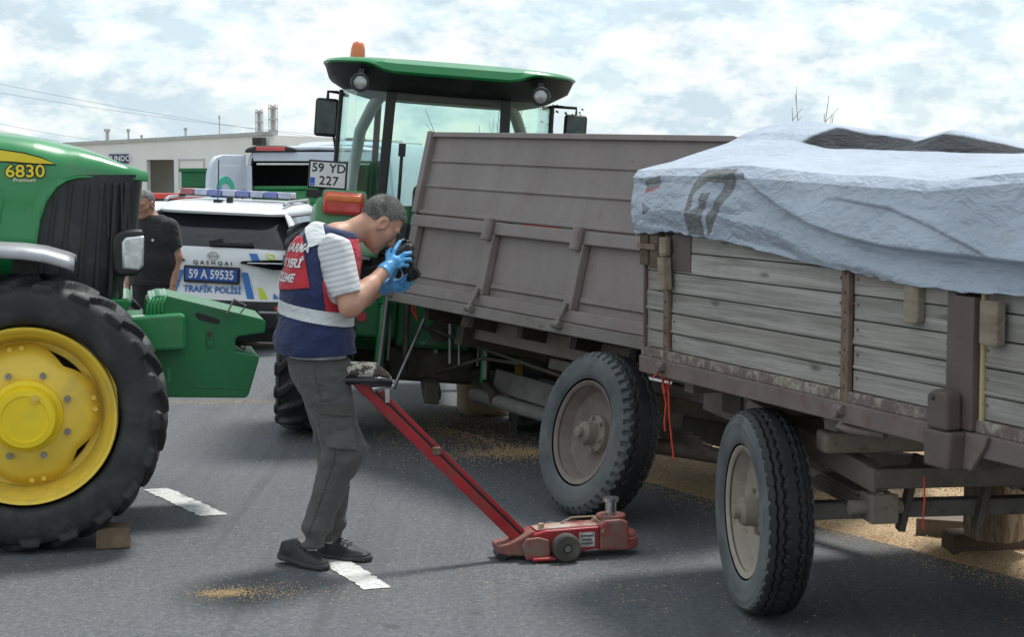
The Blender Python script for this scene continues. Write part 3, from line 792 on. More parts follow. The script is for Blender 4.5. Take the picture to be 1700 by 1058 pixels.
q = MB(); q.tube([(a_[0] - 0.06, -0.1, a_[1]), (b_[0], -0.1, b_[1])], 0.012, 8); q.tube([(a_[0] - 0.05, -0.16, a_[1] + 0.02), (a_[0] + 0.03, -0.16, a_[1] - 0.03), (a_[0] + 0.05, -0.16, a_[1] + 0.05)], 0.006, 6); q.build('hitch_pin', M['grime'], t1, smooth=60)

# chock under the tyre
gc = ground_at(196, 912)
q = MB(); q.prism([(-0.085, 0), (0.078, 0), (0.072, 0.055), (0.076, 0.098), (-0.02, 0.103), (-0.083, 0.095)], -0.06, 0.09)
ch = q.build('wooden_chock', M['block'], bevel=0.006); ch.location = (gc.x - 0.03, gc.y + 0.05, 0.002); ch.rotation_euler = (0, R(0), R(12))
tag(ch, 'small brown timber block wedged against the big yellow rimmed tyre', 'wood block')

# ================================================================== rear tractor with cab, seen from behind, leaning to its right
def rolled_frame(o, heading, roll, pitch=0.0):
    """heading: angle of forward from +Y towards -X; roll > 0 leans the top to the right"""
    t = Vector((-math.sin(heading), math.cos(heading), 0)); n = Vector((math.cos(heading), math.sin(heading), 0)); u = Vector((0, 0, 1))
    u2 = u * math.cos(roll) + n * math.sin(roll); n2 = n * math.cos(roll) - u * math.sin(roll)
    t2 = t * math.cos(pitch) + u2 * math.sin(pitch); u3 = u2 * math.cos(pitch) - t * math.sin(pitch)
    return frame(o, t2, -n2, u3)
t2 = thing('tractor', 'green cab tractor with orange beacon and white number plate, hitched to the brown trailer', 'tractor', rolled_frame((-0.62, 11.85, -0.06), R(4), R(4.3)))
M['worklens'] = mk('work_lens', (0.34, 0.35, 0.35), 0.12, 0.4, var=0.35, sc=30, coat=1.0, bump=0.3, bsc=60)
RT = tyre_mesh(0.715, 0.43, 0.40, lug_pattern(22, 0.035), nth=484, nph=56)
RT.materials.append(M['rubber']); RT.polygons.foreach_set('use_smooth', [True] * len(RT.polygons)); RT.set_sharp_from_angle(angle=R(38))
for sg_ in (1, -1):
    w = MB(); w.lathe([(sg_*0.2, 0.40), (sg_*0.2, 0.42), (sg_*0.12, 0.38), (0, 0.36), (-sg_*0.12, 0.38), (-sg_*0.2, 0.42)], n=40); w.cyl((0, -sg_*0.02, 0), (0, sg_*0.02, 0), 0.37, n=40); w.cyl((0, 0, 0), (0, sg_*0.12, 0), 0.12)
    wh = w.build('wheel', M['yellow'], t2, smooth=40); wh.matrix_local = steer((0, sg_ * 0.83, 0.735)); obj('tyre', RT, None, wh)
# front axle and wheels
for sg_ in (1, -1):
    w = MB(); w.lathe([(sg_*0.15, 0.30), (sg_*0.1, 0.28), (-sg_*0.1, 0.28), (-sg_*0.15, 0.30)], n=32); w.cyl((0, -0.02, 0), (0, 0.02, 0), 0.28, n=32)
    wh = w.build('wheel', M['yellow'], t2, smooth=40); wh.matrix_local = steer((2.3, sg_ * 0.80, 0.55)); obj('tyre', RT, None, wh).matrix_local = Matrix.Diagonal((0.74, 0.75, 0.74, 1))
q = MB(); q.cyl((2.3, -0.8, 0.55), (2.3, 0.8, 0.55), 0.07); q.build('front_axle', M['green_dull'], t2)
q = MB(); q.box(1.35, 2.95, -0.32, 0.32, 0.7, 1.05); q.build('engine_block', M['grime'], t2, bevel=0.02)
secs = []
for x, zt, w in ((1.3, 1.62, 0.38), (2.0, 1.58, 0.37), (2.7, 1.48, 0.35), (3.0, 1.36, 0.31)):
    secs.append([(x, y * w, z) for y, z in ((-1, 1.0), (-1, zt - 0.12), (-0.8, zt - 0.02), (0, zt), (0.8, zt - 0.02), (1, zt - 0.12), (1, 1.0))])
loft(secs).build('hood', M['green'], t2, smooth=40)
# fenders with tail lights
def fender2(sg_):
    secs = []
    for k, a in enumerate(np.radians([143, 138, 130, 122, 114, 106, 98, 88, 75, 55, 35])):
        r = 0.86 + 0.07 * max(0, math.cos(a - R(135)))
        x, z = r * math.cos(a), 0.735 + r * math.sin(a)
        xi, zi = (r - 0.06) * math.cos(a), 0.735 + (r - 0.06) * math.sin(a)
        secs.append([(x * 0.93, sg_ * 0.42, z * 0.99), (x, sg_ * 0.47, z), (x, sg_ * 0.76, z), (x * 0.985, sg_ * 0.83, z - 0.012), (xi, sg_ * 0.875, zi), (xi * 0.97, sg_ * 0.87, zi - 0.02)])
    f = loft(secs, closed=False, caps=False).build('fender', M['green_pale'], t2, smooth=50, solid=0.02)
    b = MB(); b.box(-0.60, -0.36, sg_ * 0.47, sg_ * 0.85, 1.44, 1.66); b.build('lamp_panel', M['green_pale'], f, bevel=0.04, smooth=50, seg=3)
    y0, y1 = sorted((sg_ * 0.525, sg_ * 0.80))
    b = MB(); b.box(-0.648, -0.55, y0, y1, 1.545, 1.70); tl = b.build('tail_light', M['redlens'], t2, bevel=0.03, smooth=50, seg=3)
    b = MB(); b.box(-0.655, -0.56, y0 + 0.012, y1 - 0.012, 1.625, 1.687); b.build('indicator', M['amber'], tl, bevel=0.022, smooth=50, seg=3)
    b = MB(); b.box(-0.56, -0.50, y0 - 0.012, y1 + 0.012, 1.533, 1.712); b.build('lamp_frame', M['green_pale'], tl, bevel=0.03, smooth=50, seg=3)
fender2(1); fender2(-1)
# number plate
b = MB(); b.box(-0.50, -0.475, 0.655, 0.915, 1.71, 1.90); pf = b.build('plate_frame', M['black'], t2, bevel=0.006)
b = MB(); b.box(-0.508, -0.499, 0.668, 0.902, 1.723, 1.887); b.build('number_plate', M['plate'], pf)
b = MB(); b.box(-0.5095, -0.5075, 0.868, 0.899, 1.727, 1.782); b.build('plate_strip', M['eu_blue'], pf)
def rear_txt(body, y, z, size, mat, parent, x, **k):     # readable from behind: text x runs towards -y
    m4 = Matrix.Translation((x, y, z)) @ Matrix(((0, 0, -1, 0), (-1, 0, 0, 0), (0, 1, 0, 0), (0, 0, 0, 1)))
    return text_obj(k.pop('name', 'lettering'), body, size, mat, parent, m4, **k)
rear_txt('59', 0.852, 1.848, 0.082, M['ink'], pf, -0.5092, bold=0.0012, ext=0.001); rear_txt('YD', 0.722, 1.848, 0.082, M['ink'], pf, -0.5092, bold=0.0012, ext=0.001)
rear_txt('227', 0.775, 1.764, 0.082, M['ink'], pf, -0.5092, bold=0.0012, ext=0.001, spacing=1.08)
rear_txt('TR', 0.884, 1.738, 0.017, M['plate'], pf, -0.5098, ext=0.0006)
b = MB(); b.box(-0.48, -0.44, 0.74, 0.84, 1.60, 1.73); b.box(-0.50, -0.40, 0.70, 0.92, 1.645, 1.70); b.build('plate_bracket', M['black'], t2)
# cab: floor, pillars, glass, roof
CP = [(0.05, 0.44), (0.16, 0.66), (0.42, 0.78), (1.05, 0.76), (1.40, 0.50)]     # (x, y) of the pillar feet, left side, from the rear round to the front
CT = [(0.02, 0.40), (0.12, 0.64), (0.38, 0.76), (1.00, 0.72), (1.28, 0.50)]
ZB, ZT = [1.22, 1.30, 1.30, 0.85, 1.28], 2.42
b = MB(); b.box(0.0, 1.45, -0.74, 0.74, 0.92, 1.20); b.build('cab_floor', M['black'], t2, bevel=0.03)
b = MB(); b.box(0.02, 0.30, -0.46, 0.46, 1.0, 1.28); b.build('cab_rear_wall', M['black'], t2, bevel=0.03)
for s_ in (1, -1):
    for k, wd in ((0, 0.07), (2, 0.032), (4, 0.05)):
        p, q2 = CP[k], CT[k]; b = MB(); b.bar((p[0], s_*p[1], ZB[k] - 0.15), (q2[0], s_*q2[1], ZT), wd, 0.07, up=(1, 0, 0)); b.build('pillar', M['black'], t2, bevel=0.012)
    # inner curved post seen through the glass
    b = MB(); b.tube([(1.02, s_*0.70, 1.2), (1.04, s_*0.66, 1.8), (0.98, s_*0.62, 2.15), (0.86, s_*0.54, 2.33), (0.80, s_*0.48, 2.42)], 0.045, 10); b.build('roll_post', M['silver'], t2, smooth=60)
    g_ = MB()
    for k in range(4):
        (x0, y0), (x1, y1), (a0, c0), (a1, c1) = CP[k], CP[k+1], CT[k], CT[k+1]
        g_ = MB(); g_.add([(x0, s_*y0, ZB[k]), (x1, s_*y1, ZB[k+1]), (a1, s_*c1, ZT), (a0, s_*c0, ZT)], [(0, 1, 2, 3)]); g_.build('side_window', M['glass'], t2, solid=0.006)
g_ = MB(); g_.add([(0.03, -0.40, 1.30), (0.03, 0.40, 1.30), (0.0, 0.37, 2.40), (0.0, -0.37, 2.40)], [(0, 1, 2, 3)]); rw = g_.build('rear_window', M['glass'], t2, solid=0.006)
for y0, y1, z0, z1 in ((-0.41, 0.41, 1.27, 1.33), (-0.39, 0.39, 2.36, 2.42)):
    b = MB(); b.box(0.0, 0.05, y0, y1, z0, z1); b.build('window_frame', M['black'], rw, bevel=0.006)
g_ = MB(); g_.add([(1.42, -0.48, 1.28), (1.42, 0.48, 1.28), (1.30, 0.48, 2.40), (1.30, -0.48, 2.40)], [(0, 1, 2, 3)]); g_.build('windscreen', M['glass'], t2, solid=0.006)
b = MB(); b.tube([(0.0, 0.30, 1.40), (-0.015, 0.30, 1.75), (-0.012, 0.30, 1.98)], 0.012, 8); b.box(-0.03, 0.02, 0.275, 0.325, 1.97, 2.06); b.build('window_strut', M['black'], t2)
b = MB(); b.box(-0.03, 0.02, -0.33, -0.28, 1.86, 1.95); b.box(-0.02, 0.02, 0.30, 0.34, 1.33, 1.37); b.build('window_latch', M['black'], t2)
b = MB(); b.box(0.55, 1.0, -0.22, 0.22, 1.20, 1.36); b.box(0.45, 0.58, -0.2, 0.2, 1.34, 1.78); b.build('driver_seat', M['seat'], t2, bevel=0.05, seg=3)
b = MB(); b.tube([(1.25, 0, 1.2), (1.1, 0, 1.62)], 0.03); b.lathe([(-0.015, 0.18), (0.015, 0.19), (0.03, 0.18), (0.0, 0.165), (-0.015, 0.18)], (1.08, 0, 1.64), 'z', 32); b.build('steering_wheel', M['black'], t2, smooth=50)
b = MB(); b.box(1.28, 1.45, -0.35, 0.35, 1.2, 1.48); b.build('dashboard', M['interior'], t2, bevel=0.04)
# roof: green shell over a dark flared underside
def roof_ring(w, x0, x1, z, n=96, p=5.0, dip=0.0, zc=0.0):
    """rounded plan outline; dip lowers the rear edge between the two work lights"""
    out = []
    for i in range(n):
        t = 2 * math.pi * i / n; c, s_ = math.cos(t), math.sin(t)
        X = (x0 + x1) / 2 + (x1 - x0) / 2 * math.copysign(abs(c) ** (2 / p), c); Yv = w * math.copysign(abs(s_) ** (2 / p), s_)
        k = float(1 - smooth01(np.array((abs(Yv) - 0.40) / 0.20))) * float(1 - smooth01(np.array((X - 0.1) / 0.5)))
        out.append((X, Yv, z - dip * k + zc * max(0, 1 - (abs(Yv) / w) ** 2)))
    return out
rf = loft([roof_ring(0.885, -0.30, 1.62, 2.575, dip=0.055), roof_ring(0.90, -0.318, 1.63, 2.590, dip=0.050), roof_ring(0.885, -0.305, 1.61, 2.607, dip=0.015), roof_ring(0.83, -0.20, 1.5, 2.622, zc=0.01), roof_ring(0.5, 0.2, 1.2, 2.632, zc=0.012)]).build('roof', M['green'], t2, smooth=50)
loft([roof_ring(0.60, 0.02, 1.42, 2.40, p=4), roof_ring(0.74, -0.06, 1.5, 2.432, p=4), roof_ring(0.86, -0.24, 1.58, 2.50, dip=0.02, p=4.5), roof_ring(0.885, -0.302, 1.62, 2.574, dip=0.055)]).build('roof_lining', M['black'], rf, smooth=60)
b = MB(); b.box(-0.055, 0.0, -0.36, 0.36, 2.43, 2.50); b.build('roof_vent', M['black'], rf, bevel=0.02)
for s_, nm in ((0.615, 1), (-0.615, 1)):
    b = MB(); b.lathe([(-0.325, 0.046), (-0.34, 0.050), (-0.338, 0.060), (-0.318, 0.066), (-0.26, 0.062), (-0.20, 0.035), (-0.19, 0.0)], (0, s_, 2.445), 'x', 28); wl_ = b.build('work_light', M['black'], t2, smooth=40)
    b = MB(); b.lathe([(-0.332, 0.0), (-0.331, 0.03), (-0.326, 0.046)], (0, s_, 2.445), 'x', 24); b.build('lamp_lens', M['worklens'], wl_, smooth=60)
    b = MB(); b.box(-0.27, -0.23, s_ - 0.02, s_ + 0.02, 2.48, 2.54); b.build('lamp_bracket', M['black'], wl_)
b = MB(); b.lathe([(2.615, 0.052), (2.64, 0.054), (2.70, 0.050), (2.735, 0.040), (2.750, 0.02), (2.752, 0.0)], (0.12, 0.655, 0), 'z', 24); bc = b.build('beacon', M['amber'], t2, smooth=50)
b = MB(); b.cyl((0.12, 0.655, 2.58), (0.12, 0.655, 2.618), 0.056); b.build('beacon_base', M['black'], bc)
M['mirror_glass'] = mk('mirror_glass', (0.055, 0.07, 0.07), 0.16, 0.3, var=0.6, sc=14)
for s_, yc, zc in ((1, 0.865, 2.22), (-1, -0.965, 2.24)):
    b = MB(); b.box(0.60, 0.66, yc - 0.085, yc + 0.085, zc - 0.14, zc + 0.14); mr = b.build('mirror', M['black'], t2, bevel=0.025, smooth=50, seg=3)
    b = MB(); b.box(0.594, 0.602, yc - 0.068, yc + 0.068, zc - 0.12, zc + 0.12); b.build('mirror_pane', M['mirror_glass'], mr, bevel=0.003)
    b = MB(); b.tube([(0.70, s_*0.72, zc + 0.17), (0.66, s_*0.80, zc + 0.19), (0.64, yc, zc + 0.19), (0.63, yc, zc + 0.12)], 0.012, 8); b.tube([(0.64, yc - s_*0.06, zc - 0.13), (0.68, s_*0.74, zc - 0.45)], 0.009, 6); b.build('mirror_arm', M['black'], mr, smooth=60)
# rear axle, lift arms and linkage
b = MB(); b.cyl((0, -0.66, 0.735), (0, 0.66, 0.735), 0.13); b.build('rear_axle', M['green_dull'], t2, smooth=40)
b = MB(); b.box(-0.30, 0.6, -0.26, 0.26, 0.66, 1.10); b.build('gearbox', M['green_dull'], t2, bevel=0.03)
b = MB(); b.box(-0.22, 1.4, -0.30, 0.30, 0.42, 0.66); b.box(0.4, 1.35, -0.66, 0.66, 0.46, 0.92); b.build('transmission', M['grime'], t2, bevel=0.03)
b = MB(); b.box(-0.34, -0.1, 0.26, 0.60, 0.72, 0.98); b.build('valve_block', M['green_dull'], t2, bevel=0.02)
b = MB(); b.cyl((-0.355, 0.50, 0.86), (-0.34, 0.50, 0.86), 0.036); b.build('reflector', M['redreflector'], t2)
for k in range(9):
    a = R(40 * k); b = MB(); b.cyl((-0.32, -0.05 + 0.15*math.cos(a), 0.80 + 0.15*math.sin(a)), (-0.295, -0.05 + 0.15*math.cos(a), 0.80 + 0.15*math.sin(a)), 0.016, n=6); b.build('cover_bolt', M['green'], t2)
b = MB(); b.cyl((-0.34, -0.05, 0.80), (-0.28, -0.05, 0.80), 0.08); b.cyl((-0.42, -0.05, 0.80), (-0.30, -0.05, 0.80), 0.025); b.build('pto_shaft', M['grime'], t2, smooth=40)
for s_ in (1, -1):
    b = MB(); b.tube([(-0.32, s_*0.34, 1.16), (-0.42, s_*0.35, 0.95)], 0.042, 10); b.tube([(-0.42, s_*0.35, 0.95), (-0.58, s_*0.36, 0.48)], 0.034, 10); b.build('lift_cylinder', M['green'], t2, smooth=60)
    b = MB(); b.bar((-0.15, s_*0.32, 1.16), (-0.62, s_*0.33, 1.06), 0.06, 0.07); b.build('lift_arm', M['green_dull'], t2, bevel=0.01)
    b = MB(); b.tube([(-0.60, s_*0.33, 1.05), (-0.62, s_*0.36, 0.52)], 0.018, 8); b.tube([(-0.60, s_*0.30, 0.9), (-0.62, s_*0.30, 0.6)], 0.01, 6); b.build('lift_rod', M['steel'], t2, smooth=60)
    b = MB(); b.bar((-0.1, s_*0.30, 0.50), (-0.95, s_*0.40, 0.44), 0.04, 0.09); b.build('lower_link', M['grime'], t2, bevel=0.01)
b = MB(); b.tube([(-0.42, 0.02, 1.02), (-0.66, 0.25, 0.42)], 0.013, 8); b.tube([(-0.45, -0.1, 1.0), (-0.6, -0.12, 0.6)], 0.018, 8); b.tube([(-0.45, -0.16, 1.0), (-0.6, -0.18, 0.6)], 0.012, 8); b.build('stabiliser', M['steel'], t2, smooth=60)
b = MB(); b.tube([(-0.36, 0.62, 0.72), (-0.40, 0.62, 0.80), (-0.40, 0.54, 0.80), (-0.36, 0.54, 0.55)], 0.011, 8); b.tube([(-0.38, 0.2, 1.15), (-0.5, 0.18, 0.5)], 0.02, 8); b.build('hydraulic_hose', M['grime'], t2, smooth=60)
b = MB(); b.box(-0.95, 0.0, -0.06, 0.06, 0.40, 0.46); b.box(-0.96, -0.90, -0.05, 0.05, 0.37, 0.50); b.build('drawbar_hitch', M['grime'], t2, bevel=0.01)

# ================================================================== trailers
def mat_brown():
    n = NT('brown_trailer_paint'); v = n.coord()
    a = n.noise(v, 1.6, 7, 0.6); b = n.noise(v, 14, 6, 0.7); st = n.noise(n.coord((3, 3, 0.5)), 5, 6, 0.65)
    c = n.ramp(a, [(0.28, (0.165, 0.135, 0.130)), (0.5, (0.222, 0.187, 0.180)), (0.72, (0.285, 0.25, 0.24))])
    c = n.mix(n.val(st, 0.5, 0.72, 0, 0.4), c, (0.235, 0.215, 0.21))
    c = n.mix(n.val(b, 0.60, 0.72, 0, 0.65), c, (0.17, 0.10, 0.072)); c = n.mix(n.val(n.noise(v, 3.4, 7, 0.7, 0.5), 0.55, 0.72, 0, 0.5), c, (0.165, 0.115, 0.105))
    vo = n.node('ShaderNodeTexVoronoi', {'Vector': n.coord((1.2, 6, 5)), 'Scale': 3.0}).outputs['Distance']
    c = n.mix(n.val(vo, 0.035, 0.0, 0, 0.5), c, (0.34, 0.33, 0.32))
    n.base(c); run = n.noise(n.coord((9, 9, 0.55)), 2.4, 6, 0.7)
    c = n.mix(n.val(run, 0.58, 0.74, 0, 0.45), c, (0.15, 0.088, 0.066)); c = n.mix(n.val(run, 0.36, 0.26, 0, 0.35), c, (0.36, 0.33, 0.32)); n.base(c)
    n.rough(n.val(a, 0.3, 0.7, 0.45, 0.68)); n.bump(n.math('ADD', n.math('MULTIPLY', n.noise(v, 3.2, 3, 0.5), 5.0), n.noise(v, 45, 4, 0.6)), 0.22, 0.006)
    return n.m
def mat_rusty(name, ca, cb, cr, amt):
    n = NT(name); v = n.coord()
    a = n.noise(v, 4, 7, 0.65); b = n.noise(v, 17, 7, 0.72, 0.3)
    c = n.ramp(a, [(0.3, ca), (0.7, cb)])
    c = n.mix(n.val(b, 0.62 - amt * 0.2, 0.70, 0, 0.9), c, cr)
    n.base(c); n.rough(n.val(b, 0.3, 0.7, 0.6, 0.9)); n.bump(b, 0.35, 0.004)
    return n.m
def mat_wood(name, dark, mid, light, seed=0.0):
    n = NT(name)
    info = n.node('ShaderNodeObjectInfo').outputs['Random']
    tcn = n.node('ShaderNodeTexCoord').outputs['Object']
    off = n.node('ShaderNodeCombineXYZ', {'X': n.math('MULTIPLY', info, 37.0), 'Y': n.math('MULTIPLY', info, 11.0), 'Z': n.math('MULTIPLY', info, 53.0)}).outputs[0]
    ad = n.node('ShaderNodeVectorMath', {0: tcn, 1: off}, operation='ADD').outputs[0]
    v1 = n.node('ShaderNodeMapping', {'Vector': ad, 'Scale': (1.1, 14, 26)}).outputs[0]
    v2 = n.node('ShaderNodeMapping', {'Vector': ad, 'Scale': (2.5, 30, 90)}).outputs[0]
    g1 = n.noise(v1, 1.0, 6, 0.6, 0.9); g2 = n.noise(v2, 1.0, 5, 0.65, 0.3)
    kn = n.node('ShaderNodeTexVoronoi', {'Vector': n.node('ShaderNodeMapping', {'Vector': ad, 'Scale': (2.2, 6, 7)}).outputs[0], 'Scale': 1.0}).outputs['Distance']
    c = n.ramp(g1, [(0.25, dark), (0.5, mid), (0.75, light)])
    c = n.mix(n.val(g2, 0.56, 0.72, 0, 0.65), c, tuple(x * 0.4 for x in dark))
    c = n.mix(n.val(kn, 0.13, 0.04, 0, 0.8), c, tuple(x * 0.35 for x in dark))
    c = n.mix(n.val(info, 0, 1, 0.0, 0.42), c, dark); c = n.mix(n.val(n.math('FRACT', n.math('MULTIPLY', info, 7.3)), 0.5, 1, 0.0, 0.35), c, (0.36, 0.315, 0.26))
    stn = n.noise(n.node('ShaderNodeMapping', {'Vector': ad, 'Scale': (5, 5, 1.6)}).outputs[0], 1.3, 6, 0.65)
    c = n.mix(n.val(stn, 0.55, 0.75, 0, 0.5), c, tuple(x * 0.7 for x in mid))
    n.base(c); n.rough(0.88); n.bump(n.math('ADD', g2, n.math('MULTIPLY', g1, 0.7)), 0.5, 0.006)
    return n.m
M['brown'] = mat_brown()
M['rail'] = mat_rusty('rail_paint', (0.13, 0.10, 0.09), (0.20, 0.16, 0.145), (0.15, 0.075, 0.05), 0.35)
M['rail_grey'] = mat_rusty('grey_rail', (0.15, 0.135, 0.125), (0.23, 0.205, 0.19), (0.15, 0.08, 0.05), 0.3)
M['post'] = mat_rusty('post_paint', (0.10, 0.074, 0.068), (0.14, 0.106, 0.098), (0.15, 0.08, 0.06), 0.2)
M['rust'] = mat_rusty('rusty_strap', (0.15, 0.10, 0.075), (0.23, 0.18, 0.14), (0.12, 0.05, 0.03), 0.7)
M['peel'] = mat_rusty('peeling_paint', (0.13, 0.095, 0.085), (0.17, 0.13, 0.12), (0.52, 0.47, 0.38), 0.75)
M['chassis'] = mat_rusty('chassis', (0.10, 0.088, 0.078), (0.185, 0.16, 0.14), (0.11, 0.07, 0.05), 0.4)
M['chassis_light'] = mat_rusty('chassis_dusty', (0.17, 0.145, 0.12), (0.26, 0.225, 0.185), (0.14, 0.08, 0.055), 0.3)
M['drawbar'] = mat_rusty('drawbar', (0.135, 0.125, 0.118), (0.23, 0.215, 0.20), (0.08, 0.06, 0.05), 0.3)
M['wood'] = mat_wood('weathered_plank', (0.165, 0.150, 0.134), (0.35, 0.332, 0.308), (0.53, 0.51, 0.485))
M['stake_wood'] = mat_wood('stake_wood', (0.17, 0.13, 0.10), (0.30, 0.25, 0.19), (0.42, 0.37, 0.30))
M['dark_wood'] = mat_wood('old_dark_wood', (0.06, 0.04, 0.03), (0.12, 0.08, 0.055), (0.19, 0.14, 0.10))
M['rim_brown'] = mat_rusty('rusty_rim', (0.17, 0.135, 0.12), (0.26, 0.215, 0.19), (0.33, 0.29, 0.25), 0.4)
M['rim_beige'] = mat_rusty('beige_rim', (0.30, 0.255, 0.21), (0.42, 0.37, 0.315), (0.20, 0.13, 0.09), 0.3)
M['hub'] = mat_rusty('hub_iron', (0.19, 0.165, 0.135), (0.33, 0.29, 0.24), (0.12, 0.09, 0.07), 0.3)
M['tread'] = mk('worn_tread', (0.013, 0.014, 0.016), 0.6, var=0.3, sc=6, dirt=(0.045, 0.046, 0.047), dirt_amt=0.2, bump=0.2, bsc=120)

def trailer_wheel(parent, m4, tyre_me, Rr, W, rim, rim_mat, sgn=1):
    w = MB()
    w.lathe([(sgn*W*0.36, rim - 0.012), (sgn*W*0.40, rim + 0.012), (sgn*W*0.33, rim + 0.008), (sgn*W*0.30, rim - 0.012), (sgn*W*0.05, rim - 0.03), (-sgn*W*0.02, rim*0.80), (-sgn*W*0.10, rim*0.5), (-sgn*W*0.06, rim*0.34), (sgn*W*0.02, 0.0)], n=56)
    wh = w.build('wheel', rim_mat, parent, smooth=35, solid=0.007); wh.matrix_local = m4
    obj('tyre', tyre_me, None, wh)
    h = MB(); h.lathe([(-sgn*0.05, 0.105), (sgn*0.02, 0.10), (sgn*0.03, 0.062), (sgn*0.085, 0.058), (sgn*0.095, 0.048), (sgn*0.10, 0.03), (sgn*0.125, 0.028), (sgn*0.13, 0.0)], n=28); h.build('hub', M['hub'], wh, smooth=35)
    for k in range(6):
        t = R(60 * k + 15); b = MB(); b.cyl((0.085*math.cos(t), sgn*0.0, 0.085*math.sin(t)), (0.085*math.cos(t), sgn*0.04, 0.085*math.sin(t)), 0.011, n=6); b.build('wheel_nut', M['hub'], wh)
    b = MB(); b.lathe([(-sgn*W*0.30, rim + 0.01), (-sgn*W*0.25, rim - 0.02), (-sgn*W*0.1, rim - 0.04), (sgn*W*0.05, rim - 0.035)], n=40); b.build('rim_inner', rim_mat, wh, smooth=40)
    return wh
def two_tone(me, rubber_side, rubber_tread, Rr, cut):
    """sidewalls dusty grey, tread darker: two materials by polygon"""
    me.materials.append(rubber_side); me.materials.append(rubber_tread)
    idx = np.zeros(len(me.polygons), np.int32)
    for p in me.polygons:
        c = p.center
        if math.hypot(c.x, c.z) > cut: idx[p.index] = 1
    me.polygons.foreach_set('material_index', idx); me.polygons.foreach_set('use_smooth', [True] * len(me.polygons)); me.set_sharp_from_angle(angle=R(36))

# ---------------------------------------------- brown tipping trailer, leaning over to its far side
BP = ground_at(965, 858)
t3 = thing('farm_trailer', 'brown steel tipping trailer with ribbed side, leaning away behind the photographer', 'trailer', rolled_frame((BP.x, BP.y, 0), R(32), R(12.5), R(1.6)))
FR, RE, WD = 2.52, -0.62, 1.78        # front, rear, width; near side is y = 0
b = MB(); b.box(RE, FR, -WD, -0.01, 0.93, 0.975); b.build('floor', M['chassis'], t3)
b = MB(); b.box(RE - 0.02, FR + 0.03, -0.02, 0.035, 0.925, 0.992); b.build('bottom_rail', M['rail_grey'], t3, bevel=0.006)
b = MB(); b.box(RE - 0.02, FR + 0.03, -WD - 0.03, -WD + 0.02, 0.925, 0.992); b.build('bottom_rail', M['rail_grey'], t3, bevel=0.006)
def brown_side(y0, sgn):
    """lower drop side: sheet, top and bottom beams, struts, hinge pegs"""
    yo = lambda d: y0 + sgn * d
    def bx(x0, x1, d0, d1, z0, z1, nm, mat=M['brown'], bev=0.006, parent=None):
        a, c = sorted((yo(d0), yo(d1))); q = MB(); q.box(x0, x1, a, c, z0, z1); return q.build(nm, mat, parent or t3, bevel=bev)
    sh = bx(RE, FR - 0.03, -0.055, -0.040, 0.996, 1.51, 'side_sheet', bev=0)
    bx(RE, FR - 0.02, -0.04, 0.012, 0.996, 1.065, 'lower_beam'); bx(RE, FR - 0.02, -0.04, 0.010, 1.435, 1.510, 'upper_beam')
    for s in (2.43, 1.47, 0.51, -0.45):
        wdt = 0.085
        q = bx(s - wdt/2, s + wdt/2, -0.038, 0.014, 1.0645, 1.4355, 'strut')
        if s < 2.3:
            q = MB(); q.cyl((s, yo(0.035), 1.395), (s, yo(0.035), 1.528), 0.034, n=16); q.build('stake_socket', M['brown'], t3, bevel=0.004, smooth=40)
            q = MB(); q.bar((s + 0.0, yo(0.022), 1.10), (s, yo(0.055), 0.975), 0.036, 0.02); q.cyl((s - 0.035, yo(0.055), 0.972), (s + 0.035, yo(0.055), 0.972), 0.022, n=12); q.build('hinge', M['rail_grey'], t3, bevel=0.004, smooth=40)
    q = MB(); q.cyl((2.49, yo(0.055), 0.972), (2.56, yo(0.055), 0.972), 0.022, n=12); q.bar((2.52, yo(0.02), 1.08), (2.52, yo(0.055), 0.975), 0.03, 0.02); q.build('hinge', M['rail_grey'], t3, bevel=0.004)
    for x0, x1 in ((1.515, 2.385), (0.555, 1.425), (-0.405, 0.465)):      # pressed crease in each bay
        q = MB(); a = yo(-0.040); q.prism([(a, 1.150), (a + sgn * 0.016, 1.142), (a + sgn * 0.016, 1.118), (a, 1.108)], x0 + 0.02, x1 - 0.02, 'yz'); q.build('pressed_crease', M['brown'], sh)
    # upper extension board with two creases
    eb = bx(RE, FR - 0.02, -0.045, -0.03, 1.522, 2.055, 'upper_board', bev=0)
    for z in (1.71, 1.875):
        q = MB(); a = yo(-0.030); q.prism([(a, z + 0.014), (a + sgn * 0.012, z + 0.004), (a + sgn * 0.012, z - 0.004), (a, z - 0.014)], RE + 0.01, FR - 0.09, 'yz'); q.build('pressed_crease', M['brown'], eb)
    bx(RE, FR - 0.02, -0.05, 0.0, 2.03, 2.062, 'board_lip', bev=0.004)
    bx(FR - 0.065, FR - 0.005, -0.06, 0.012, 1.524, 2.066, 'board_end', bev=0.006)
    bx(RE, FR - 0.02, -0.05, -0.012, 1.524, 1.548, 'board_foot', bev=0.004)
brown_side(0, 1); brown_side(-WD, -1)
b = MB(); b.box(FR - 0.03, FR + 0.012, -WD, -0.02, 0.994, 2.02); b.build('front_wall', M['brown'], t3, bevel=0.004)
for y in (-0.45, -0.9, -1.35):
    b = MB(); b.box(FR + 0.012, FR + 0.05, y - 0.04, y + 0.04, 0.99, 2.0); b.build('strut', M['brown'], t3, bevel=0.004)
b = MB(); b.box(RE - 0.03, RE, -WD, -0.02, 0.994, 1.6); b.build('tailgate', M['brown'], t3, bevel=0.004)
b = MB(); b.tube([(-0.22, 0.05, 1.50), (-0.22, 0.055, 1.30)], 0.014, 8); b.build('locking_rod', M['rust'], t3)
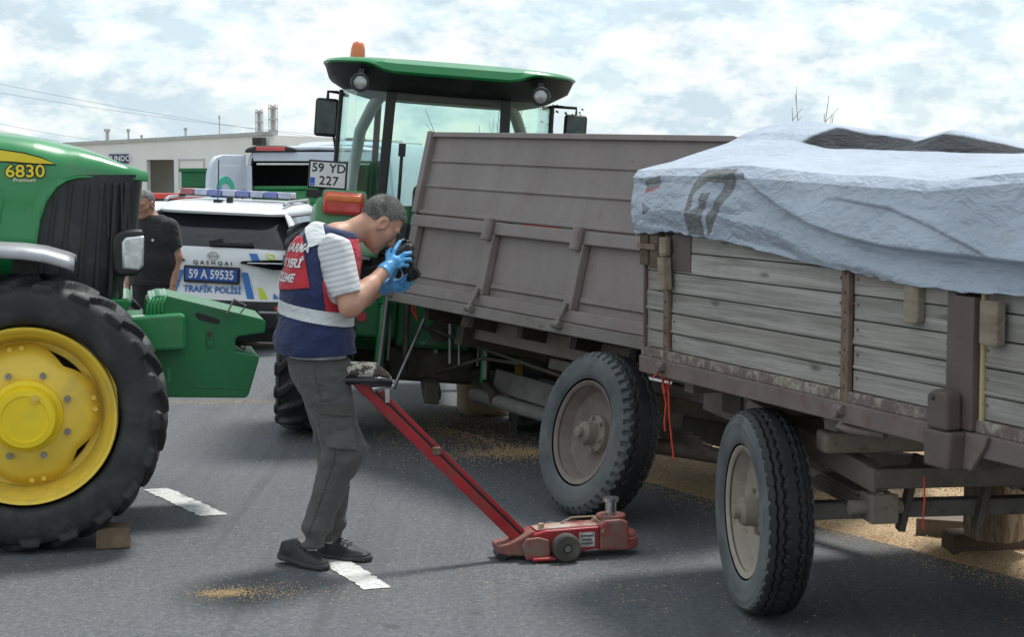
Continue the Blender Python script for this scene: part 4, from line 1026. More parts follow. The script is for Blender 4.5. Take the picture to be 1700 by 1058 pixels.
# chassis
for y in (-0.42, -1.36):
    b = MB(); b.box(RE + 0.1, FR - 0.25, y - 0.04, y + 0.04, 0.79, 0.925); b.build('longeron', M['chassis_light'], t3, bevel=0.008)
    b = MB(); b.box(RE + 0.15, FR - 1.35, y - 0.035, y + 0.035, 0.71, 0.775); b.build('longeron', M['chassis'], t3, bevel=0.008)
for s in np.linspace(RE + 0.15, FR - 0.1, 6):
    b = MB(); b.box(s - 0.03, s + 0.03, -WD + 0.15, -0.20, 0.855, 0.928); b.build('cross_member', M['grime'], t3)
b = MB(); b.box(FR - 0.45, FR - 0.36, -1.4, -0.30, 0.735, 0.855); b.build('cross_member', M['grime'], t3)
b = MB(); b.cyl((0, -0.01, 0.435), (0, -WD + 0.15, 0.435), 0.045); b.build('axle', M['chassis'], t3)
for y in (-0.45, -1.33):
    b = MB()
    for k in range(5): b.box(-0.42 + 0.06*k, 0.42 - 0.06*k, y - 0.035, y + 0.035, 0.47 + 0.014*k + 0.01, 0.482 + 0.014*k + 0.01)
    b.box(-0.06, 0.06, y - 0.04, y + 0.04, 0.52, 0.63); b.build('leaf_spring', M['chassis'], t3)
# turntable frame and drawbar
b = MB()
for x0, x1, y0, y1 in ((0.35, 1.15, -0.55, -0.49), (0.35, 1.15, -1.30, -1.24), (0.35, 0.41, -1.24, -0.55), (1.09, 1.15, -1.24, -0.55)): b.box(x0, x1, y0, y1, 0.61, 0.70)
b.build('turntable_frame', M['drawbar'], t3, bevel=0.006)
for y0, y1 in ((-0.45, -0.80), (-1.30, -1.00)):
    b = MB(); b.bar((0.25, y0, 0.53), (2.35, y1, 0.545), 0.06, 0.15); b.build('drawbar', M['drawbar'], t3, bevel=0.01)
b = MB(); b.bar((2.25, -0.9, 0.545), (3.25, -0.9, 0.50), 0.10, 0.07); b.lathe([(-0.03, 0.05), (0.03, 0.05), (0.03, 0.085), (-0.03, 0.085), (-0.03, 0.05)], (3.30, -0.9, 0.50), 'z', 24); b.build('towing_eye', M['grime'], t3, bevel=0.01)
b = MB(); b.cyl((1.35, -0.62, 0.415), (2.45, -0.70, 0.42), 0.045); b.cyl((1.25, -0.62, 0.415), (1.36, -0.62, 0.415), 0.03); b.build('prop_leg', M['drawbar'], t3, smooth=40)
b = MB(); b.box(1.0, 1.08, -0.66, -0.58, 0.36, 0.47); b.build('leg_bracket', M['rust'], t3, bevel=0.01)
b = MB(); b.tube([(0.55, -0.35, 0.66), (2.0, -0.42, 0.74), (2.9, -0.45, 0.80)], 0.011, 8); b.tube([(1.5, -0.40, 0.70), (2.0, -0.44, 0.68), (2.75, -0.55, 0.50)], 0.012, 8); b.build('brake_rod', M['grime'], t3, smooth=60)
BT = tyre_mesh(0.44, 0.235, 0.262, block_pattern(46, 0.020), nth=552, nph=72, e=0.66); two_tone(BT, M['rubber_grey'], M['tread'], 0.44, 0.428)
for p in BT.polygons: pass
trailer_wheel(t3, steer((0.0, 0.005, 0.44), R(-3)), BT, 0.44, 0.235, 0.262, M['rim_brown'])
trailer_wheel(t3, steer((0.0, -WD + 0.16, 0.44), R(-3)), BT, 0.44, 0.235, 0.262, M['rim_brown'], -1)

# ---------------------------------------------- wooden trailer in front
WP = ground_at(1262, 1018)
WA = R(20.8)
t4 = thing('farm_trailer', 'weathered grey wooden plank trailer under a silver tarpaulin at the right', 'trailer', rolled_frame((WP.x, WP.y, 0), WA, 0.0))
WF, WR, WW = 1.085, -3.3, 1.75
b = MB(); b.box(WR, WF, -WW, -0.03, 0.92, 0.975); b.build('floor', M['dark_wood'], t4)
for y0, y1 in ((-0.03, 0.045), (-WW - 0.045, -WW + 0.03)):
    b = MB(); b.box(WR, WF + 0.01, y0, y1, 0.885, 0.962); b.build('bottom_rail', M['rail'], t4, bevel=0.006)
    b = MB(); b.box(WR, WF + 0.01, y0 + 0.012, y1 - 0.012, 0.9625, 1.003); b.build('paint_strip', M['peel'], t4, bevel=0.003)
rows = [(1.005, 1.082), (1.085, 1.173), (1.177, 1.266), (1.2695, 1.358), (1.3615, 1.452), (1.4555, 1.53)]
bays = [(1.075, 0.868), (0.812, -0.635), (-0.690, -1.30), (-1.465, -2.45), (-2.50, -3.28)]
for side, (ya, yb) in enumerate(((-0.022, 0.012), (-WW - 0.012, -WW + 0.022))):
    for (s1, s0) in bays:
        for k, (z0, z1) in enumerate(rows):
            j = rng.random() * 0.006; b = MB(); b.box(s0 + 0.001, s1 - 0.001, ya + j, yb + (j if side == 0 else 0), z0 + 0.001, z1)
            pl = b.build('plank', M['wood'], t4, bevel=0.004)
            if side == 0 and s1 - s0 > 0.3:
                for sx in (s0 + 0.03, s1 - 0.03):
                    b = MB(); b.cyl((sx, yb + j - 0.002, (z0 + z1) / 2 + 0.012), (sx, yb + j + 0.003, (z0 + z1) / 2 + 0.012), 0.006, n=8); b.build('nail_head', M['rust'], pl)
            if k in (1, 2) and side == 0:      # tongue and groove bead along the upper edge
                b = MB(); b.box(s0 + 0.004, s1 - 0.004, yb + j - 0.004, yb + j + 0.006, z0 + 0.007, z0 + 0.016); b.build('bead', M['wood'], pl, bevel=0.003)
for k, (z0, z1) in enumerate(rows):
    b = MB(); b.box(WF - 0.035, WF - 0.005, -WW, -0.03, z0, z1 - 0.002); b.build('plank', M['wood'], t4, bevel=0.004)
# straps and posts on the near side
def strap(s, w, z0, z1, d, mat, nm='strap'):
    b = MB(); b.box(s - w/2, s + w/2, 0.012, d, z0, z1); return b.build(nm, mat, t4, bevel=0.005)
strap(0.840, 0.052, 0.93, 1.50, 0.034, M['rust']); strap(-0.662, 0.052, 0.93, 1.53, 0.036, M['rust']); strap(1.076, 0.020, 0.93, 1.40, 0.030, M['post'])
for z in np.arange(1.02, 1.5, 0.07):
    for s in (0.84, -0.662):
        b = MB(); b.cyl((s, 0.034, z), (s, 0.041, z), 0.007, n=8); b.build('rivet', M['rust'], t4)
for s in (0.84, -0.662):
    b = MB(); b.cyl((s - 0.03, 0.05, 0.935), (s + 0.03, 0.05, 0.935), 0.020, n=14); b.cyl((s + 0.005, 0.03, 0.925), (s + 0.005, 0.075, 0.925), 0.022, n=14); b.build('hinge', M['rail'], t4, bevel=0.003, smooth=40)
b = MB(); b.tube([(-0.67, 0.03, 0.895), (-0.66, 0.05, 0.87), (-0.70, 0.03, 0.862), (-0.86, -0.02, 0.865)], 0.016, 8); b.build('latch_hook', M['rail'], t4, smooth=60)
# stake post with its pocket
b = MB(); b.box(-1.348, -1.300, 0.0, 0.04, 0.965, 1.415); b.build('post_flange', M['post'], t4, bevel=0.004)
b = MB(); b.box(-1.462, -1.350, 0.0, 0.052, 0.965, 1.405); b.build('stake_post', M['post'], t4, bevel=0.006)
b = MB(); b.prism([(-1.300, 0.962), (-1.300, 1.075), (-1.330, 1.092), (-1.400, 1.092), (-1.415, 1.075), (-1.415, 0.962)], 0.053, 0.115); sp = b.build('stake_pocket', M['post'], t4, bevel=0.012)
b = MB(); b.cyl((-1.338, 0.108, 1.066), (-1.338, 0.118, 1.070), 0.011, n=10); b.build('pocket_hole', M['ink'], sp)
b = MB(); b.prism([(-1.285, 0.96), (-1.295, 0.835), (-1.430, 0.835), (-1.445, 0.96)], 0.046, 0.118); b.build('pocket_foot', M['post'], t4, bevel=0.010)
b = MB(); b.prism([(-1.445, 0.962), (-1.432, 0.842), (-1.475, 0.838), (-1.545, 0.925), (-1.56, 0.962)], 0.046, 0.062); b.build('gusset', M['rail'], t4, bevel=0.004)
b = MB(); b.box(-1.485, -1.466, 0.013, 0.03, 0.99, 1.5); b.build('foam_seal', M['decal_pale'] if False else mat_rusty('old_sealant', (0.42, 0.33, 0.16), (0.5, 0.42, 0.25), (0.2, 0.14, 0.08), 0.5), t4, bevel=0.006)
# wooden stakes
def stake(s, w, z0, z1, d0, d1, lean=0.0):
    b = MB(); sec = []
    for z in (z0, z0 + 0.012, (z0 + z1) / 2, z1):
        f = 0.86 if z == z0 else 1.0; x = s + lean * (z - z0)
        sec.append([(x - w/2*f, d0, z), (x + w/2*f, d0, z), (x + w/2*f, d1 - 0.012, z), (x + w*0.28*f, d1, z), (x - w*0.30*f, d1 * 0.99, z), (x - w/2*f, d1 - 0.010, z)])
    return loft(sec).build('stake', M['stake_wood'], t4, bevel=0.004)
stake(0.795, 0.058, 1.285, 1.43, 0.036, 0.085, 0.10); stake(0.82, 0.062, 1.432, 1.52, 0.036, 0.07)
stake(-1.095, 0.088, 1.292, 1.425, 0.014, 0.055); stake(-1.555, 0.094, 1.255, 1.40, 0.032, 0.075); stake(-2.3, 0.09, 1.25, 1.42, 0.014, 0.075)
for s, w, z0, z1, mt in ((1.04, 0.09, 1.385, 1.545, 'dark_wood'), (0.935, 0.085, 1.375, 1.545, 'dark_wood')):
    b = MB(); b.box(s - w/2, s + w/2, 0.013, 0.05, z0, z1); b.build('corner_block', M[mt], t4, bevel=0.006)
b = MB(); b.box(0.62, 0.785, 0.0125, 0.022, 1.37, 1.55); b.build('corner_plate', M['post'], t4, bevel=0.004)
b = MB(); b.box(0.90, 1.09, 0.051, 0.06, 1.46, 1.485); b.build('corner_strap', M['rust'], t4)
# chassis, springs, turntable beams
for y in (-0.40, -1.30):
    b = MB(); b.box(WR, 0.55, y - 0.05, y + 0.05, 0.80, 0.884); b.build('longeron', M['chassis_light'], t4, bevel=0.008)
for s in (-0.45, -1.35, -2.3, 0.75):
    b = MB(); b.box(s - 0.045, s + 0.045, -WW + 0.05, -0.04, 0.82, 0.884); b.build('cross_member', M['chassis'], t4, bevel=0.006)
AX = Matrix.Translation((0, -0.005, 0)) @ Matrix.Rotation(R(-13), 4, 'Z')     # steered front axle
def axpart(bb, nm, mat, bevel=0.006, smooth=None):
    o = bb.build(nm, mat, t4, bevel=bevel, smooth=smooth); o.matrix_local = AX; return o
b = MB(); b.box(-0.04, 0.04, -1.45, -0.06, 0.388, 0.458); axpart(b, 'axle', M['drawbar'])
b = MB(); b.box(-0.38, -0.29, -1.55, -0.34, 0.575, 0.655); axpart(b, 'bolster', M['chassis'])
b = MB(); b.box(-0.30, -0.18, -1.5, -0.16, 0.705, 0.790); axpart(b, 'bolster', M['chassis_light'], 0.015)
b = MB(); b.box(0.20, 0.30, -1.5, -0.16, 0.66, 0.775); axpart(b, 'bolster', M['chassis'], 0.01)
b = MB(); b.bar((0.35, -0.05, 0.80), (-0.36, -0.38, 0.60), 0.075, 0.095); axpart(b, 'turntable_beam', M['chassis_light'])
b = MB(); b.bar((0.30, -0.60, 0.79), (-0.36, -0.95, 0.60), 0.075, 0.09); axpart(b, 'turntable_beam', M['chassis'])
b = MB(); b.cyl((-0.1, -0.74, 0.791), (-0.1, -0.74, 0.818), 0.50, n=40); axpart(b, 'turntable_ring', M['chassis_light'], 0)
for yy in (-0.36, -1.2):
    b = MB()
    for k in range(5): b.box(-0.42 + 0.05*k, 0.42 - 0.05*k, yy - 0.04, yy + 0.04, 0.462 + 0.016*k, 0.475 + 0.016*k)
    axpart(b, 'leaf_spring', M['chassis_light'], 0)
    b = MB(); b.box(-0.44, -0.40, yy - 0.055, yy + 0.055, 0.45, 0.565); b.box(-0.44, -0.30, yy + 0.04, yy + 0.056, 0.45, 0.56); b.box(-0.44, -0.30, yy - 0.056, yy - 0.04, 0.45, 0.56); axpart(b, 'spring_shackle', M['chassis_light'], 0.008)
    b = MB(); b.cyl((-0.37, yy - 0.09, 0.505), (-0.37, yy + 0.12, 0.505), 0.030, n=14); axpart(b, 'shackle_pin', M['hub'], 0, 40)
for yy in (-0.62, -0.95):
    b = MB(); b.bar((-0.10, yy, 0.66), (-0.05, yy + 0.05, 0.34), 0.045, 0.028, up=(0, 1, 0)); axpart(b, 'brace', M['chassis'], 0)
b = MB(); b.tube([(-0.12, -0.70, 0.61), (-0.12, -1.15, 0.555)], 0.014, 8); b.cyl((-0.12, -0.93, 0.55), (-0.12, -0.93, 0.61), 0.03, n=8); axpart(b, 'brake_linkage', M['grime'], 0)
# front bulkhead under the box, drawbar bars beyond
b = MB(); b.prism([(0.98, 0.885), (1.02, 0.70), (0.45, 0.66), (0.35, 0.885)], -0.30, -0.25); b.build('side_plate', M['chassis'], t4, bevel=0.006)
b = MB(); b.box(0.62, 0.80, -0.252, -0.235, 0.72, 0.82); b.build('inspection_plate', M['grime'], t4, bevel=0.006)
for y0, y1 in ((-0.5, -0.78), (-1.25, -0.97)):
    b = MB(); b.bar((0.2, y0, 0.46), (1.75, y1, 0.40), 0.07, 0.09); b.build('drawbar', M['chassis'], t4, bevel=0.008)
WT = tyre_mesh(0.424, 0.20, 0.258, rib_pattern(44, 0.012), nth=528, nph=84, e=0.62); two_tone(WT, M['rubber_grey'], M['tread'], 0.424, 0.398)
trailer_wheel(t4, steer((0.0, -0.005, 0.424), R(-13)), WT, 0.424, 0.20, 0.258, M['rim_beige'])
trailer_wheel(t4, AX @ Matrix.Translation((0, -1.49, 0.424)), WT, 0.424, 0.20, 0.258, M['rim_beige'], -1)

# tarpaulin over the wooden trailer
m4w = rolled_frame((WP.x, WP.y, 0), WA, 0.0).inverted()
def side_px(px, py, yl=0.09):
    """photo pixel -> (s, z) on a lengthwise plane of the trailer"""
    o_ = m4w @ Vector((0, 0, CAMH)); d_ = (m4w @ at(px, py, 8.0)) - o_; t = (yl - o_.y) / d_.y; p = o_ + d_ * t; return p.x, p.z
def line_px(pts, yl, ext):
    q = sorted(side_px(a, c, yl) for a, c in pts); q = [(-3.4, ext)] + q; return [p[0] for p in q], [p[1] for p in q]
NS, NV = 520, 300
uu = np.linspace(0, 1, NS); ss = np.where(uu < 0.45, -3.35 + (uu / 0.45) * 3.15, -0.20 + (uu - 0.45) / 0.45 * 1.31); ss = np.minimum(ss, 1.11)
endf = np.clip((uu - 0.90) / 0.10, 0, 1)                      # the last columns fold down over the front bulkhead
wv_ = np.linspace(0, 1, NV); vv = np.where(wv_ < 0.6, wv_ / 0.6 * 0.42, 0.42 + (wv_ - 0.6) / 0.4 * 0.58)
Sg, Vg = np.meshgrid(ss, vv, indexing='ij'); Eg = endf[:, None] * np.ones_like(Vg)
hm = np.interp(Sg, *line_px(((1070, 388), (1100, 384), (1180, 398), (1250, 416), (1310, 430), (1380, 447), (1450, 464), (1560, 484), (1700, 496)), 0.09, 1.42))
shoulder = np.interp(Sg, *line_px(((1068, 283), (1110, 279), (1160, 279), (1250, 281), (1400, 291), (1560, 301), (1700, 285)), 0.05, 1.81))
ridge = np.interp(Sg, *line_px(((1066, 268), (1085, 257), (1120, 244), (1180, 230), (1260, 211), (1320, 201), (1345, 200), (1375, 205), (1430, 213), (1490, 224), (1535, 229), (1560, 222), (1580, 217), (1610, 222), (1650, 232), (1700, 243), (1780, 262)), -0.62, 1.87))
crest = np.interp(Sg, *line_px(((1500, 252), (1430, 250), (1380, 249), (1330, 246), (1700, 253)), -0.42, 1.86))
crest = crest
sF = side_px(1352, 215, -0.5)[0]; bl = smooth01((sF - Sg) / 0.30); crest = crest * bl + (shoulder * 0.40 + ridge * 0.60) * (1 - bl)
kv_ = [0, 0.12, 0.29, 0.34, 0.50, 0.56, 0.64, 0.75, 0.90, 1.0]
def rows_at(f):
    n_ = len(kv_); i = np.clip(np.searchsorted(kv_, Vg, side='right') - 1, 0, n_ - 2); k0 = np.array(kv_)[i]; k1 = np.array(kv_)[i + 1]; t = (Vg - k0) / (k1 - k0)
    A = np.stack(f, 0); a = np.take_along_axis(A, i[None], 0)[0]; c = np.take_along_axis(A, (i + 1)[None], 0)[0]
    t = 0.6 * t + 0.4 * smooth01(t)
    return a * (1 - t) + c * t
one = np.ones_like(Sg)
Yg = rows_at([one*0.060, one*0.085, one*0.075, one*0.045, one*-0.42, one*-0.47, one*-0.62, one*-1.15, one*-1.78, one*-1.83])
Zg = rows_at([hm, hm + 0.10, shoulder - 0.035, shoulder, crest, crest + 0.35 * (ridge - crest) - 0.02 * bl, ridge, ridge - 0.06, shoulder - 0.02, hm + 0.02])
# wrinkles: taut sharp creases, a few big dents, fine crumple
P3 = np.stack([Sg, Vg * 2.0, 0 * Sg], -1)
dent = fbm(np.stack([Sg * 1.6 + Vg * 2.5, Vg * 3.0 - Sg * 0.7, 0 * Sg + 2], -1), 2)
rid1 = np.abs(fbm(np.stack([Sg * 0.9 + Vg * 3.4, Sg * 1.5 - Vg * 8.0, 0 * Sg + 5], -1), 2)); rid2 = np.abs(fbm(np.stack([Sg * 7 - Vg * 6, Sg * 3 + Vg * 15, 0 * Sg + 8], -1), 3)); rid3 = np.abs(fbm(np.stack([Sg * 17 + Vg * 9, Vg * 34 - Sg * 6, 0 * Sg + 1], -1), 2))
d = 0.022 * dent + 0.050 * rid1 + 0.008 * rid2 + 0.002 * rid3 - 0.015
# a long swag: the upper sheet bulges over a slack fold that drops to the right
lx, lz = zip(*sorted(side_px(a, c) for a, c in ((1235, 292), (1265, 318), (1300, 345), (1350, 372), (1400, 390), (1470, 408), (1560, 420), (1700, 436))))
zline = np.interp(Sg, lx, lz); tz = Zg - zline
fade = smooth01((0.42 - Sg) / 0.35) * (Vg < 0.34)
d = d + fade * (0.050 * smooth01((tz + 0.014) / 0.022) * np.exp(-np.maximum(tz, 0) / 0.09) - 0.022 * np.exp(-((tz + 0.04) / 0.045) ** 2))
lx2, lz2 = zip(*sorted(side_px(a, c) for a, c in ((1400, 330), (1480, 345), (1560, 380), (1640, 420), (1700, 452))))
t2z = Zg - np.interp(Sg, lx2, lz2); d = d + smooth01((-0.55 - Sg) / 0.3) * (Vg < 0.34) * 0.022 * smooth01((t2z + 0.01) / 0.016) * np.exp(-np.maximum(t2z, 0) / 0.06)
edge_f = smooth01(Vg / 0.04) * 0.8 + 0.2
Yg = Yg + d * edge_f * np.clip(1.35 - Vg * 2.6, 0.12, 1); Zg = Zg + d * 0.40 * smooth01((Vg - 0.28) / 0.10) * (1 - 0.5 * smooth01((Vg - 0.5) / 0.1))
Zg = Zg + (1 - smooth01(Vg / 0.05)) * (0.010 * fbm(np.stack([Sg * 4, 0 * Sg, 0 * Sg], -1), 3) + 0.005 * vnoise(np.stack([Sg * 22, 0 * Sg, 0 * Sg], -1)))
# dark reverse of the folded-back upper sheet behind the crest
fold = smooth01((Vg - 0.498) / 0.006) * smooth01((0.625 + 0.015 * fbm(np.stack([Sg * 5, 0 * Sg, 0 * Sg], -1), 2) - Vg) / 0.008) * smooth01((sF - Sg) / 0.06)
# front end hangs over the bulkhead
Sx = Sg + 0.016 * fbm(np.stack([Sg * 3, Vg * 9, 0 * Sg], -1), 3) + 0.045 * np.sin(Eg * np.pi / 2) + 0.014 * Eg * np.sin(Vg * 40)
Zg = Zg * (1 - Eg ** 1.6) + np.minimum(Zg, hm + 0.02 * np.sin(Vg * 60)) * Eg ** 1.6; Yg = Yg - 0.05 * Eg * (Vg < 0.4)
# print: a big grey slanted letter near the front corner
def in_poly(x, y, poly):
    c = np.zeros(x.shape, bool); k = len(poly)
    for i in range(k):
        x0, y0 = poly[i]; x1, y1 = poly[(i + 1) % k]
        cond = ((y0 > y) != (y1 > y)) & (x < (x1 - x0) * (y - y0) / (y1 - y0 + 1e-12) + x0); c ^= cond
    return c
outer = [side_px(*p) for p in ((1162, 282), (1223, 281), (1210, 318), (1190, 352), (1170, 392), (1134, 390), (1140, 335), (1150, 300))]
inner = [side_px(*p) for p in ((1170, 302), (1197, 304), (1187, 330), (1180, 345), (1172, 352), (1166, 390), (1154, 391), (1160, 340), (1144, 352), (1153, 320))]
core = [side_px(*p) for p in ((1163, 320), (1178, 321), (1166, 350), (1160, 392), (1152, 392), (1158, 340))]
near = Vg < 0.36
pr = (in_poly(Sg, Zg, outer) & near & ~(in_poly(Sg, Zg, inner))).astype(float)
pr = np.maximum(pr, (in_poly(Sg, Zg, core) & near).astype(float))
p2 = [side_px(*p) for p in ((1066, 300), (1092, 291), (1090, 310), (1066, 318))]; p3 = [side_px(*p) for p in ((1064, 338), (1080, 346), (1072, 352), (1064, 358))]
pr = np.maximum(pr, ((in_poly(Sg, Zg, p2) | in_poly(Sg, Zg, p3)) & near).astype(float))
prr = (in_poly(Sg, Zg, [side_px(*p) for p in ((1066, 318), (1090, 309), (1090, 312), (1066, 322))]) & near).astype(float)
ii = (np.arange(NS - 1)[:, None] * NV + np.arange(NV - 1)[None]).ravel()
me = mesh_np('tarpaulin', np.stack([Sx, Yg, Zg], -1).reshape(-1, 3), np.stack([ii, ii + NV, ii + NV + 1, ii + 1], 1))
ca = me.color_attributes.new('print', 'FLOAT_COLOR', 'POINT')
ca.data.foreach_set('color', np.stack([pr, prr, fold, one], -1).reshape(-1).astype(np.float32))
n = NT('silver_tarp'); v = n.coord()
at_ = n.node('ShaderNodeVertexColor', layer_name='print').outputs['Color']; sp_ = n.node('ShaderNodeSeparateColor', {'Color': at_})
a = n.noise(v, 2.5, 6, 0.6); cr_ = n.noise(n.coord((1, 1.5, 1.6)), 30, 8, 0.72, 0.8)
c = n.ramp(a, [(0.3, (0.345, 0.40, 0.485)), (0.7, (0.44, 0.50, 0.595))])
dirt = n.noise(n.coord((1, 3, 2)), 3.3, 8, 0.68, 0.6)
c = n.mix(n.val(dirt, 0.55, 0.75, 0, 0.45), c, (0.32, 0.34, 0.34))
prm = n.math('MULTIPLY', sp_.outputs[0], n.val(cr_, 0.3, 0.6, 0.75, 1.0))
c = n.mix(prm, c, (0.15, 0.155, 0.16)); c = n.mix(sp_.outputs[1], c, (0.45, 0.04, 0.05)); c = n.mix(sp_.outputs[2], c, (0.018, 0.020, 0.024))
n.base(c); n.rough(n.val(cr_, 0.3, 0.7, 0.30, 0.44)); n.p.inputs['Specular IOR Level'].default_value = 0.4
wob = n.node('ShaderNodeTexNoise', {'Vector': v, 'Scale': 5.0, 'Detail': 3.0}).outputs['Color']
vd = n.node('ShaderNodeVectorMath', {0: v, 1: n.node('ShaderNodeVectorMath', {0: wob, 'Scale': 0.16}, operation='SCALE').outputs[0]}, operation='ADD').outputs[0]
vor = lambda sc: n.node('ShaderNodeTexVoronoi', {'Vector': n.node('ShaderNodeMapping', {'Vector': vd, 'Scale': (0.55, 1.7, 2.1), 'Rotation': (0, R(22), 0)}).outputs[0], 'Scale': sc}).outputs['Distance']
w1 = vor(5.0); w2 = vor(14.0); w3 = vor(40.0)
n.bump(n.math('ADD', w1, n.math('ADD', n.math('MULTIPLY', w2, 0.5), n.math('MULTIPLY', w3, 0.24))), 0.36, 0.032)
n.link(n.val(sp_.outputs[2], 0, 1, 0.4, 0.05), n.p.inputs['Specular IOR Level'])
M['tarp'] = n.m
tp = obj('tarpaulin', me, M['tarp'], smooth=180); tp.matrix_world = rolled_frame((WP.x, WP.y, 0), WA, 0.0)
sm_ = tp.modifiers.new('solid', 'SOLIDIFY'); sm_.thickness = 0.003
tag(tp, 'crumpled silver tarpaulin with a grey printed letter, draped over the wooden trailer', 'tarpaulin')
# red twine hanging from the trailers
def twine(name, pxs, Y, label, r=0.0045):
    b = MB()
    for strand in pxs:
        P = [at(a, c, Y + 0.015 * k) for k, (a, c) in enumerate(strand)]
        b.tube(P, r, 6)
    o = b.build(name, M['rope'], smooth=60); tag(o, label, 'twine', 'red twine tied to the trailers'); return o
m4i = rolled_frame((WP.x, WP.y, 0), WA, 0.0)
yw = (m4i @ Vector((0.88, 0.06, 0.9))).y
twine('red_twine', [[(1083, 628), (1092, 620), (1104, 618), (1100, 640), (1106, 670), (1103, 700), (1104, 716)], [(1107, 618), (1112, 640), (1109, 652), (1106, 636)], [(1110, 650), (1111, 690), (1115, 730), (1119, 764)], [(1104, 618), (1098, 624), (1104, 652)]], yw, 'long red twine hanging from the front corner of the wooden trailer')
m4b = rolled_frame((BP.x, BP.y, 0), R(32), R(12.5), R(1.6)); yb_ = (m4b @ Vector((2.35, 0.06, 0.9))).y
twine('red_twine', [[(678, 500), (688, 504), (690, 518), (692, 532)], [(686, 503), (684, 514), (689, 526)], [(681, 498), (690, 497)]], yb_, 'short red twine tied under the front of the brown trailer rail', 0.005)
twine('red_twine', [[(1534, 792), (1535, 830), (1532, 860), (1533, 880)]], (m4i @ Vector((-1.0, -0.39, 0.5))).y, 'thin red twine hanging beside the log under the wooden trailer', 0.003)

# ================================================================== log prop and timbers under the wooden trailer
def mat_bark():
    n = NT('bark'); v = n.coord((1, 1, 0.22))
    a = n.noise(v, 22, 7, 0.65, 0.8); vo = n.node('ShaderNodeTexVoronoi', {'Vector': v, 'Scale': 24.0}).outputs['Distance']
    c = n.ramp(a, [(0.3, (0.11, 0.08, 0.058)), (0.55, (0.29, 0.22, 0.155)), (0.75, (0.43, 0.345, 0.25))])
    n.base(c); n.rough(0.95); n.bump(n.math('ADD', a, vo), 0.9, 0.02); return n.m
M['bark'] = mat_bark()
LG = ground_at(1660, 904, 0.10)
lz = 0.105
secs = []
for z in np.linspace(0, 0.70, 15):
    ring = []
    for i in range(44):
        t = 2 * math.pi * i / 44; r = 0.148 + 0.012 * float(fbm(np.array([math.cos(t) * 3, math.sin(t) * 3, z * 2.0]), 3)) + 0.008 * math.sin(3 * t + 1) + 0.012 * float(vnoise(np.array([math.cos(t) * 9, math.sin(t) * 9, z * 1.2])))
        if z < 0.01: r *= 0.94
        ring.append((r * math.cos(t), r * math.sin(t), z))
    secs.append(ring)
lg = loft(secs).build('log_prop', M['bark'], smooth=60); lg.location = (LG.x + 0.02, LG.y + 0.14, lz)
tag(lg, 'thick bark covered log standing upright as a prop under the wooden trailer', 'log')
for k, (px, py, dx, rot, lab) in enumerate(((1640, 916, 0.62, 8, 'longer dark timber under the log prop, nearer the road'), (1600, 908, 0.40, -20, 'shorter dark timber behind the other under the log prop'))):
    g_ = ground_at(px, py); b = MB(); b.box(-dx/2, dx/2, -0.075, 0.075, 0, 0.10)
    o = b.build('timber', M['dark_wood'], bevel=0.006); o.location = (g_.x + (0.10 if k == 0 else 0.02), g_.y + (0.0 if k == 0 else 0.17), 0.004); o.rotation_euler = (0, 0, R(rot)); tag(o, lab, 'timber', 'timbers under the log')
# blue sheet hanging behind the wooden trailer
b = MB(); P = [at(a, c, 10.2) for a, c in ((1440, 768), (1500, 782), (1560, 783), (1520, 800), (1478, 838), (1440, 850))]
NB = 14; V = []; 
p00, p10, p01, p11 = at(1420, 775, 10.3), at(1545, 783, 10.3), at(1420, 870, 10.1), at(1470, 852, 10.1)
for i in range(NB):
    for j in range(NB):
        u, w_ = i / (NB - 1), j / (NB - 1); p = p00.lerp(p10, u).lerp(p01.lerp(p11, u), w_); d_ = 0.05 * float(vnoise(np.array([u * 4, w_ * 3, 9.0]))); V.append((p.x, p.y + d_, p.z))
b.add(V, [(i*NB+j, (i+1)*NB+j, (i+1)*NB+j+1, i*NB+j+1) for i in range(NB-1) for j in range(NB-1)])
o = b.build('plastic_sheet', mk('blue_sheet', (0.10, 0.15, 0.24), 0.45, var=0.2, bump=0.3, bsc=20), smooth=180, solid=0.004)
tag(o, 'crumpled dark blue plastic sheet lying on the wheat behind the wooden trailer', 'sheet')

# ================================================================== trolley jack
JA = Vector((-0.055, 7.80, 0)); jang = math.atan2(0.15, 0.64)
tj = thing('trolley_jack', 'long red trolley jack with a slanting handle standing in front of the photographer', 'jack', Matrix.Translation(JA) @ Matrix.Rotation(jang, 4, 'Z'))
b = MB(); b.prism([(0.14, 0.035), (0.14, 0.125), (0.20, 0.14), (0.46, 0.148), (0.46, 0.045), (0.36, 0.03)], -0.085, 0.085); jb = b.build('body', M['red'], tj, bevel=0.008)
b = MB(); b.prism([(0.16, 0.138), (0.20, 0.145), (0.46, 0.153), (0.47, 0.145), (0.2, 0.135)], -0.055, 0.055); b.build('top_plate', mk('worn_pale_paint', (0.42, 0.38, 0.33), 0.7, var=0.3, sc=14, dirt=(0.30, 0.05, 0.04), dirt_amt=0.5, dirt_sc=9), jb, bevel=0.004)
b = MB(); b.prism([(0.46, 0.03), (0.46, 0.155), (0.49, 0.175), (0.56, 0.178), (0.605, 0.165), (0.61, 0.03)], -0.088, 0.088); b.build('cylinder_block', M['redworn'], tj, bevel=0.014)
b = MB(); b.cyl((0.585, 0, 0.03), (0.585, 0, 0.085), 0.088, n=32); b.cyl((0.585, 0, 0.085), (0.585, 0, 0.11), 0.080, 0.07, n=32); b.build('foot', M['redworn'], tj, bevel=0.006, smooth=40)
b = MB(); b.cyl((0.54, 0, 0.17), (0.54, 0, 0.255), 0.027, n=24); b.cyl((0.54, 0, 0.25), (0.54, 0, 0.268), 0.038, 0.040, n=24); b.build('ram', M['chrome'], tj, smooth=40)
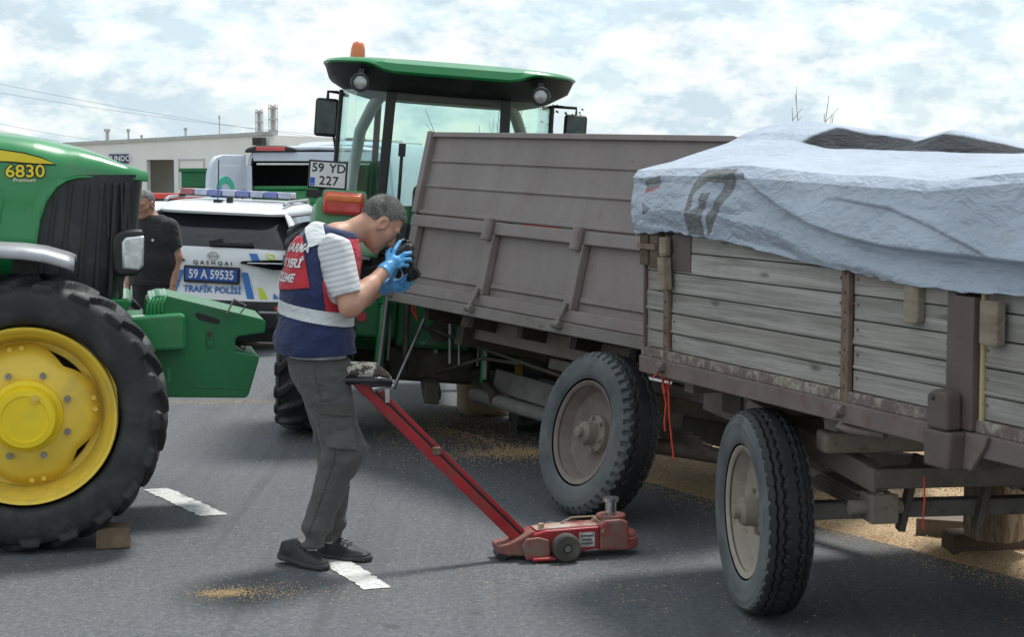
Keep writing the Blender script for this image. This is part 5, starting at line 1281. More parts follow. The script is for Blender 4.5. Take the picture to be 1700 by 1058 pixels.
b = MB(); b.cyl((0.54, 0, 0.17), (0.54, 0, 0.19), 0.07, n=28); b.build('ram_collar', M['redworn'], tj, bevel=0.005, smooth=40)
b = MB(); b.box(0.36, 0.435, -0.0885, -0.084, 0.055, 0.125); st_ = b.build('sticker', mk('worn_sticker', (0.62, 0.61, 0.57), 0.6, var=0.25, sc=40, dirt=(0.2, 0.19, 0.18), dirt_amt=0.4, dirt_sc=30), tj)
for k, (x0, x1) in enumerate(((0.367, 0.428), (0.375, 0.42), (0.37, 0.425))):
    b = MB(); z = 0.108 - 0.018 * k; b.box(x0, x1, -0.0898, -0.0884, z - 0.004, z + 0.004); b.build('print_line', mk('sticker_print%d' % k, (0.12, 0.12, 0.12), 0.6, var=0.5, sc=90), st_)
for y0 in (-0.165, 0.105):
    w = MB(); w.lathe([(y0, 0.022), (y0, 0.058), (y0 + 0.008, 0.066), (y0 + 0.05, 0.066), (y0 + 0.06, 0.058), (y0 + 0.06, 0.022)], (0, 0, 0), 'y', 36)
    wh = w.build('wheel', mk('jack_wheel_rubber', (0.06, 0.055, 0.05), 0.75, var=0.3, dirt=(0.15, 0.13, 0.11), dirt_amt=0.3), tj, smooth=40); wh.location = (0.285, 0, 0.068)
    yo = y0 + 0.002 if y0 < 0 else y0 + 0.058
    c_ = MB(); c_.cyl((0, y0 + 0.006, 0), (0, y0 + 0.054, 0), 0.036, n=24); c_.build('wheel_hub', M['black'], wh)
    c_ = MB(); c_.cyl((0, yo - 0.006, 0), (0, yo + 0.006, 0), 0.016, n=12); c_.build('wheel_bolt', M['steel'], wh)
b = MB(); b.cyl((0.285, -0.11, 0.068), (0.285, 0.11, 0.068), 0.014); b.build('axle', M['steel'], tj)
b = MB(); b.prism([(0.10, 0.01), (0.08, 0.075), (0.10, 0.11), (0.16, 0.115), (0.21, 0.10), (0.215, 0.03), (0.17, 0.012)], -0.11, -0.09); b.build('side_cheek', M['redworn'], tj, bevel=0.006)
b = MB(); b.box(0.12, 0.235, -0.15, -0.09, 0.012, 0.026); b.build('pedal', M['red'], tj, bevel=0.005)
b = MB(); b.prism([(-0.03, 0.075), (-0.02, 0.035), (0.10, 0.02), (0.16, 0.03), (0.15, 0.14), (0.08, 0.105), (0.03, 0.085)], -0.07, 0.07); b.build('handle_socket', M['redworn'], tj, bevel=0.008)
b = MB(); b.cyl((0.0, -0.05, 0.026), (0.0, 0.05, 0.026), 0.024, n=20); b.build('caster', M['black'], tj)
b = MB(); b.cyl((0.19, -0.03, 0.14), (0.19, -0.03, 0.165), 0.014, n=10); b.tube([(0.30, 0.02, 0.152), (0.36, 0.05, 0.17), (0.46, 0.03, 0.175), (0.49, -0.08, 0.15), (0.47, -0.093, 0.12)], 0.005, 6); b.build('oil_line', mk('brass_line', (0.45, 0.38, 0.25), 0.5, 0.4), tj, smooth=60)
h0, h1 = Vector((0.10, 0, 0.085)), Vector((-0.70, 0, 0.90)); hd = (h1 - h0).normalized(); hu = Vector((hd.z, 0, -hd.x)); hu = hu if hu.z > 0 else -hu
b = MB(); b.bar(h0 - hu * 0.010, h1 - hu * 0.010, 0.05, 0.045, up=hu); b.build('handle', M['red'], tj, bevel=0.005)
b = MB(); b.bar(h0 + hd * 0.02 + hu * 0.034, h1 - hd * 0.16 + hu * 0.034, 0.018, 0.022, up=hu); b.build('control_rod', M['red'], tj, bevel=0.004)
b = MB(); b.bar(h0 + hd * 0.02 + hu * 0.018, h1 - hd * 0.14 + hu * 0.018, 0.030, 0.012, up=hu); b.build('handle_slot', M['ink'], tj)
b = MB(); p = h0 + hd * 0.58; b.box(p.x - 0.02, p.x + 0.02, -0.03, 0.03, p.z + 0.01, p.z + 0.045); b.build('rod_clip', M['rust'], tj, bevel=0.004)
# head of the handle: chipped cover, black grips, release lever
hx, hz_ = h1.x, h1.z
b = MB(); b.prism([(hx - 0.055, hz_ - 0.005), (hx - 0.055, hz_ + 0.03), (hx + 0.06, hz_ + 0.045), (hx + 0.12, hz_ + 0.04), (hx + 0.17, hz_ + 0.0), (hx + 0.19, hz_ - 0.035), (hx + 0.12, hz_ - 0.015), (hx + 0.03, hz_ - 0.01)], -0.05, 0.05)
nn = NT('chipped_cover'); v = nn.coord(); a = nn.noise(v, 16, 6, 0.7); nn.base(nn.ramp(a, [(0.50, (0.09, 0.075, 0.065)), (0.54, (0.62, 0.58, 0.48))])); nn.rough(0.7); nn.bump(a, 0.4, 0.004)
b.build('handle_cover', nn.m, tj, bevel=0.012)
b = MB(); b.tube([(hx - 0.09, -0.03, hz_ - 0.03), (hx + 0.02, -0.075, hz_ - 0.028), (hx + 0.12, -0.08, hz_ - 0.032), (hx + 0.175, -0.06, hz_ - 0.045)], 0.020, 10); b.build('grip', M['blackgloss'], tj, smooth=60)
b = MB(); b.tube([(hx + 0.09, -0.06, hz_ - 0.068), (hx + 0.15, -0.06, hz_ - 0.062), (hx + 0.185, -0.03, hz_ - 0.065)], 0.011, 8); b.bar((hx + 0.165, -0.02, hz_ - 0.05), (hx + 0.165, -0.02, hz_ - 0.14), 0.02, 0.012); b.build('release_lever', M['chrome'], tj, smooth=60)

# ================================================================== people
def mat_skin(name, c):
    n = NT(name); v = n.coord(); a = n.noise(v, 14, 5, 0.6)
    n.base(n.ramp(a, [(0.3, tuple(x * 0.85 for x in c)), (0.7, tuple(min(1, x * 1.12) for x in c))])); n.rough(0.52)
    n.p.inputs['Subsurface Weight'].default_value = 0.12; n.p.inputs['Subsurface Radius'].default_value = (0.012, 0.004, 0.002)
    n.bump(n.noise(v, 160, 3, 0.6), 0.08, 0.002); return n.m
def mat_cloth(name, c, var=0.15, sc=9, weave=420, bump=0.25):
    n = NT(name); v = n.coord(); a = n.noise(v, sc, 5, 0.6)
    n.base(n.ramp(a, [(0.3, tuple(x * (1 - var) for x in c)), (0.7, tuple(x * (1 + var) for x in c))])); n.rough(0.85); n.p.inputs['Sheen Weight'].default_value = 0.15
    rg = n.math('ABSOLUTE', n.math('SUBTRACT', n.noise(n.coord((1, 1, 1.7)), 8.5, 3, 0.55, 0.7), 0.5))
    n.bump(n.math('ADD', n.math('MULTIPLY', rg, -2.4), n.math('ADD', n.math('MULTIPLY', n.noise(v, 34, 5, 0.6), 0.35), n.math('MULTIPLY', n.noise(v, weave, 2, 0.5), 0.08))), bump * 1.9, 0.020); return n.m
M['skin'] = mat_skin('skin', (0.52, 0.29, 0.20)); M['skin2'] = mat_skin('skin_tan', (0.40, 0.21, 0.14))
M['pants'] = mat_cloth('grey_cargo', (0.092, 0.089, 0.088)); M['navy'] = mat_cloth('navy_vest', (0.014, 0.024, 0.088), 0.25)
M['redcloth'] = mat_cloth('red_cloth', (0.50, 0.022, 0.04), 0.12); M['reflect'] = mat_cloth('reflective_band', (0.62, 0.65, 0.66), 0.1, 20)
M['blackcloth'] = mat_cloth('black_cloth', (0.014, 0.013, 0.016), 0.25); M['shoe'] = mk('black_shoe', (0.030, 0.031, 0.035), 0.6, var=0.3, sc=14, dirt=(0.06, 0.058, 0.055), dirt_amt=0.25, bump=0.3, bsc=120)
M['sole'] = mk('grey_sole', (0.055, 0.055, 0.057), 0.75, var=0.3, sc=20, bump=0.3)
M['pants_flap'] = mat_cloth('grey_cargo_flap', (0.072, 0.068, 0.063))
M['glove'] = mk('blue_glove', (0.10, 0.38, 0.72), 0.42, var=0.12, sc=16, bump=0.35, bsc=60)
n = NT('grey_hair'); v = n.coord((1.6, 1.6, 0.7)); a = n.noise(v, 130, 4, 0.7); a2 = n.noise(v, 18, 3, 0.6)
c = n.ramp(a, [(0.35, (0.05, 0.047, 0.045)), (0.62, (0.36, 0.345, 0.33))]); c = n.mix(n.val(a2, 0.4, 0.65, 0.1, 0.6), c, (0.045, 0.04, 0.038)); n.base(c); n.rough(0.7); n.bump(a, 0.8, 0.006); M['hair'] = n.m
n = NT('striped_shirt'); v = n.coord()
wv = n.node('ShaderNodeTexWave', {'Vector': n.node('ShaderNodeMapping', {'Vector': v, 'Rotation': (0, R(14), 0)}).outputs[0], 'Scale': 13.0, 'Distortion': 0.6, 'Detail': 1.0, 'Detail Scale': 2.0}, bands_direction='Z').outputs['Fac']
n.base(n.mix(n.val(wv, 0.50, 0.68, 0, 1), (0.72, 0.73, 0.74), (0.53, 0.55, 0.57))); n.rough(0.85); n.bump(n.noise(v, 28, 5, 0.6), 0.3, 0.008); M['stripe'] = n.m

def head_frame(c, f, l, pitch):
    z = np.array([0, 0, 1.0]); up_h = f * math.sin(pitch) + z * math.cos(pitch); fw_h = f * math.cos(pitch) - z * math.sin(pitch)
    return np.stack([fw_h, l, up_h], 1)      # columns: head x, y, z in world
def head_sdf(P, c, Mh, s=1.0):
    q = (P - c) @ Mh / s
    ay = np.abs(q[..., 1]); m_ = np.stack([q[..., 0], ay, q[..., 2]], -1)
    d = ell(q, (-0.012, 0, 0.030), (0.098, 0.077, 0.092))
    d = smin(d, ell(q, (0.028, 0, -0.045), (0.064, 0.060, 0.082)), 0.03)
    d = smin(d, cap(m_, (-0.015, 0.055, -0.05), (0.05, 0.030, -0.098), 0.020, 0.016), 0.03)
    d = smin(d, ell(q, (0.068, 0, -0.102), (0.026, 0.026, 0.022)), 0.02)
    d = smin(d, cap(m_, (0.082, 0.006, 0.022), (0.072, 0.045, 0.022), 0.012, 0.012), 0.015)
    d = smin(d, cap(m_, (0.060, 0.045, -0.03), (0.048, 0.055, -0.02), 0.018), 0.02)
    d = smax(d, -ell(m_, (0.098, 0.032, 0.000), (0.016, 0.019, 0.012)), 0.010)
    d = smin(d, ell(m_, (0.074, 0.032, 0.000), (0.013, 0.015, 0.011)), 0.004)
    d = smin(d, cap(q, (0.090, 0, 0.008), (0.116, 0, -0.036), 0.008, 0.012), 0.012)
    d = smin(d, cap(m_, (0.098, 0.000, -0.042), (0.095, 0.012, -0.042), 0.010, 0.008), 0.008)
    d = smin(d, cap(m_, (0.090, 0.0, -0.066), (0.078, 0.022, -0.069), 0.007, 0.004), 0.006)
    d = smin(d, cap(m_, (0.088, 0.0, -0.079), (0.078, 0.020, -0.077), 0.008, 0.004), 0.006)
    ear = smax(ell(m_, (-0.010, 0.080, -0.010), (0.027, 0.014, 0.036)), -ell(m_, (-0.004, 0.095, -0.010), (0.015, 0.012, 0.022)), 0.006)
    d = smin(d, ear, 0.008)
    return d * s
def hair_sdf(P, c, Mh, s=1.0, thick=0.003):
    q = (P - c) @ Mh / s
    d = ell(q, (-0.014, 0, 0.032), (0.0985 + thick, 0.0775 + thick, 0.0915 + thick * 1.8)) + 0.0022 * vnoise(q * 140)
    line = np.interp(q[..., 0], [-0.12, -0.05, -0.012, 0.012, 0.03, 0.06, 0.1], [-0.045, -0.030, 0.018, 0.030, 0.060, 0.076, 0.082])
    return smax(d, line - q[..., 2] - 0.004 * vnoise(q * 60 + 3), 0.006) * s
def hand_sdf(P, palm, fingers, r=0.0095, pr=0.024):
    """palm = two points across the palm; fingers = list of joint chains"""
    d = cap(P, palm[0], palm[1], pr * 0.9, pr)
    for k, ch_ in enumerate(fingers):
        rr = [r * 1.08, r * 1.0, r * 0.92, r * 0.82][:len(ch_)]
        d = smin(d, chain(P, [np.asarray(p, float) for p in ch_], rr, 0.003), 0.007)
    return d
A_ = lambda *p: np.array(p, float)

# ---------------------------------------------- photographer in vest
PO = Vector((-0.87, 7.72, 0))
pm = thing('person', 'bent man in navy and red vest and blue gloves photographing the brown trailer', 'person', loc=PO)
yw_ = R(20); f_ = A_(math.cos(yw_), math.sin(yw_), 0); l_ = A_(-math.sin(yw_), math.cos(yw_), 0); z_ = A_(0, 0, 1)
B3 = np.stack([f_, l_, z_], 1)
def W3(a, b, c): return f_ * a + l_ * b + z_ * c
spine = [(-0.020, 0.93, 0.122), (-0.035, 1.06, 0.118), (-0.012, 1.28, 0.128), (0.020, 1.42, 0.112), (0.062, 1.52, 0.070)]
def torso(P, infl=0.0, lat=0.70):
    q = P @ B3; q = np.stack([q[..., 0], q[..., 1] * lat, q[..., 2]], -1)
    return chain(q, [A_(a, 0, c) for a, c, r in spine], [r + infl for a, c, r in spine], 0.05)
SR, ER, WRi = A_(0.085, -0.175, 1.455), A_(0.150, -0.235, 1.215), A_(0.298, -0.045, 1.372)
SL, EL, WL = A_(-0.030, 0.19, 1.46), A_(0.16, 0.27, 1.22), A_(0.285, 0.16, 1.285)
HC = A_(0.262, 0.095, 1.578); HP_ = R(47); Mh = head_frame(HC, f_, l_, HP_)
HR, KR, AR = A_(0.0, -0.085, 0.90), A_(0.105, -0.115, 0.545), A_(-0.055, -0.055, 0.12)
HL, KL, AL = A_(-0.035, 0.10, 0.90), A_(0.045, 0.10, 0.52), A_(0.020, 0.095, 0.12)
fingR = [[(0.318, -0.005, 1.41), (0.332, 0.012, 1.455), (0.345, 0.05, 1.482), (0.352, 0.085, 1.492)],
         [(0.340, -0.005, 1.415), (0.378, 0.002, 1.437), (0.402, 0.03, 1.440), (0.405, 0.062, 1.432)],
         [(0.345, -0.012, 1.398), (0.380, -0.006, 1.412), (0.400, 0.02, 1.412), (0.402, 0.05, 1.405)],
         [(0.340, -0.018, 1.380), (0.370, -0.012, 1.388), (0.388, 0.012, 1.386), (0.388, 0.036, 1.380)],
         [(0.302, -0.020, 1.398), (0.300, 0.005, 1.435), (0.312, 0.035, 1.458)]]
fingL = [[(0.325, 0.13, 1.300), (0.362, 0.105, 1.312), (0.388, 0.080, 1.345)], [(0.330, 0.145, 1.285), (0.372, 0.125, 1.292), (0.402, 0.098, 1.322)],
         [(0.325, 0.160, 1.272), (0.368, 0.145, 1.272), (0.402, 0.118, 1.298)], [(0.315, 0.170, 1.262), (0.352, 0.160, 1.258), (0.384, 0.138, 1.276)],
         [(0.300, 0.120, 1.300), (0.318, 0.085, 1.325), (0.332, 0.065, 1.355)]]
def arms(P, e=0.0):
    d = chain(P, [SR, ER, WRi], [0.056 + e, 0.046 + e, 0.030 + e], 0.03)
    d = smin(d, cap(P, ER + (WRi - ER) * 0.18, ER + (WRi - ER) * 0.5, 0.047 + e, 0.040 + e), 0.03)
    d2 = chain(P, [SL, EL, WL], [0.056 + e, 0.046 + e, 0.030 + e], 0.03)
    return np.minimum(d, d2)
def legs(P, e=0.0):
    a = chain(P, [HR, KR, AR], [0.092 + e, 0.066 + e, 0.050 + e], 0.06); b = chain(P, [HL, KL, AL], [0.092 + e, 0.066 + e, 0.050 + e], 0.06)
    return smin(a, b, 0.03)
def body_fn(P):
    d = torso(P, -0.012)
    nk = cap(P, HC + Mh @ A_(-0.035, 0, -0.04), W3(0.050, 0, 1.49), 0.056, 0.062)
    d = smin(d, nk, 0.04); d = smin(d, within(P, HC, 0.19, lambda q: head_sdf(q, HC, Mh)), 0.014)
    d = smin(d, arms(P), 0.04); d = smin(d, legs(P, -0.022), 0.05)
    d = smin(d, within(P, (0.35, 0.02, 1.42), 0.14, lambda q: hand_sdf(q, (WRi, WRi + A_(0.035, 0.03, 0.03)), fingR, 0.0075, 0.018)), 0.01)
    return smin(d, within(P, (0.33, 0.12, 1.29), 0.15, lambda q: hand_sdf(q, (WL, WL + A_(0.035, -0.02, 0.0)), fingL, 0.0075, 0.018)), 0.01)
sdf_obj('body', body_fn, (-0.33, -0.36, 0.06), (0.46, 0.42, 1.78), 0.0048, M['skin'], pm)
sdf_obj('hair', lambda P: hair_sdf(P, HC, Mh), HC - 0.15, HC + 0.15, 0.0042, M['hair'], pm)
def strands(hobj, N, length, Mh_, sy_=0):
    """short separate hairs standing off the scalp"""
    me_ = hobj.data; nv = len(me_.vertices); co = np.zeros(nv * 3, np.float32); no = np.zeros(nv * 3, np.float32)
    me_.vertices.foreach_get('co', co); me_.vertices.foreach_get('normal', no); co = co.reshape(-1, 3); no = no.reshape(-1, 3)
    k = rng.integers(0, nv, N); p = co[k] + (rng.random((N, 3)) - 0.5) * 0.004; nn_ = no[k]; fwd = Mh_[:, 0] * 0.6 + Mh_[:, 2] * 0.2
    d = nn_ * 0.55 + fwd + (rng.random((N, 3)) - 0.5) * 0.7; d /= np.linalg.norm(d, axis=1)[:, None]
    sd2 = np.cross(d, nn_); sd2 /= np.linalg.norm(sd2, axis=1)[:, None] + 1e-6; L_ = length * (0.5 + rng.random(N))[:, None]
    V_ = np.stack([p - sd2 * 0.0007, p + sd2 * 0.0007, p + d * L_ + nn_ * 0.001], 1).reshape(-1, 3)
    o_ = obj('hair_strands', mesh_np('hair_strands', V_, np.arange(3 * N).reshape(-1, 3)), M['hair'], hobj); o_['kind'] = 'stuff'; return o_
strands([o_ for o_ in pm.children if o_.name.startswith('hair')][0], 9000, 0.011, Mh)
for sy in (1, -1):
    e_ = HC + Mh @ A_(0.080, 0.032 * sy, 0.021)
    b = MB(); b.tube([tuple(HC + Mh @ A_(0.094, 0.016 * sy, 0.020)), tuple(HC + Mh @ A_(0.092, 0.032 * sy, 0.026)), tuple(HC + Mh @ A_(0.078, 0.050 * sy, 0.020))], 0.005, 6); b.build('eyebrow', M['hair'], pm, smooth=60)
def pants_fn(P):
    wr = 0.008 * fbm(P * A_(9, 9, 16), 3) + 0.020 * np.abs(fbm(P * A_(8, 8, 9) + A_(3, 5, 9) + 0.25 * P[..., [2, 0, 1]] * 20, 2)) - 0.006 + 0.007 * np.sin(P[..., 2] * 62 + 7 * P[..., 0]) * np.clip((0.34 - P[..., 2]) * 5, 0, 1) + 0.005 * np.sin((P[..., 2] - P[..., 0]) * 48) * np.exp(-((P[..., 2] - 0.52) / 0.1) ** 2)
    a = chain(P, [HR, KR, AR], [0.114, 0.083, 0.058], 0.06); b = chain(P, [HL, KL, AL], [0.106, 0.078, 0.057], 0.06)
    d = smin(a, b, 0.025); d = smin(d, smax(torso(P, 0.014), P[..., 2] - 0.97, 0.01), 0.05)
    return smax(smax(d + wr, P[..., 2] - 0.968, 0.01), 0.085 - P[..., 2] + 0.02 * P[..., 0], 0.006)
PB = nets(pants_fn, (-0.30, -0.34, 0.06), (0.36, 0.32, 1.0), 0.006)
pants = sdf_obj('trousers', None, None, None, 0, M['pants'], pm, base=PB)
def cut(co, no): return (tuple(co), tuple(no))
# cargo pocket and flap on the near thigh
pk = [cut((0, -0.10, 0), (0, 1, 0)), cut((0.012, 0, 0.68), (-1, 0, -0.22)), cut((0.150, 0, 0.68), (1, 0, 0.22)), cut((0.08, 0, 0.575), (-0.12, 0, -1)), cut((0, 0, 0.765), (0.05, 0, 1))]
sdf_obj('cargo_pocket', None, None, None, 0, M['pants'], pm, pk, 0.008, PB, 0.016)
pk2 = [cut((0, -0.10, 0), (0, 1, 0)), cut((0.000, 0, 0.74), (-1, 0, -0.22)), cut((0.142, 0, 0.74), (1, 0, 0.22)), cut((0.08, 0, 0.722), (-0.1, 0, -1)), cut((0.08, 0, 0.775), (0.05, 0, 1))]
sdf_obj('pocket_flap', None, None, None, 0, M['pants_flap'], pm, pk2, 0.008, PB, 0.024)
vb_ = BVHTree.FromPolygons([tuple(p) for p in PB[0]], [tuple(int(i) for i in q) for q in PB[1]])
def on_pants(x, z):
    h = vb_.ray_cast(Vector((x, -0.6, z)), Vector((0, 1, 0))); return h[0] if h[0] else Vector((x, -0.1, z))
for nm_, pts_ in (('side_seam', [(0.0 + 0.10 * t - 0.02, 0.93 - 0.40 * t) for t in np.linspace(0, 0.95, 24)] + [(0.075 - 0.14 * t, 0.53 - 0.38 * t) for t in np.linspace(0.05, 1, 22)]),):
    b = MB(); b.tube([on_pants(x, z) + Vector((0, -0.001, 0)) for x, z in pts_], 0.0028, 5); b.build(nm_, M['pants_flap'], pm, smooth=60)
def shirt_fn(P):
    d = torso(P, 0.006)
    for S_, E_ in ((SR, ER), (SL, EL)):
        ax = (E_ - S_) / np.linalg.norm(E_ - S_); sl_ = cap(P, S_ - ax * 0.02, E_, 0.071, 0.068)
        sl_ = smax(sl_, ((P - S_) @ ax) - 0.205, 0.006); d = smin(d, sl_, 0.05)
    d = d + 0.004 * fbm(P * A_(14, 14, 11), 3) + 0.016 * np.abs(fbm(P * A_(10, 10, 8) + 2, 2)) - 0.004
    hm_ = 0.918 - P[..., 2] + 0.08 * P[..., 0]
    nk = P[..., 2] - 1.56 + 0.35 * P[..., 0]
    return smax(smax(d, hm_, 0.006), nk, 0.01)
sdf_obj('striped_shirt', shirt_fn, (-0.36, -0.38, 0.88), (0.30, 0.42, 1.62), 0.006, M['stripe'], pm)
def vest_fn(P):
    q = P @ B3
    d = torso(P, 0.028, 0.72) - 0.024 * np.clip((1.22 - P[..., 2]) * 3.0, 0, 1) - 0.012 * np.clip(-q[..., 0] * 6, 0, 1)
    for S_, E_ in ((SR, ER), (SL, EL)):
        ax = (E_ - S_) / np.linalg.norm(E_ - S_); out = (S_ - W3(0.02, 0, S_[2]))
        d = smax(d, -cap(P, S_ + out * 0.10 + A_(0, 0, 0.01), E_ + out * 0.2, 0.092, 0.115), 0.015)
    d = d + 0.009 * fbm(P * A_(8, 8, 13), 3) + 0.022 * np.abs(fbm(P * A_(6, 6, 8) + 5, 2)) - 0.007 + 0.004 * np.sin(P[..., 2] * 55 + 11 * P[..., 0]) * np.clip((1.12 - P[..., 2]) * 6, 0, 1)
    bot = 0.985 + 0.012 * np.sin(9 * P[..., 0]) - 0.06 * P[..., 0] - P[..., 2]
    return smax(smax(d, bot, 0.008), P[..., 2] - 1.575 + 0.25 * P[..., 0], 0.012)
VLO, VHI = (-0.36, -0.36, 0.93), (0.32, 0.38, 1.64)
VB = nets(vest_fn, VLO, VHI, 0.006)
sdf_obj('vest', None, None, None, 0, M['navy'], pm, base=VB)
def vest_patch(name, off, mat, cuts): return sdf_obj(name, None, None, None, 0, mat, pm, cuts, 0.003, VB, off)
bn = A_(0.17, 0, 1.0) / np.linalg.norm(A_(0.17, 0, 1.0)); bc_ = A_(0.0, 0, 1.168)
vest_patch('waist_band', 0.005, M['reflect'], [cut(bc_ + bn * 0.030, bn), cut(bc_ - bn * 0.030, -bn)])
vest_patch('back_panel', 0.004, M['redcloth'], [cut((-0.052, 0, 1.40), (1, 0, 0.22)), cut((0, 0, 1.530), (-0.1, 0, 1)), cut((-0.14, 0, 1.285), (0.12, 0, -1))])
vest_patch('front_panel', 0.004, M['redcloth'], [cut((0.035, 0, 1.25), (-1, 0, -0.1)), cut((0, 0, 1.325), (0, 0, 1)), cut(bc_ + bn * 0.031, -bn)])
vest_patch('shoulder_band', 0.005, M['reflect'], [cut((0, 0, 1.487), (0.35, 0, -1)), cut((0.035, 0, 1.52), (1, 0, 0.35)), cut((-0.06, 0, 1.52), (-1, 0, -0.45)), cut((0, 0.02, 1.52), (0, 1, 0))])
vest_patch('collar_panel', 0.004, M['redcloth'], [cut((0.115, 0, 1.42), (-1, 0, 0.1)), cut((0, 0, 1.33), (0, 0, -1)), cut((0, 0, 1.525), (0.1, 0, 1))])
# lettering wraps round the back panel
def wrap_text(body, q_l, z, size):
    m4 = Matrix(((0, 0, -1, 0), (-1, 0, 0, 0), (0, 1, 0, 0), (0, 0, 0, 1)))
    cu = bpy.data.curves.new('vest_lettering', 'FONT'); cu.body = body; cu.size = size; cu.align_x = 'CENTER'; cu.align_y = 'CENTER'; cu.offset = 0.0018; cu.resolution_u = 2
    t = bpy.data.objects.new('vest_lettering', cu); col.objects.link(t); bpy.context.view_layer.update()
    me = bpy.data.meshes.new_from_object(t.evaluated_get(bpy.context.evaluated_depsgraph_get())); bpy.data.objects.remove(t)
    bm = bmesh.new(); bm.from_mesh(me); bmesh.ops.subdivide_edges(bm, edges=bm.edges[:], cuts=1)
    bmesh.ops.triangulate(bm, faces=bm.faces[:]); bm.to_mesh(me); bm.free()
    co = np.zeros(len(me.vertices) * 3); me.vertices.foreach_get('co', co); co = co.reshape(-1, 3)
    P = -f_ * 0.32 + np.outer(q_l - co[:, 0], l_) + np.outer(z + co[:, 1], z_)
    P = P + np.outer((z + co[:, 1] - 1.3) * 0.25, f_)
    for _ in range(60): P = P + np.outer(np.clip(vest_fn(P) - 0.0085, -0.02, 0.05) * 0.8, f_)
    me.vertices.foreach_set('co', P.astype(np.float32).ravel()); me.update(); me.materials.clear()
    obj('lettering', me, M['reflect'], pm)
wrap_text('JANDARMA', -0.02, 1.470, 0.052); wrap_text('OLAY YERİ', -0.02, 1.402, 0.052); wrap_text('İNCELEME', -0.02, 1.336, 0.052)
# shoes
def shoe(heel, toe, ank, nm='shoe'):
    heel, toe, ank = map(lambda p: np.asarray(p, float), (heel, toe, ank)); ax = toe - heel; L = np.linalg.norm(ax); ax /= L; sd_ = np.cross(z_, ax); sd_ /= np.linalg.norm(sd_); up_ = np.cross(ax, sd_)
    Ms = np.stack([ax, sd_, up_], 1)
    def plan(q, g=0.0):      # shoe outline seen from above
        c2 = lambda x0, y0, x1, y1, r0, r1: cap(np.stack([q[..., 0], q[..., 1], 0 * q[..., 0]], -1), (x0, y0, 0), (x1, y1, 0), r0 + g, r1 + g)
        return smin(c2(0.040, 0, L * 0.62, 0.004, 0.034, 0.046), c2(L * 0.62, 0.004, L - 0.040, 0.0, 0.046, 0.037), 0.02)
    def fn(P):
        q = (P - heel) @ Ms
        topz = np.interp(q[..., 0] / L, [-0.05, 0.0, 0.12, 0.36, 0.50, 0.72, 0.90, 1.02], [0.080, 0.092, 0.088, 0.094, 0.076, 0.056, 0.046, 0.030])
        d = smax(plan(q) + 0.012 * np.clip(q[..., 2] / 0.09, 0, 1), (q[..., 2] - topz) * 0.9, 0.022)
        d = smin(d, cap(P, heel + ax * 0.075 + up_ * 0.06, ank - z_ * 0.01, 0.040, 0.044), 0.018)
        d = d - 0.0025 * (np.abs(q[..., 0] - L * 0.80) < 0.045) * (q[..., 2] < 0.035) - 0.002 * (np.abs(q[..., 0] - 0.03) < 0.035) * (q[..., 2] < 0.055)
        d = smax(d, -q[..., 2], 0.004)
        return smax(d, P[..., 2] - ank[2] - 0.002, 0.008)
    lo_ = np.minimum(np.minimum(heel, toe), ank) - 0.09; hi_ = np.maximum(np.maximum(heel, toe), ank) + 0.09
    s = sdf_obj(nm, fn, lo_, hi_, 0.004, M['shoe'], pm)
    def sole(P):
        q = (P - heel) @ Ms; tz = np.interp(q[..., 0] / L, [0, 0.3, 0.8, 1.0], [0.030, 0.022, 0.020, 0.026])
        return smax(plan(q, 0.004), np.maximum(q[..., 2] - tz, -q[..., 2]), 0.004) + 0.003 * (np.sin(q[..., 0] * 300) > 0.3) * (q[..., 2] < 0.010)
    sdf_obj('sole', sole, lo_, hi_, 0.004, M['sole'], s)
    b = MB()
    for k in range(4):
        p = heel + ax * (0.105 + 0.024 * k) + up_ * (0.098 - 0.008 * k); b.tube([p - sd_ * 0.028, p + up_ * 0.006, p + sd_ * 0.028], 0.0035, 6)
    b.build('laces', M['blackcloth'], s)
    return s
shoe((-0.215, 0.01, 0.022), (0.030, -0.165, 0.002), AR + A_(-0.02, -0.0, 0.0)); shoe((-0.055, 0.12, 0.002), (0.215, 0.015, 0.002), AL)
sdf_obj('sock', lambda P: np.minimum(cap(P, AR + A_(-0.02, 0, -0.03), AR + A_(-0.01, 0, 0.05), 0.046), cap(P, AL + A_(0, 0, -0.03), AL + A_(0.0, 0, 0.05), 0.046)), (-0.2, -0.2, 0.02), (0.2, 0.25, 0.24), 0.007, mat_cloth('pale_sock', (0.5, 0.46, 0.43)), pm)
gR = lambda P: smax(smin(hand_sdf(P, (WRi, WRi + A_(0.036, 0.028, 0.034)), fingR, 0.0108, 0.027), cap(P, WRi - (WRi - ER) * 0.10, WRi, 0.036, 0.033), 0.02) + 0.002 * vnoise(P * 55), -((P - (WRi - (WRi - ER) * 0.10)) @ ((WRi - ER) / np.linalg.norm(WRi - ER))), 0.003)
sdf_obj('glove', gR, WRi - 0.09, (0.47, 0.14, 1.53), 0.0036, M['glove'], pm)
gL = lambda P: smax(smin(hand_sdf(P, (WL, WL + A_(0.035, -0.02, 0.0)), fingL, 0.0108, 0.028), cap(P, WL - (WL - EL) * 0.2, WL, 0.038, 0.034), 0.02) + 0.002 * vnoise(P * 55), -((P - (WL - (WL - EL) * 0.2)) @ ((WL - EL) / np.linalg.norm(WL - EL))), 0.003)
sdf_obj('glove', gL, (0.18, 0.04, 1.17), (0.44, 0.26, 1.39), 0.0036, M['glove'], pm)
b = MB(); b.tube([tuple(HC + Mh @ A_(-0.06, 0.06, -0.11)), tuple(W3(0.13, 0.03, 1.46)), tuple(W3(0.17, 0.0, 1.36)), (0.25, 0.02, 1.38), (0.30, 0.03, 1.42)], 0.006, 6); b.build('camera_strap', M['blackcloth'], pm, smooth=60)

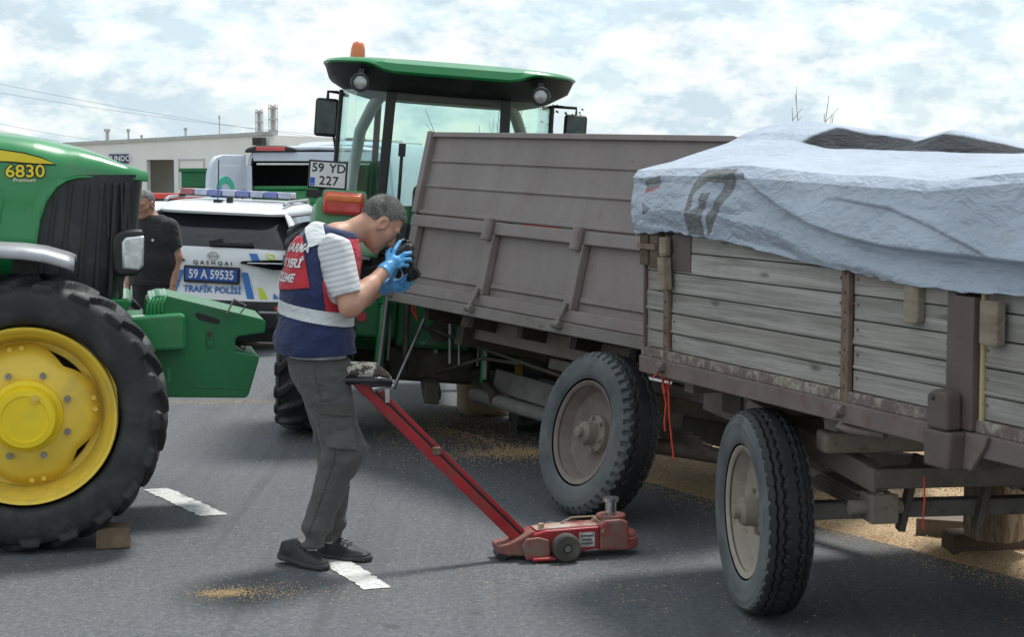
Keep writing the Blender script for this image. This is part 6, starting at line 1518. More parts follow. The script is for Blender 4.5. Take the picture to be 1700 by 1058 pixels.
# camera in his hands
cdv = A_(0.46, 0.17, -0.87); cdv /= np.linalg.norm(cdv); cl = l_; cu_ = np.cross(cdv, cl); cu_ /= np.linalg.norm(cu_)
CC = A_(0.352, 0.090, 1.442)
tcam = thing('photo_camera', 'black camera with lens held in blue gloved hands', 'camera', frame(PO + Vector(CC), Vector(cdv), Vector(np.cross(cu_, cdv)), Vector(cu_)))
b = MB(); b.box(-0.03, 0.028, -0.070, 0.070, -0.048, 0.042); b.box(-0.03, 0.02, -0.03, 0.03, 0.04, 0.066); b.box(-0.03, 0.05, -0.074, -0.04, -0.046, 0.036); b.build('body', M['black'], tcam, bevel=0.008, seg=3)
b = MB(); b.lathe([(0.025, 0.036), (0.05, 0.038), (0.055, 0.035), (0.09, 0.037), (0.135, 0.039), (0.140, 0.036), (0.138, 0.030)], (0, 0, -0.002), 'x', 32); ln = b.build('lens', M['blackgloss'], tcam, smooth=35)
b = MB(); b.lathe([(0.128, 0.031), (0.132, 0.018), (0.133, 0.0)], (0, 0, -0.002), 'x', 24); b.build('front_element', M['carglass'], ln, smooth=60)
b = MB(); b.box(-0.045, -0.028, -0.02, 0.02, 0.02, 0.05); b.build('eyepiece', M['blackgloss'], tcam, bevel=0.004)
b = MB(); b.cyl((-0.01, -0.05, 0.042), (-0.01, -0.05, 0.052), 0.012); b.build('mode_dial', M['steel'], tcam)

# ---------------------------------------------- bystander in black behind the tractor nose
QO = Vector(((253 - 850) / 190.0, 14.75, 0.0))
pb = thing('person', 'man in black polo shirt standing between the tractor nose and the white car', 'person', loc=QO)
f2 = A_(-0.30, -0.954, 0); l2 = A_(0.954, -0.30, 0); B2 = np.stack([f2, l2, z_], 1)
def Q3(a, b, c): return f2 * a + l2 * b + z_ * c
HC2 = Q3(0.045, -0.045, 1.545); Mh2 = head_frame(HC2, A_(-0.45, -0.893, 0), A_(0.893, -0.45, 0), R(14))
sp2 = [(0.0, 0.90, 0.125), (0.01, 1.05, 0.130), (0.0, 1.22, 0.122), (-0.01, 1.34, 0.10), (0.0, 1.405, 0.06)]
def tors2(P, e=0.0):
    q = P @ B2; q = np.stack([q[..., 0], q[..., 1] * 0.66, q[..., 2]], -1); return chain(q, [A_(a, 0, c) for a, c, r in sp2], [r + e for a, c, r in sp2], 0.05)
A2 = {}
for s_ in (1, -1):
    A2[s_] = (Q3(-0.01, 0.175 * s_, 1.345), Q3(-0.02, 0.228 * s_, 1.08), Q3(0.05, 0.220 * s_, 0.85))
def arms2(P, e=0.0): return np.minimum(*[chain(P, list(A2[s_]), [0.050 + e, 0.042 + e, 0.030 + e], 0.03) for s_ in (1, -1)])
def legs2(P, e=0.0): return np.minimum(*[chain(P, [Q3(0, 0.09 * s_, 0.85), Q3(0.02, 0.10 * s_, 0.46), Q3(0, 0.11 * s_, 0.09)], [0.085 + e, 0.06 + e, 0.045 + e], 0.05) for s_ in (1, -1)])
def hands2(P, r=0.009):
    d = None
    for s_ in (1, -1):
        w_ = A2[s_][2]; k = w_ + Q3(0.02, 0, -0.08); fs = [[k + Q3(0.03 - 0.02 * i, 0, 0), k + Q3(0.045 - 0.02 * i, -0.01 * s_, -0.04), k + Q3(0.04 - 0.02 * i, -0.03 * s_, -0.07 + 0.005 * i)] for i in range(4)] + [[w_ + Q3(0.02, -0.01 * s_, -0.03), w_ + Q3(0.05, -0.03 * s_, -0.06), w_ + Q3(0.055, -0.035 * s_, -0.09)]]
        h_ = hand_sdf(P, (w_, k), fs, r, 0.026); d = h_ if d is None else np.minimum(d, h_)
    return d
def body2(P):
    d = tors2(P, -0.01); d = smin(d, cap(P, HC2 + Mh2 @ A_(-0.03, 0, -0.05), Q3(0, 0, 1.38), 0.056, 0.062), 0.04); d = smin(d, within(P, HC2, 0.19, lambda q: head_sdf(q, HC2, Mh2, 0.97)), 0.014)
    d = smin(d, arms2(P), 0.04); d = smin(d, legs2(P, -0.02), 0.05); return smin(d, hands2(P), 0.012)
sdf_obj('body', body2, (-0.42, -0.32, 0.05), (0.42, 0.32, 1.72), 0.0065, M['skin2'], pb)
sdf_obj('hair', lambda P: hair_sdf(P, HC2, Mh2, 0.97), HC2 - 0.15, HC2 + 0.15, 0.0055, M['hair'], pb)
def shirt2(P):
    d = tors2(P, 0.016) - 0.012 * np.clip((1.1 - P[..., 2]) * 4, 0, 1)
    for s_ in (1, -1):
        S_, E_, _ = A2[s_]; ax = (E_ - S_) / np.linalg.norm(E_ - S_); sl_ = smax(cap(P, S_, E_, 0.068, 0.066), ((P - S_) @ ax) - 0.19, 0.006); d = smin(d, sl_, 0.05)
    d = d + 0.007 * fbm(P * 10, 3); d = smin(d, smax(cap(P, Q3(0.0, 0, 1.36), Q3(0.012, 0, 1.435), 0.078, 0.070), P[..., 2] - 1.43 - 0.35 * (-(P @ f2)), 0.006), 0.02)
    return smax(smax(d, 0.84 - P[..., 2], 0.008), P[..., 2] - 1.45, 0.006)
sdf_obj('polo_shirt', shirt2, (-0.42, -0.34, 0.80), (0.42, 0.34, 1.5), 0.0075, M['blackcloth'], pb)
sdf_obj('trousers', lambda P: smax(smin(np.minimum(*[chain(P, [Q3(0, 0.09 * s_, 0.85), Q3(0.02, 0.10 * s_, 0.46), Q3(0, 0.11 * s_, 0.06)], [0.105, 0.085, 0.07], 0.05) for s_ in (1, -1)]), smax(tors2(P, 0.006), P[..., 2] - 0.95, 0.01), 0.04), 0.04 - P[..., 2], 0.005), (-0.36, -0.30, 0.0), (0.36, 0.30, 1.0), 0.009, M['blackcloth'], pb)
for s_ in (1, -1):
    sdf_obj('shoe', lambda P: smax(smin(cap(P, Q3(-0.05, 0.11 * s_, 0.045), Q3(0.17, 0.13 * s_, 0.035), 0.048, 0.045), cap(P, Q3(0, 0.11 * s_, 0.03), Q3(0, 0.11 * s_, 0.09), 0.05), 0.03), 0.002 - P[..., 2], 0.004), (-0.4, -0.35, -0.02), (0.4, 0.2, 0.14), 0.009, M['shoe'], pb)
b = MB(); p = Q3(0.145, 0.085, 1.235); b.cyl(tuple(p), tuple(p + f2 * 0.006), 0.012, n=10); b.build('shirt_badge', M['reflect'], pb)

# ================================================================== vehicles and buildings behind
def outline(xr, xf, w, z, n=56, p=4.5, pr=None):
    out = []
    for i in range(n):
        t = 2 * math.pi * i / n; c, s_ = math.cos(t), math.sin(t)
        X = (xr + xf) / 2 + (xf - xr) / 2 * math.copysign(abs(c) ** (2 / p), c); Yv = w * math.copysign(abs(s_) ** (2 / p), s_)
        out.append((X, Yv, z))
    return out
def rear_panel(name, pts, xfun, mat, parent, off=0.004):
    """flat mark on a rear face: pts = (y, z), x follows the body"""
    mm = MB(); k = len(pts); mm.add([(xfun(y, z) - off, y, z) for y, z in pts] + [(xfun(y, z) - off + 0.003, y, z) for y, z in pts], [tuple(range(k)), tuple(range(k, 2*k))[::-1]] + [(i, (i+1) % k, k + (i+1) % k, k + i) for i in range(k)]); return mm.build(name, mat, parent)
# ---------------------------------------------- white patrol car
YC = 16.97
NC = at(345, 460, YC)
t5 = thing('patrol_car', 'white police car with blue number plate and roof light bar, seen from behind', 'car', rolled_frame((NC.x, NC.y, -0.03), R(-3), R(2.6)))
prof = [  # z, rear x, front x, half width
    (0.30, 0.06, 4.30, 0.86), (0.42, 0.00, 4.40, 0.905), (0.56, -0.015, 4.42, 0.92), (0.575, -0.01, 4.42, 0.92), (0.70, 0.03, 4.40, 0.915), (0.82, 0.045, 4.3, 0.91), (0.90, 0.040, 4.15, 0.905), (0.98, 0.045, 3.9, 0.895), (1.06, 0.065, 3.5, 0.88), (1.10, 0.09, 3.3, 0.865)]
W_ = M['white']
bp = [outline(a, b_, w, z) for z, a, b_, w in prof]
b5 = loft(bp[3:]).build('body', W_, t5, smooth=40)
loft(bp[:4]).build('bumper', M['black'], t5, smooth=40)
gl_ = [(1.101, 0.095, 3.3, 0.86), (1.16, 0.125, 3.15, 0.84), (1.26, 0.20, 2.9, 0.78), (1.36, 0.29, 2.65, 0.715), (1.435, 0.36, 2.45, 0.665)]
loft([outline(a, b_, w, z, p=5) for z, a, b_, w in gl_]).build('window_band', M['carglass'], t5, smooth=40)
rf_ = [(1.430, 0.20, 2.45, 0.69), (1.455, 0.185, 2.45, 0.70), (1.49, 0.24, 2.4, 0.69), (1.53, 0.42, 2.25, 0.645), (1.555, 0.75, 2.0, 0.54)]
rf5 = loft([outline(a, b_, w, z, p=5) for z, a, b_, w in rf_]).build('roof', W_, t5, smooth=50)
for s_ in (1, -1):       # rear pillars beside the window
    mm = MB(); mm.add([(0.20, s_*0.90, 1.085), (0.52, s_*0.90, 1.085), (0.62, s_*0.66, 1.45), (0.36, s_*0.69, 1.45), (0.16, s_*0.84, 1.09), (0.50, s_*0.8, 1.09), (0.62, s_*0.6, 1.45), (0.34, s_*0.655, 1.45)], [(0,1,2,3),(4,5,6,7),(0,4,7,3),(1,5,6,2),(0,1,5,4),(3,2,6,7)]); mm.build('pillar', W_, t5, bevel=0.015, smooth=50)
    mm = MB(); mm.tube([(0.5, s_*0.62, 1.545), (0.7, s_*0.63, 1.575), (2.0, s_*0.60, 1.575), (2.2, s_*0.58, 1.545)], 0.016, 8); mm.build('roof_rail', M['silver'], t5, smooth=60)
    w_ = MB(); w_.lathe([(-0.1, 0.22), (-0.11, 0.30), (-0.09, 0.335), (0.09, 0.335), (0.11, 0.30), (0.1, 0.22)], (0, 0, 0), 'y', 40); wh = w_.build('wheel', M['rubber'], t5, smooth=40); wh.location = (0.82, s_*0.80, 0.335)
    c_ = MB(); c_.cyl((0, s_*0.02, 0), (0, s_*0.09, 0), 0.225, n=28); c_.build('rim', M['silver'], wh)
    w2 = wh.copy(); col.objects.link(w2); w2.location = (3.48, s_*0.80, 0.335); w2.parent = t5
    # slim wrap-round tail light
    mm = MB(); mm.add([(0.02, s_*0.28, 0.955), (0.02, s_*0.30, 0.975), (0.028, s_*0.60, 1.00), (0.06, s_*0.80, 1.005), (0.20, s_*0.903, 0.995), (0.20, s_*0.910, 0.90), (0.06, s_*0.82, 0.905), (0.024, s_*0.62, 0.90)] + [(0.12, s_*0.28, 0.955), (0.12, s_*0.30, 0.975), (0.12, s_*0.60, 1.00), (0.14, s_*0.78, 1.005), (0.25, s_*0.85, 0.995), (0.25, s_*0.86, 0.90), (0.14, s_*0.8, 0.905), (0.12, s_*0.62, 0.90)],
        [(0,1,2,3,4,5,6,7), (15,14,13,12,11,10,9,8)] + [(i, (i+1) % 8, 8+(i+1) % 8, 8+i) for i in range(8)]); tl = mm.build('tail_light', M['blackgloss'], t5)
    mm = MB(); mm.tube([(0.012, s_*0.36, 0.958), (0.016, s_*0.60, 0.965), (0.045, s_*0.80, 0.966)], 0.007, 6); mm.build('light_blade', M['chrome'], tl)
    mm = MB(); mm.box(-0.025, 0.02, min(s_*0.66, s_*0.83), max(s_*0.66, s_*0.83), 0.50, 0.535); mm.build('reflector', M['redlens'], t5)
    mm = MB(); mm.tube([(-0.02, s_*0.5, 0.47), (-0.03, s_*0.72, 0.475), (0.02, s_*0.88, 0.52)], 0.012, 6); mm.build('bumper_trim', M['silver'], t5)
def bodyx(y, z):
    a = float(np.interp(z, [q_[0] for q_ in prof], [q_[1] for q_ in prof])); w = 0.91; L = 2.1
    return a + L * (1 - (1 - min(1, abs(y) / w) ** 4.5) ** (1 / 4.5))
def stripe5(p, mat): rear_panel('stripe', p, bodyx, mat, b5)
for s_ in (-1, 1):
    stripe5([(s_*0.36, 1.055), (s_*0.44, 1.055), (s_*0.475, 0.985), (s_*0.395, 0.985)], M['blue']); stripe5([(s_*0.52, 1.055), (s_*0.60, 1.05), (s_*0.63, 0.985), (s_*0.555, 0.985)], M['lime']); stripe5([(s_*0.68, 1.05), (s_*0.745, 1.05), (s_*0.77, 0.985), (s_*0.71, 0.985)], M['blue'])
    stripe5([(s_*0.295, 0.86), (s_*0.36, 0.86), (s_*0.44, 0.60), (s_*0.37, 0.60)], M['blue']); stripe5([(s_*0.46, 0.72), (s_*0.51, 0.705), (s_*0.575, 0.60), (s_*0.50, 0.60)], M['lime']); stripe5([(s_*0.62, 0.66), (s_*0.66, 0.625), (s_*0.69, 0.60), (s_*0.62, 0.60)], M['blue'])
mm = MB(); mm.box(-0.005, 0.045, -0.285, 0.285, 0.74, 0.91); mm.build('plate_recess', M['black'], t5, bevel=0.01)
mm = MB(); mm.box(-0.012, -0.004, -0.262, 0.262, 0.765, 0.885); pl5 = mm.build('number_plate', M['plate_blue'], t5, bevel=0.003)
rear_txt('59 A 59535', 0.0, 0.825, 0.125, M['plate'], pl5, -0.0135, bold=0.003, ext=0.001, squash=0.78)
rear_txt('TRAFİK POLİSİ', -0.01, 0.672, 0.092, M['blue'], b5, 0.012, bold=0.0022, ext=0.001, squash=0.94)
rear_txt('QASHQAI', 0.0, 0.942, 0.052, M['ink'], b5, 0.034, bold=0.001, ext=0.001, spacing=1.75, squash=1.15)
mm = MB()
for k in range(24):
    a0, a1 = R(15 * k), R(15 * k + 15); r_ = 0.048; mm.bar((0.040, r_*math.cos(a0), 1.015 + r_*0.8*math.sin(a0)), (0.040, r_*math.cos(a1), 1.015 + r_*0.8*math.sin(a1)), 0.012, 0.010)
mm.box(0.034, 0.046, -0.06, 0.06, 1.007, 1.023); mm.build('emblem', M['chrome'], t5)
mm = MB(); mm.bar((0.07, 0.02, 1.13), (0.085, -0.40, 1.145), 0.02, 0.03); mm.bar((0.08, 0.05, 1.14), (0.10, -0.08, 1.17), 0.03, 0.045); mm.build('wiper', M['black'], t5)
# tint strip of sky seen low in the rear window, sticker
mm = MB(); mm.box(1.05, 1.32, -0.62, 0.62, 1.59, 1.605); lb = mm.build('light_bar', M['black'], t5)
for k in range(8):
    y0 = 0.60 - 0.15 * k
    mm = MB(); mm.box(1.03, 1.34, y0 - 0.14, y0, 1.60, 1.665); mm.build('light_module', mk('bar_red', (0.35, 0.12, 0.14), 0.3, var=0.1, coat=0.5) if k < 1 else (mk('bar_clear%d' % k, (0.42, 0.46, 0.58), 0.25, 0.1, var=0.15, coat=0.5) if k % 2 else mk('bar_blue%d' % k, (0.16, 0.19, 0.42), 0.25, var=0.15, coat=0.5)), lb, bevel=0.01)
mm = MB(); mm.tube([(0.62, 0.10, 1.54), (0.80, 0.14, 1.72), (0.90, 0.165, 1.98)], 0.007, 6); mm.box(0.55, 0.66, 0.05, 0.13, 1.53, 1.57); mm.box(0.58, 0.64, -0.06, 0.0, 1.53, 1.60); mm.build('antenna', M['black'], t5)
mm = MB(); mm.box(1.5, 1.9, -0.6, 0.6, 1.0, 1.25); mm.build('rear_seat', M['seat'], t5)

# ---------------------------------------------- second patrol vehicle, mostly hidden
p6 = at(262, 345, 21.0)
t6 = thing('patrol_car', 'white patrol car with a red light bar, half hidden behind the man in black', 'car', rolled_frame((p6.x - 0.35, 21.0, 0), R(-20), 0))
sec = [outline(a, b_, w, z) for z, a, b_, w in ((0.3, 0, 4.3, 0.85), (0.55, -0.02, 4.35, 0.9), (0.85, 0.0, 4.2, 0.9), (1.02, 0.05, 3.6, 0.86))]
loft(sec).build('body', W_, t6, smooth=40)
loft([outline(a, b_, w, z, p=5) for z, a, b_, w in ((1.021, 0.07, 3.4, 0.85), (1.2, 0.2, 2.95, 0.76), (1.36, 0.38, 2.6, 0.66))]).build('window_band', mk('sky_glass', (0.07, 0.11, 0.15), 0.06, var=0.2, coat=0.6), t6, smooth=40)
loft([outline(a, b_, w, z, p=5) for z, a, b_, w in ((1.361, 0.25, 2.6, 0.68), (1.40, 0.28, 2.55, 0.67), (1.455, 0.7, 2.2, 0.55))]).build('roof', W_, t6, smooth=50)
mm = MB(); mm.box(1.2, 1.45, -0.55, 0.55, 1.48, 1.56); mm.build('light_bar', M['redlens'], t6, bevel=0.02); mm = MB(); mm.box(1.22, 1.43, -0.5, 0.5, 1.44, 1.48); mm.build('bar_foot', M['black'], t6)
for x in (0.8, 3.4):
    for s_ in (1, -1):
        w_ = MB(); w_.cyl((x, s_*0.72, 0.32), (x, s_*0.88, 0.32), 0.32, n=32); w_.build('wheel', M['rubber'], t6, smooth=40)

# ---------------------------------------------- white van with its tail door open
M['van_white'] = mk('van_white', (0.55, 0.61, 0.70), 0.3, var=0.05, sc=1.5, coat=0.4)
p7 = at(527, 300, 22.5)
M7 = rolled_frame((p7.x, 22.5, 0), R(7), 0)
t7 = thing('van', 'white panel van with an open dark cargo bay and a red top lamp', 'van', M7)
VW, VL, VH = 0.98, 5.2, 2.16
def van_ring(x, ht, w, zb=0.4):
    return [(x, w, zb), (x, w, ht * 0.62), (x, w * 0.965, ht * 0.82), (x, w * 0.91, ht - 0.12), (x, w * 0.84, ht - 0.035), (x, w * 0.6, ht), (x, 0, ht + 0.015), (x, -w * 0.6, ht), (x, -w * 0.84, ht - 0.035), (x, -w * 0.91, ht - 0.12), (x, -w * 0.965, ht * 0.82), (x, -w, ht * 0.62), (x, -w, zb)]
secs = [van_ring(x, h, w) for x, h, w in ((0.0, 2.13, 0.955), (0.05, 2.155, 0.975), (0.3, 2.165, VW), (3.6, 2.165, VW), (4.0, 2.08, 0.96), (4.6, 1.35, 0.93), (5.2, 1.05, 0.85))]
vb = loft(secs, closed=False, caps=False).build('body', M['van_white'], t7, smooth=40, solid=0.03)
mm = MB(); mm.box(0.05, 4.0, -0.93, 0.93, 0.42, 0.48); mm.build('cargo_floor', M['interior'], t7); mm = MB(); mm.box(2.2, 2.25, -0.92, 0.92, 0.48, 2.05); mm.build('bulkhead', M['interior'], t7)
for s_ in (1, -1):
    mm = MB(); mm.box(0.06, 2.2, s_*0.875 - 0.012, s_*0.875 + 0.012, 0.5, 1.75); mm.build('inner_lining', M['interior'], t7)
    mm = MB(); mm.box(-0.012, 0.05, min(s_*0.86, s_*0.95), max(s_*0.86, s_*0.95), 0.5, 1.92); mm.build('door_post', M['van_white'], t7, bevel=0.01)
    for x in (0.9, 4.1):
        w_ = MB(); w_.cyl((x, s_*0.76, 0.34), (x, s_*0.985, 0.34), 0.34, n=32); w_.build('wheel', M['rubber'], t7, smooth=40)
mm = MB(); mm.box(-0.012, 0.06, -0.84, 0.84, 1.98, 2.10); mm.build('door_lintel', M['van_white'], t7, bevel=0.01)
mm = MB(); mm.box(-0.03, 0.05, -0.84, 0.84, 0.42, 0.58); mm.build('rear_sill', M['black'], t7, bevel=0.02)
mm = MB(); mm.box(0.07, 0.10, -0.70, 0.80, 1.93, 1.955); mm.build('grab_rail', M['chrome'], t7)
mm = MB(); mm.prism([(0.36, 2.07), (0.32, 2.13), (0.18, 2.165), (-0.18, 2.165), (-0.30, 2.14), (-0.34, 2.08)], -0.10, 0.08, 'yz'); th_ = mm.build('lamp_hood', M['black'], t7, bevel=0.03, smooth=50)
th_.location = (0, 0.60, 0.02)
mm = MB(); mm.box(-0.125, -0.05, -0.18, 0.20, 2.095, 2.145); mm.build('brake_lamp', M['redlens'], th_, bevel=0.012)
# left barn door swung open, with livery
DM = Matrix.Translation((-0.01, 0.955, 0)) @ Matrix.Rotation(R(58), 4, 'Z')     # hinge at the left post; the leaf runs along local +y
def door_ring(x): return [(x, 0.0, 0.46), (x, 0.0, 2.06), (x, 0.52, 2.06), (x, 0.68, 2.03), (x, 0.78, 1.95), (x, 0.84, 1.80), (x, 0.88, 1.4), (x, 0.89, 0.46)]
dr_ = loft([door_ring(-0.03), door_ring(0.03)]).build('door', M['van_white'], t7, bevel=0.015, smooth=40); dr_.matrix_local = DM
mm = MB(); mm.prism([(0.10, 1.45), (0.10, 1.92), (0.58, 1.92), (0.72, 1.80), (0.76, 1.45)], -0.034, -0.028, 'yz'); mm.build('door_panel', M['van_white'], dr_, bevel=0.01)
mm = MB(); mm.prism([(0.50 + 0.20 * math.cos(a), 1.60 + 0.18 * math.sin(a)) for a in np.linspace(R(-10), R(190), 14)] + [(0.50 + 0.13 * math.cos(a), 1.58 + 0.11 * math.sin(a)) for a in np.linspace(R(190), R(-10), 14)], -0.045, -0.031, 'yz'); mm.build('livery_swoosh', mk('swoosh_green', (0.06, 0.42, 0.30), 0.4, var=0.2), dr_)
mm = MB(); mm.prism([(0.80, 1.46), (0.50, 1.44), (0.48, 1.56), (0.62, 1.64), (0.80, 1.60)], -0.047, -0.031, 'yz'); mm.build('livery_patch', M['blue'], dr_)
rear_txt('TE', 0.17, 1.50, 0.26, M['ink'], dr_, -0.040, bold=0.004)
mm = MB(); mm.box(0.3, 1.2, -0.15, 0.85, 0.482, 1.60); bxg = mm.build('green_crate', M['green'], None, bevel=0.02)
bxg.matrix_world = M7; tag(bxg, 'plain green crate inside the open cargo bay of the white van', 'crate')
mm = MB(); mm.box(0.26, 1.24, -0.19, 0.86, 1.602, 1.65); mm.build('lid', M['green'], bxg, bevel=0.01)
for z in (0.7, 0.95, 1.2, 1.45):
    mm = MB(); mm.box(0.285, 0.3, -0.13, 0.84, z - 0.02, z + 0.02); mm.build('rib', M['green'], bxg)

# ---------------------------------------------- second white van further off
p8 = at(520, 262, 30)
t8 = thing('van', 'far white van whose roof with a vent shows behind the tractor mirror', 'van', rolled_frame((p8.x + 0.5, 30, 0), R(-10), 0))
loft([van_ring(x, h + 0.22, w) for x, h, w in ((0.0, 2.10, 0.95), (0.2, 2.165, VW), (3.6, 2.165, VW), (4.0, 2.05, 0.96), (4.7, 1.3, 0.92), (5.3, 1.0, 0.85))], closed=True).build('body', M['van_white'], t8, smooth=40)
mm = MB(); mm.box(0.8, 1.4, -0.25, 0.35, 2.39, 2.43); mm.box(0.9, 1.3, -0.1, 0.2, 2.42, 2.47); mm.build('roof_vent', M['black'], t8, bevel=0.01)
for x in (0.9, 4.2):
    for s_ in (1, -1):
        w_ = MB(); w_.cyl((x, s_*0.76, 0.34), (x, s_*0.985, 0.34), 0.34, n=28); w_.build('wheel', M['rubber'], t8, smooth=40)

# ---------------------------------------------- green steel container
c0, c1 = at(289, 340, 26), at(342, 340, 26)
t9 = thing('steel_container', 'dark green ribbed container standing left of the white van', 'container', loc=((c0.x + c1.x) / 2 + 0.35, 26.6, 0))
wd9 = (c1.x - c0.x) + 0.7; hz9 = at(300, 281, 26).z
mm = MB(); mm.box(-wd9/2, wd9/2, 0, 1.6, 0.05, hz9 - 0.04); cb = mm.build('wall', M['green_dull'], t9)
for k in range(9):
    z = 0.2 + k * (hz9 - 0.3) / 9
    mm = MB(); mm.box(-wd9/2 + 0.03, wd9/2 - 0.03, -0.03, 0.002, z, z + (hz9 - 0.3) / 18); mm.build('rib', M['green_dull'], cb, bevel=0.008)
mm = MB(); mm.box(-wd9/2 - 0.03, wd9/2 + 0.03, -0.04, 1.64, hz9 - 0.04, hz9 + 0.02); mm.build('rim', M['green_dull'], t9, bevel=0.01)

# ---------------------------------------------- white warehouse
YB = 80.0
M['wallwhite'] = mk('wall_white', (0.76, 0.78, 0.79), 0.7, var=0.06, sc=0.5, dirt=(0.58, 0.59, 0.59), dirt_amt=0.15, dirt_sc=0.4)
a0, a1 = at(130, 241, 82), at(447, 224, 78)
t10 = thing('warehouse', 'low white warehouse with a dark gateway behind the vehicles', 'building', loc=(a0.x, a0.y, 0))
dvec = Vector((a1.x - a0.x, a1.y - a0.y, 0)); LB = dvec.length; ang = math.atan2(dvec.y, dvec.x)
t10.rotation_euler = (0, 0, ang); HB = a1.z
def along(px):      # pixel column -> distance along the front wall
    u = (px - 850) / FPX; # ray x = u*y
    return (u * a0.y / math.cos(PITCH) * 1.0 - a0.x) / (math.cos(ang) - u * math.sin(ang)) if False else (u * a0.y - a0.x) / (math.cos(ang) - u * math.sin(ang))
hb0, hb1 = a0.z, a1.z
def wall_piece(s0, s1, z0, z1, nm='wall', d=0.3, mat=None, y=0.0, top=None):
    mm = MB(); zt0, zt1 = top if top else (z1, z1)
    mm.add([(s0, y, z0), (s1, y, z0), (s1, y + d, z0), (s0, y + d, z0), (s0, y, zt0), (s1, y, zt1), (s1, y + d, zt1), (s0, y + d, zt0)], [(0,3,2,1),(4,5,6,7),(0,1,5,4),(1,2,6,5),(2,3,7,6),(3,0,4,7)])
    return mm.build(nm, mat or M['wallwhite'], t10)
HT = max(hb0, hb1); lin = lambda s: hb0 + (hb1 - hb0) * s / LB
o0, o1 = along(246), along(291); zt = at(268, 265, 80).z
wall_piece(-30, o0, -0.4, HT, top=(lin(-30), lin(o0))); wall_piece(o1, LB, -0.4, HT, top=(lin(o1), lin(LB))); wall_piece(o0, o1, zt, HT, top=(lin(o0), lin(o1)))
wall_piece(o0 - 2.5, o1 + 2.5, -0.4, zt + 0.04, 'gateway', 0.1, mk('gateway_shade', (0.50, 0.48, 0.46), 0.8, var=0.2, sc=0.6), 2.0)
wall_piece(o0 - 0.1, o1 + 0.1, -0.42, -0.38, 'sill', 2.2, M['wallwhite'], 0.1)
mm = MB(); mm.bar((-30, 0.15, lin(-30) + 0.08), (LB + 0.2, 0.15, lin(LB + 0.2) + 0.08), 0.5, 0.16); mm.build('parapet', mk('parapet', (0.42, 0.44, 0.45), 0.7), t10)
wall_piece(LB - 0.01, LB + 0.01, -0.4, HT, 'wall', 14)
wall_piece(-30, LB, 1.6, HT, 'roof', 14, M['wallwhite'], 2.5, top=(lin(-30) - 0.1, lin(LB) - 0.1)); wall_piece(o0 - 3, o1 + 3, zt + 0.05, zt + 0.15, 'gate_ceiling', 2.2, M['wallwhite'], 0.32)
f0, f1 = along(299), along(342); zf = at(320, 264, 80).z
for s0, s1, z0, z1 in ((f0, f1, zf - 0.05, zf), (f0, f0 + 0.06, zf - 1.4, zf), (f1 - 0.06, f1, zf - 1.4, zf)): wall_piece(s0, s1, z0, z1, 'panel_trim', 0.04, mk('trim_grey', (0.5, 0.52, 0.53), 0.7), -0.045)
s0 = along(186); s1 = along(217); zs = at(200, 263, 80).z
sg = wall_piece(s0, s1, zs - 0.22, zs + 0.22, 'sign_board', 0.06, mk('sign_blue', (0.03, 0.05, 0.12), 0.5), -0.1)
text_obj('lettering', 'MUNDO', 0.36, M['plate'], sg, Matrix.Translation(((s0 + s1) / 2, -0.11, zs)) @ Matrix.Rotation(R(90), 4, 'X'), bold=0.008)
lp = along(449); zl = at(449, 232, 74).z
mm = MB(); mm.box(LB - 0.5, LB + 0.0, -0.7, -0.25, zl - 0.18, zl + 0.18); mm.bar((LB - 0.25, -0.3, zl - 0.3), (LB - 0.25, 0.0, zl - 0.5), 0.1, 0.1); mm.box(LB - 0.32, LB - 0.18, -0.25, 0.0, zl - 0.06, zl + 0.06); mm.build('flood_lamp', M['black'], t10, bevel=0.03)
# ---------------------------------------------- stacks, poles and wires beyond
M['stack'] = mk('stack_grey', (0.48, 0.48, 0.48), 0.7, var=0.25, sc=0.8)
def stack(px, top, w, base, Y, label, lattice, nm):
    a = at(px, top, Y); bz = -0.5; r_ = w / FPX * Y / 2
    t = thing(nm, label, 'chimney' if lattice else 'pole', loc=(a.x, a.y, bz), group='stacks and poles beyond the warehouse')
    h = a.z - bz
    mm = MB(); mm.cyl((0, 0, 0), (0, 0, h * 0.985), r_ * (0.36 if lattice else 1.0), r_ * (0.34 if lattice else 0.8), n=12); mm.build('shaft', M['stack'], t, smooth=40)
    if lattice:
        for k in range(4):
            z0 = h - r_ * 1.1 - k * r_ * 2.6
            mm = MB(); mm.lathe([(z0, r_ * 0.6), (z0, r_ * 1.15), (z0 + r_*0.3, r_ * 1.15), (z0 + r_*0.3, r_ * 0.6)], (0, 0, 0), 'z', 12); mm.build('platform', M['stack'], t)
        for k in range(6):
            an = R(60 * k); mm = MB(); mm.bar((r_*math.cos(an), r_*math.sin(an), h - r_*12), (r_*math.cos(an), r_*math.sin(an), h), r_*0.16, r_*0.16); mm.build('strut', M['stack'], t)
    else:
        mm = MB(); mm.cyl((0, 0, h * 0.96), (0, 0, h), r_ * 1.5, n=10); mm.build('cap', M['stack'], t)
stack(430, 181, 12, 240, 160, 'shorter lattice stack left of its taller twin above the warehouse corner', True, 'lattice_stack')
stack(453, 173, 14, 240, 160, 'taller lattice stack above the right end of the warehouse', True, 'lattice_stack')
stack(178, 214, 7, 245, 150, 'stout pale stack above the left end of the warehouse roof', False, 'vent_stack')
stack(213, 214, 4, 245, 150, 'thin dark pole right of the stout stack on the warehouse skyline', False, 'vent_stack')
stack(235, 224, 3, 245, 150, 'shortest thin pole above the warehouse roof', False, 'vent_stack')
stack(308, 212, 4, 245, 150, 'knobbed pole standing alone above the middle of the warehouse roof', False, 'vent_stack')
stack(364, 192, 2, 245, 150, 'very thin tall mast above the warehouse between pole and lattice stacks', False, 'vent_stack')
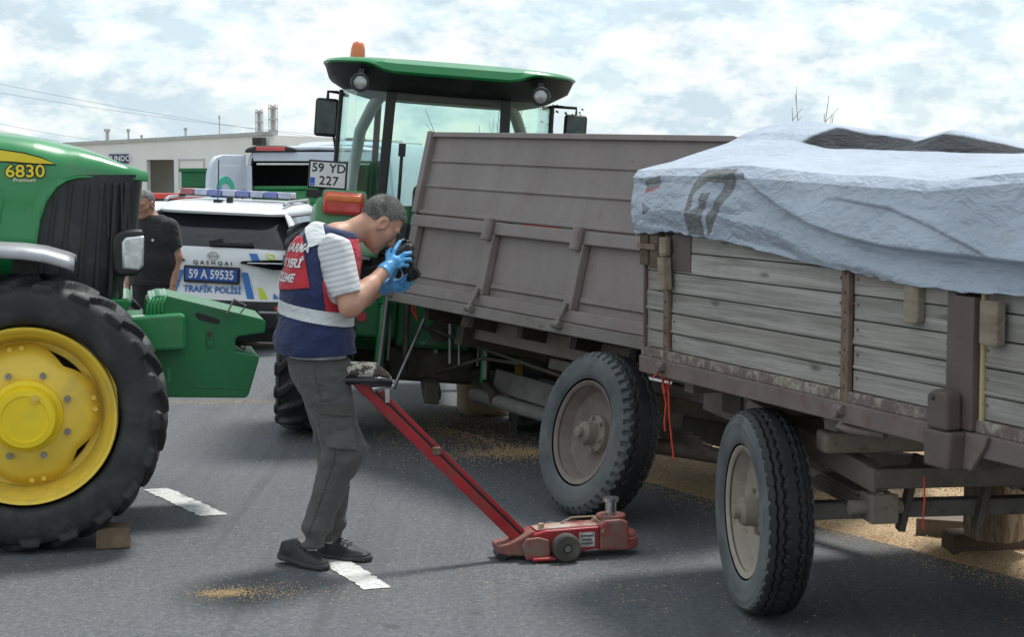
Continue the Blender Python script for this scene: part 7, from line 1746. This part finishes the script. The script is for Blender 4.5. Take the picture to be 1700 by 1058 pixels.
M['wire'] = mk('wire', (0.30, 0.32, 0.34), 0.7, var=0.05)
for k, (pa, pb_, lab) in enumerate((((-150, 107, 120), (560, 232, 150), 'uppermost thin overhead wire crossing the left sky'), ((-150, 127, 120), (560, 226, 150), 'overhead wire just below the uppermost one at left'),
                         ((-150, 168, 120), (230, 240, 150), 'upper of two wires low over the green hood'), ((-150, 180, 120), (200, 245, 150), 'lowest wire just above the green hood'))):
    a, c = at(*pa), at(*pb_); P = []
    for i in range(21):
        t = i / 20; p = a.lerp(c, t); p.z -= 0.9 * 4 * t * (1 - t) * 0.5; P.append(p)
    mm = MB(); mm.tube(P, 0.014, 5); o = mm.build('power_line', M['wire']); tag(o, lab, 'wire', 'overhead power lines')

# ---------------------------------------------- bare and leafy twigs behind the trailers
M['twig'] = mk('dry_twig', (0.22, 0.19, 0.16), 0.9, var=0.2); M['leaf'] = mk('leaf', (0.035, 0.07, 0.03), 0.7, var=0.3)
def weed(px, ptop, Y, spread, nst, label, leaves, seed, group):
    r = random.Random(seed); a = at(px, ptop, Y); zg = float(ground_z(np.array(a.x), np.array(Y)))
    t = thing('tall_weed', label, 'plant', loc=(a.x, Y, zg), group=group); H_ = a.z - zg
    mm = MB(); tips = []
    for k in range(nst):
        dx = (r.random() - 0.5) * spread; h = H_ * (0.82 + 0.18 * r.random()) if k else H_
        pts = [(dx * f * f + 0.02 * r.random(), 0.1 * (r.random() - 0.5) * f, h * f) for f in (0, 0.3, 0.6, 0.8, 1.0)]
        mm.tube(pts, [0.010, 0.008, 0.006, 0.004, 0.002], 5); tips.append(pts)
        for j in range(6 if leaves else 3):
            f = 0.72 + 0.26 * r.random(); i = 2 if f < 0.8 else 3; p = Vector(pts[i]).lerp(Vector(pts[i + 1]), r.random()); q = p + Vector(((r.random() - 0.5) * 0.22, (r.random() - 0.5) * 0.1, 0.06 + 0.10 * r.random())); mm.tube([p, q], [0.003, 0.0015], 4); tips.append([q])
    mm.build('stem', M['twig'], t)
    if leaves:
        lm = MB()
        for tp_ in tips:
            for _ in range(3):
                p = Vector(tp_[-1]) + Vector(((r.random() - 0.5) * 0.08, (r.random() - 0.5) * 0.08, (r.random() - 0.5) * 0.10)); s_ = 0.010 + 0.014 * r.random(); an = r.random() * 6.28
                d = Vector((math.cos(an), 0.3, math.sin(an))) * s_; e_ = Vector((-math.sin(an), 0.2, math.cos(an))) * s_ * 0.5
                lm.add([p - d, p + e_, p + d, p - e_], [(0, 1, 2, 3)])
        lm.build('foliage', M['leaf'], t)
WG = 'weeds on the verge behind the trailers'
weed(1342, 156, 12.5, 0.35, 4, 'bare dry twigs sticking up behind the tarpaulin', False, 3, WG)
weed(1326, 178, 12.5, 0.2, 1, 'single bare twig leaning left behind the tarpaulin peak', False, 4, WG)
weed(1366, 188, 12.6, 0.05, 1, 'shortest bare twig right of the tarpaulin peak', False, 5, WG)
weed(800, 165, 15.5, 1.3, 9, 'tall bare weed seen through the rear tractor cab glass', False, 6, WG)
weed(930, 185, 15.0, 0.3, 3, 'leafy weed tip between tractor cab and right mirror', True, 8, WG)
# pale sack end between trailer and tractor
g_ = at(795, 606, 12.6)
def sackfn(P): return rbox(P, (0, 0, 0.28), (0.22, 0.30, 0.28), 0.14) + 0.03 * fbm(P * 5, 3)
sk = sdf_obj('grain_sack', sackfn, (-0.32, -0.42, -0.06), (0.32, 0.42, 0.64), 0.02, mk('sackcloth', (0.55, 0.42, 0.28), 0.9, var=0.15, sc=12, bump=0.4, bsc=120), None)
sk.location = (g_.x + 0.05, 12.75, float(ground_z(np.array(g_.x), np.array(12.75))) + 0.02); tag(sk, 'pale sack standing on the verge between tractor and brown trailer', 'sack')
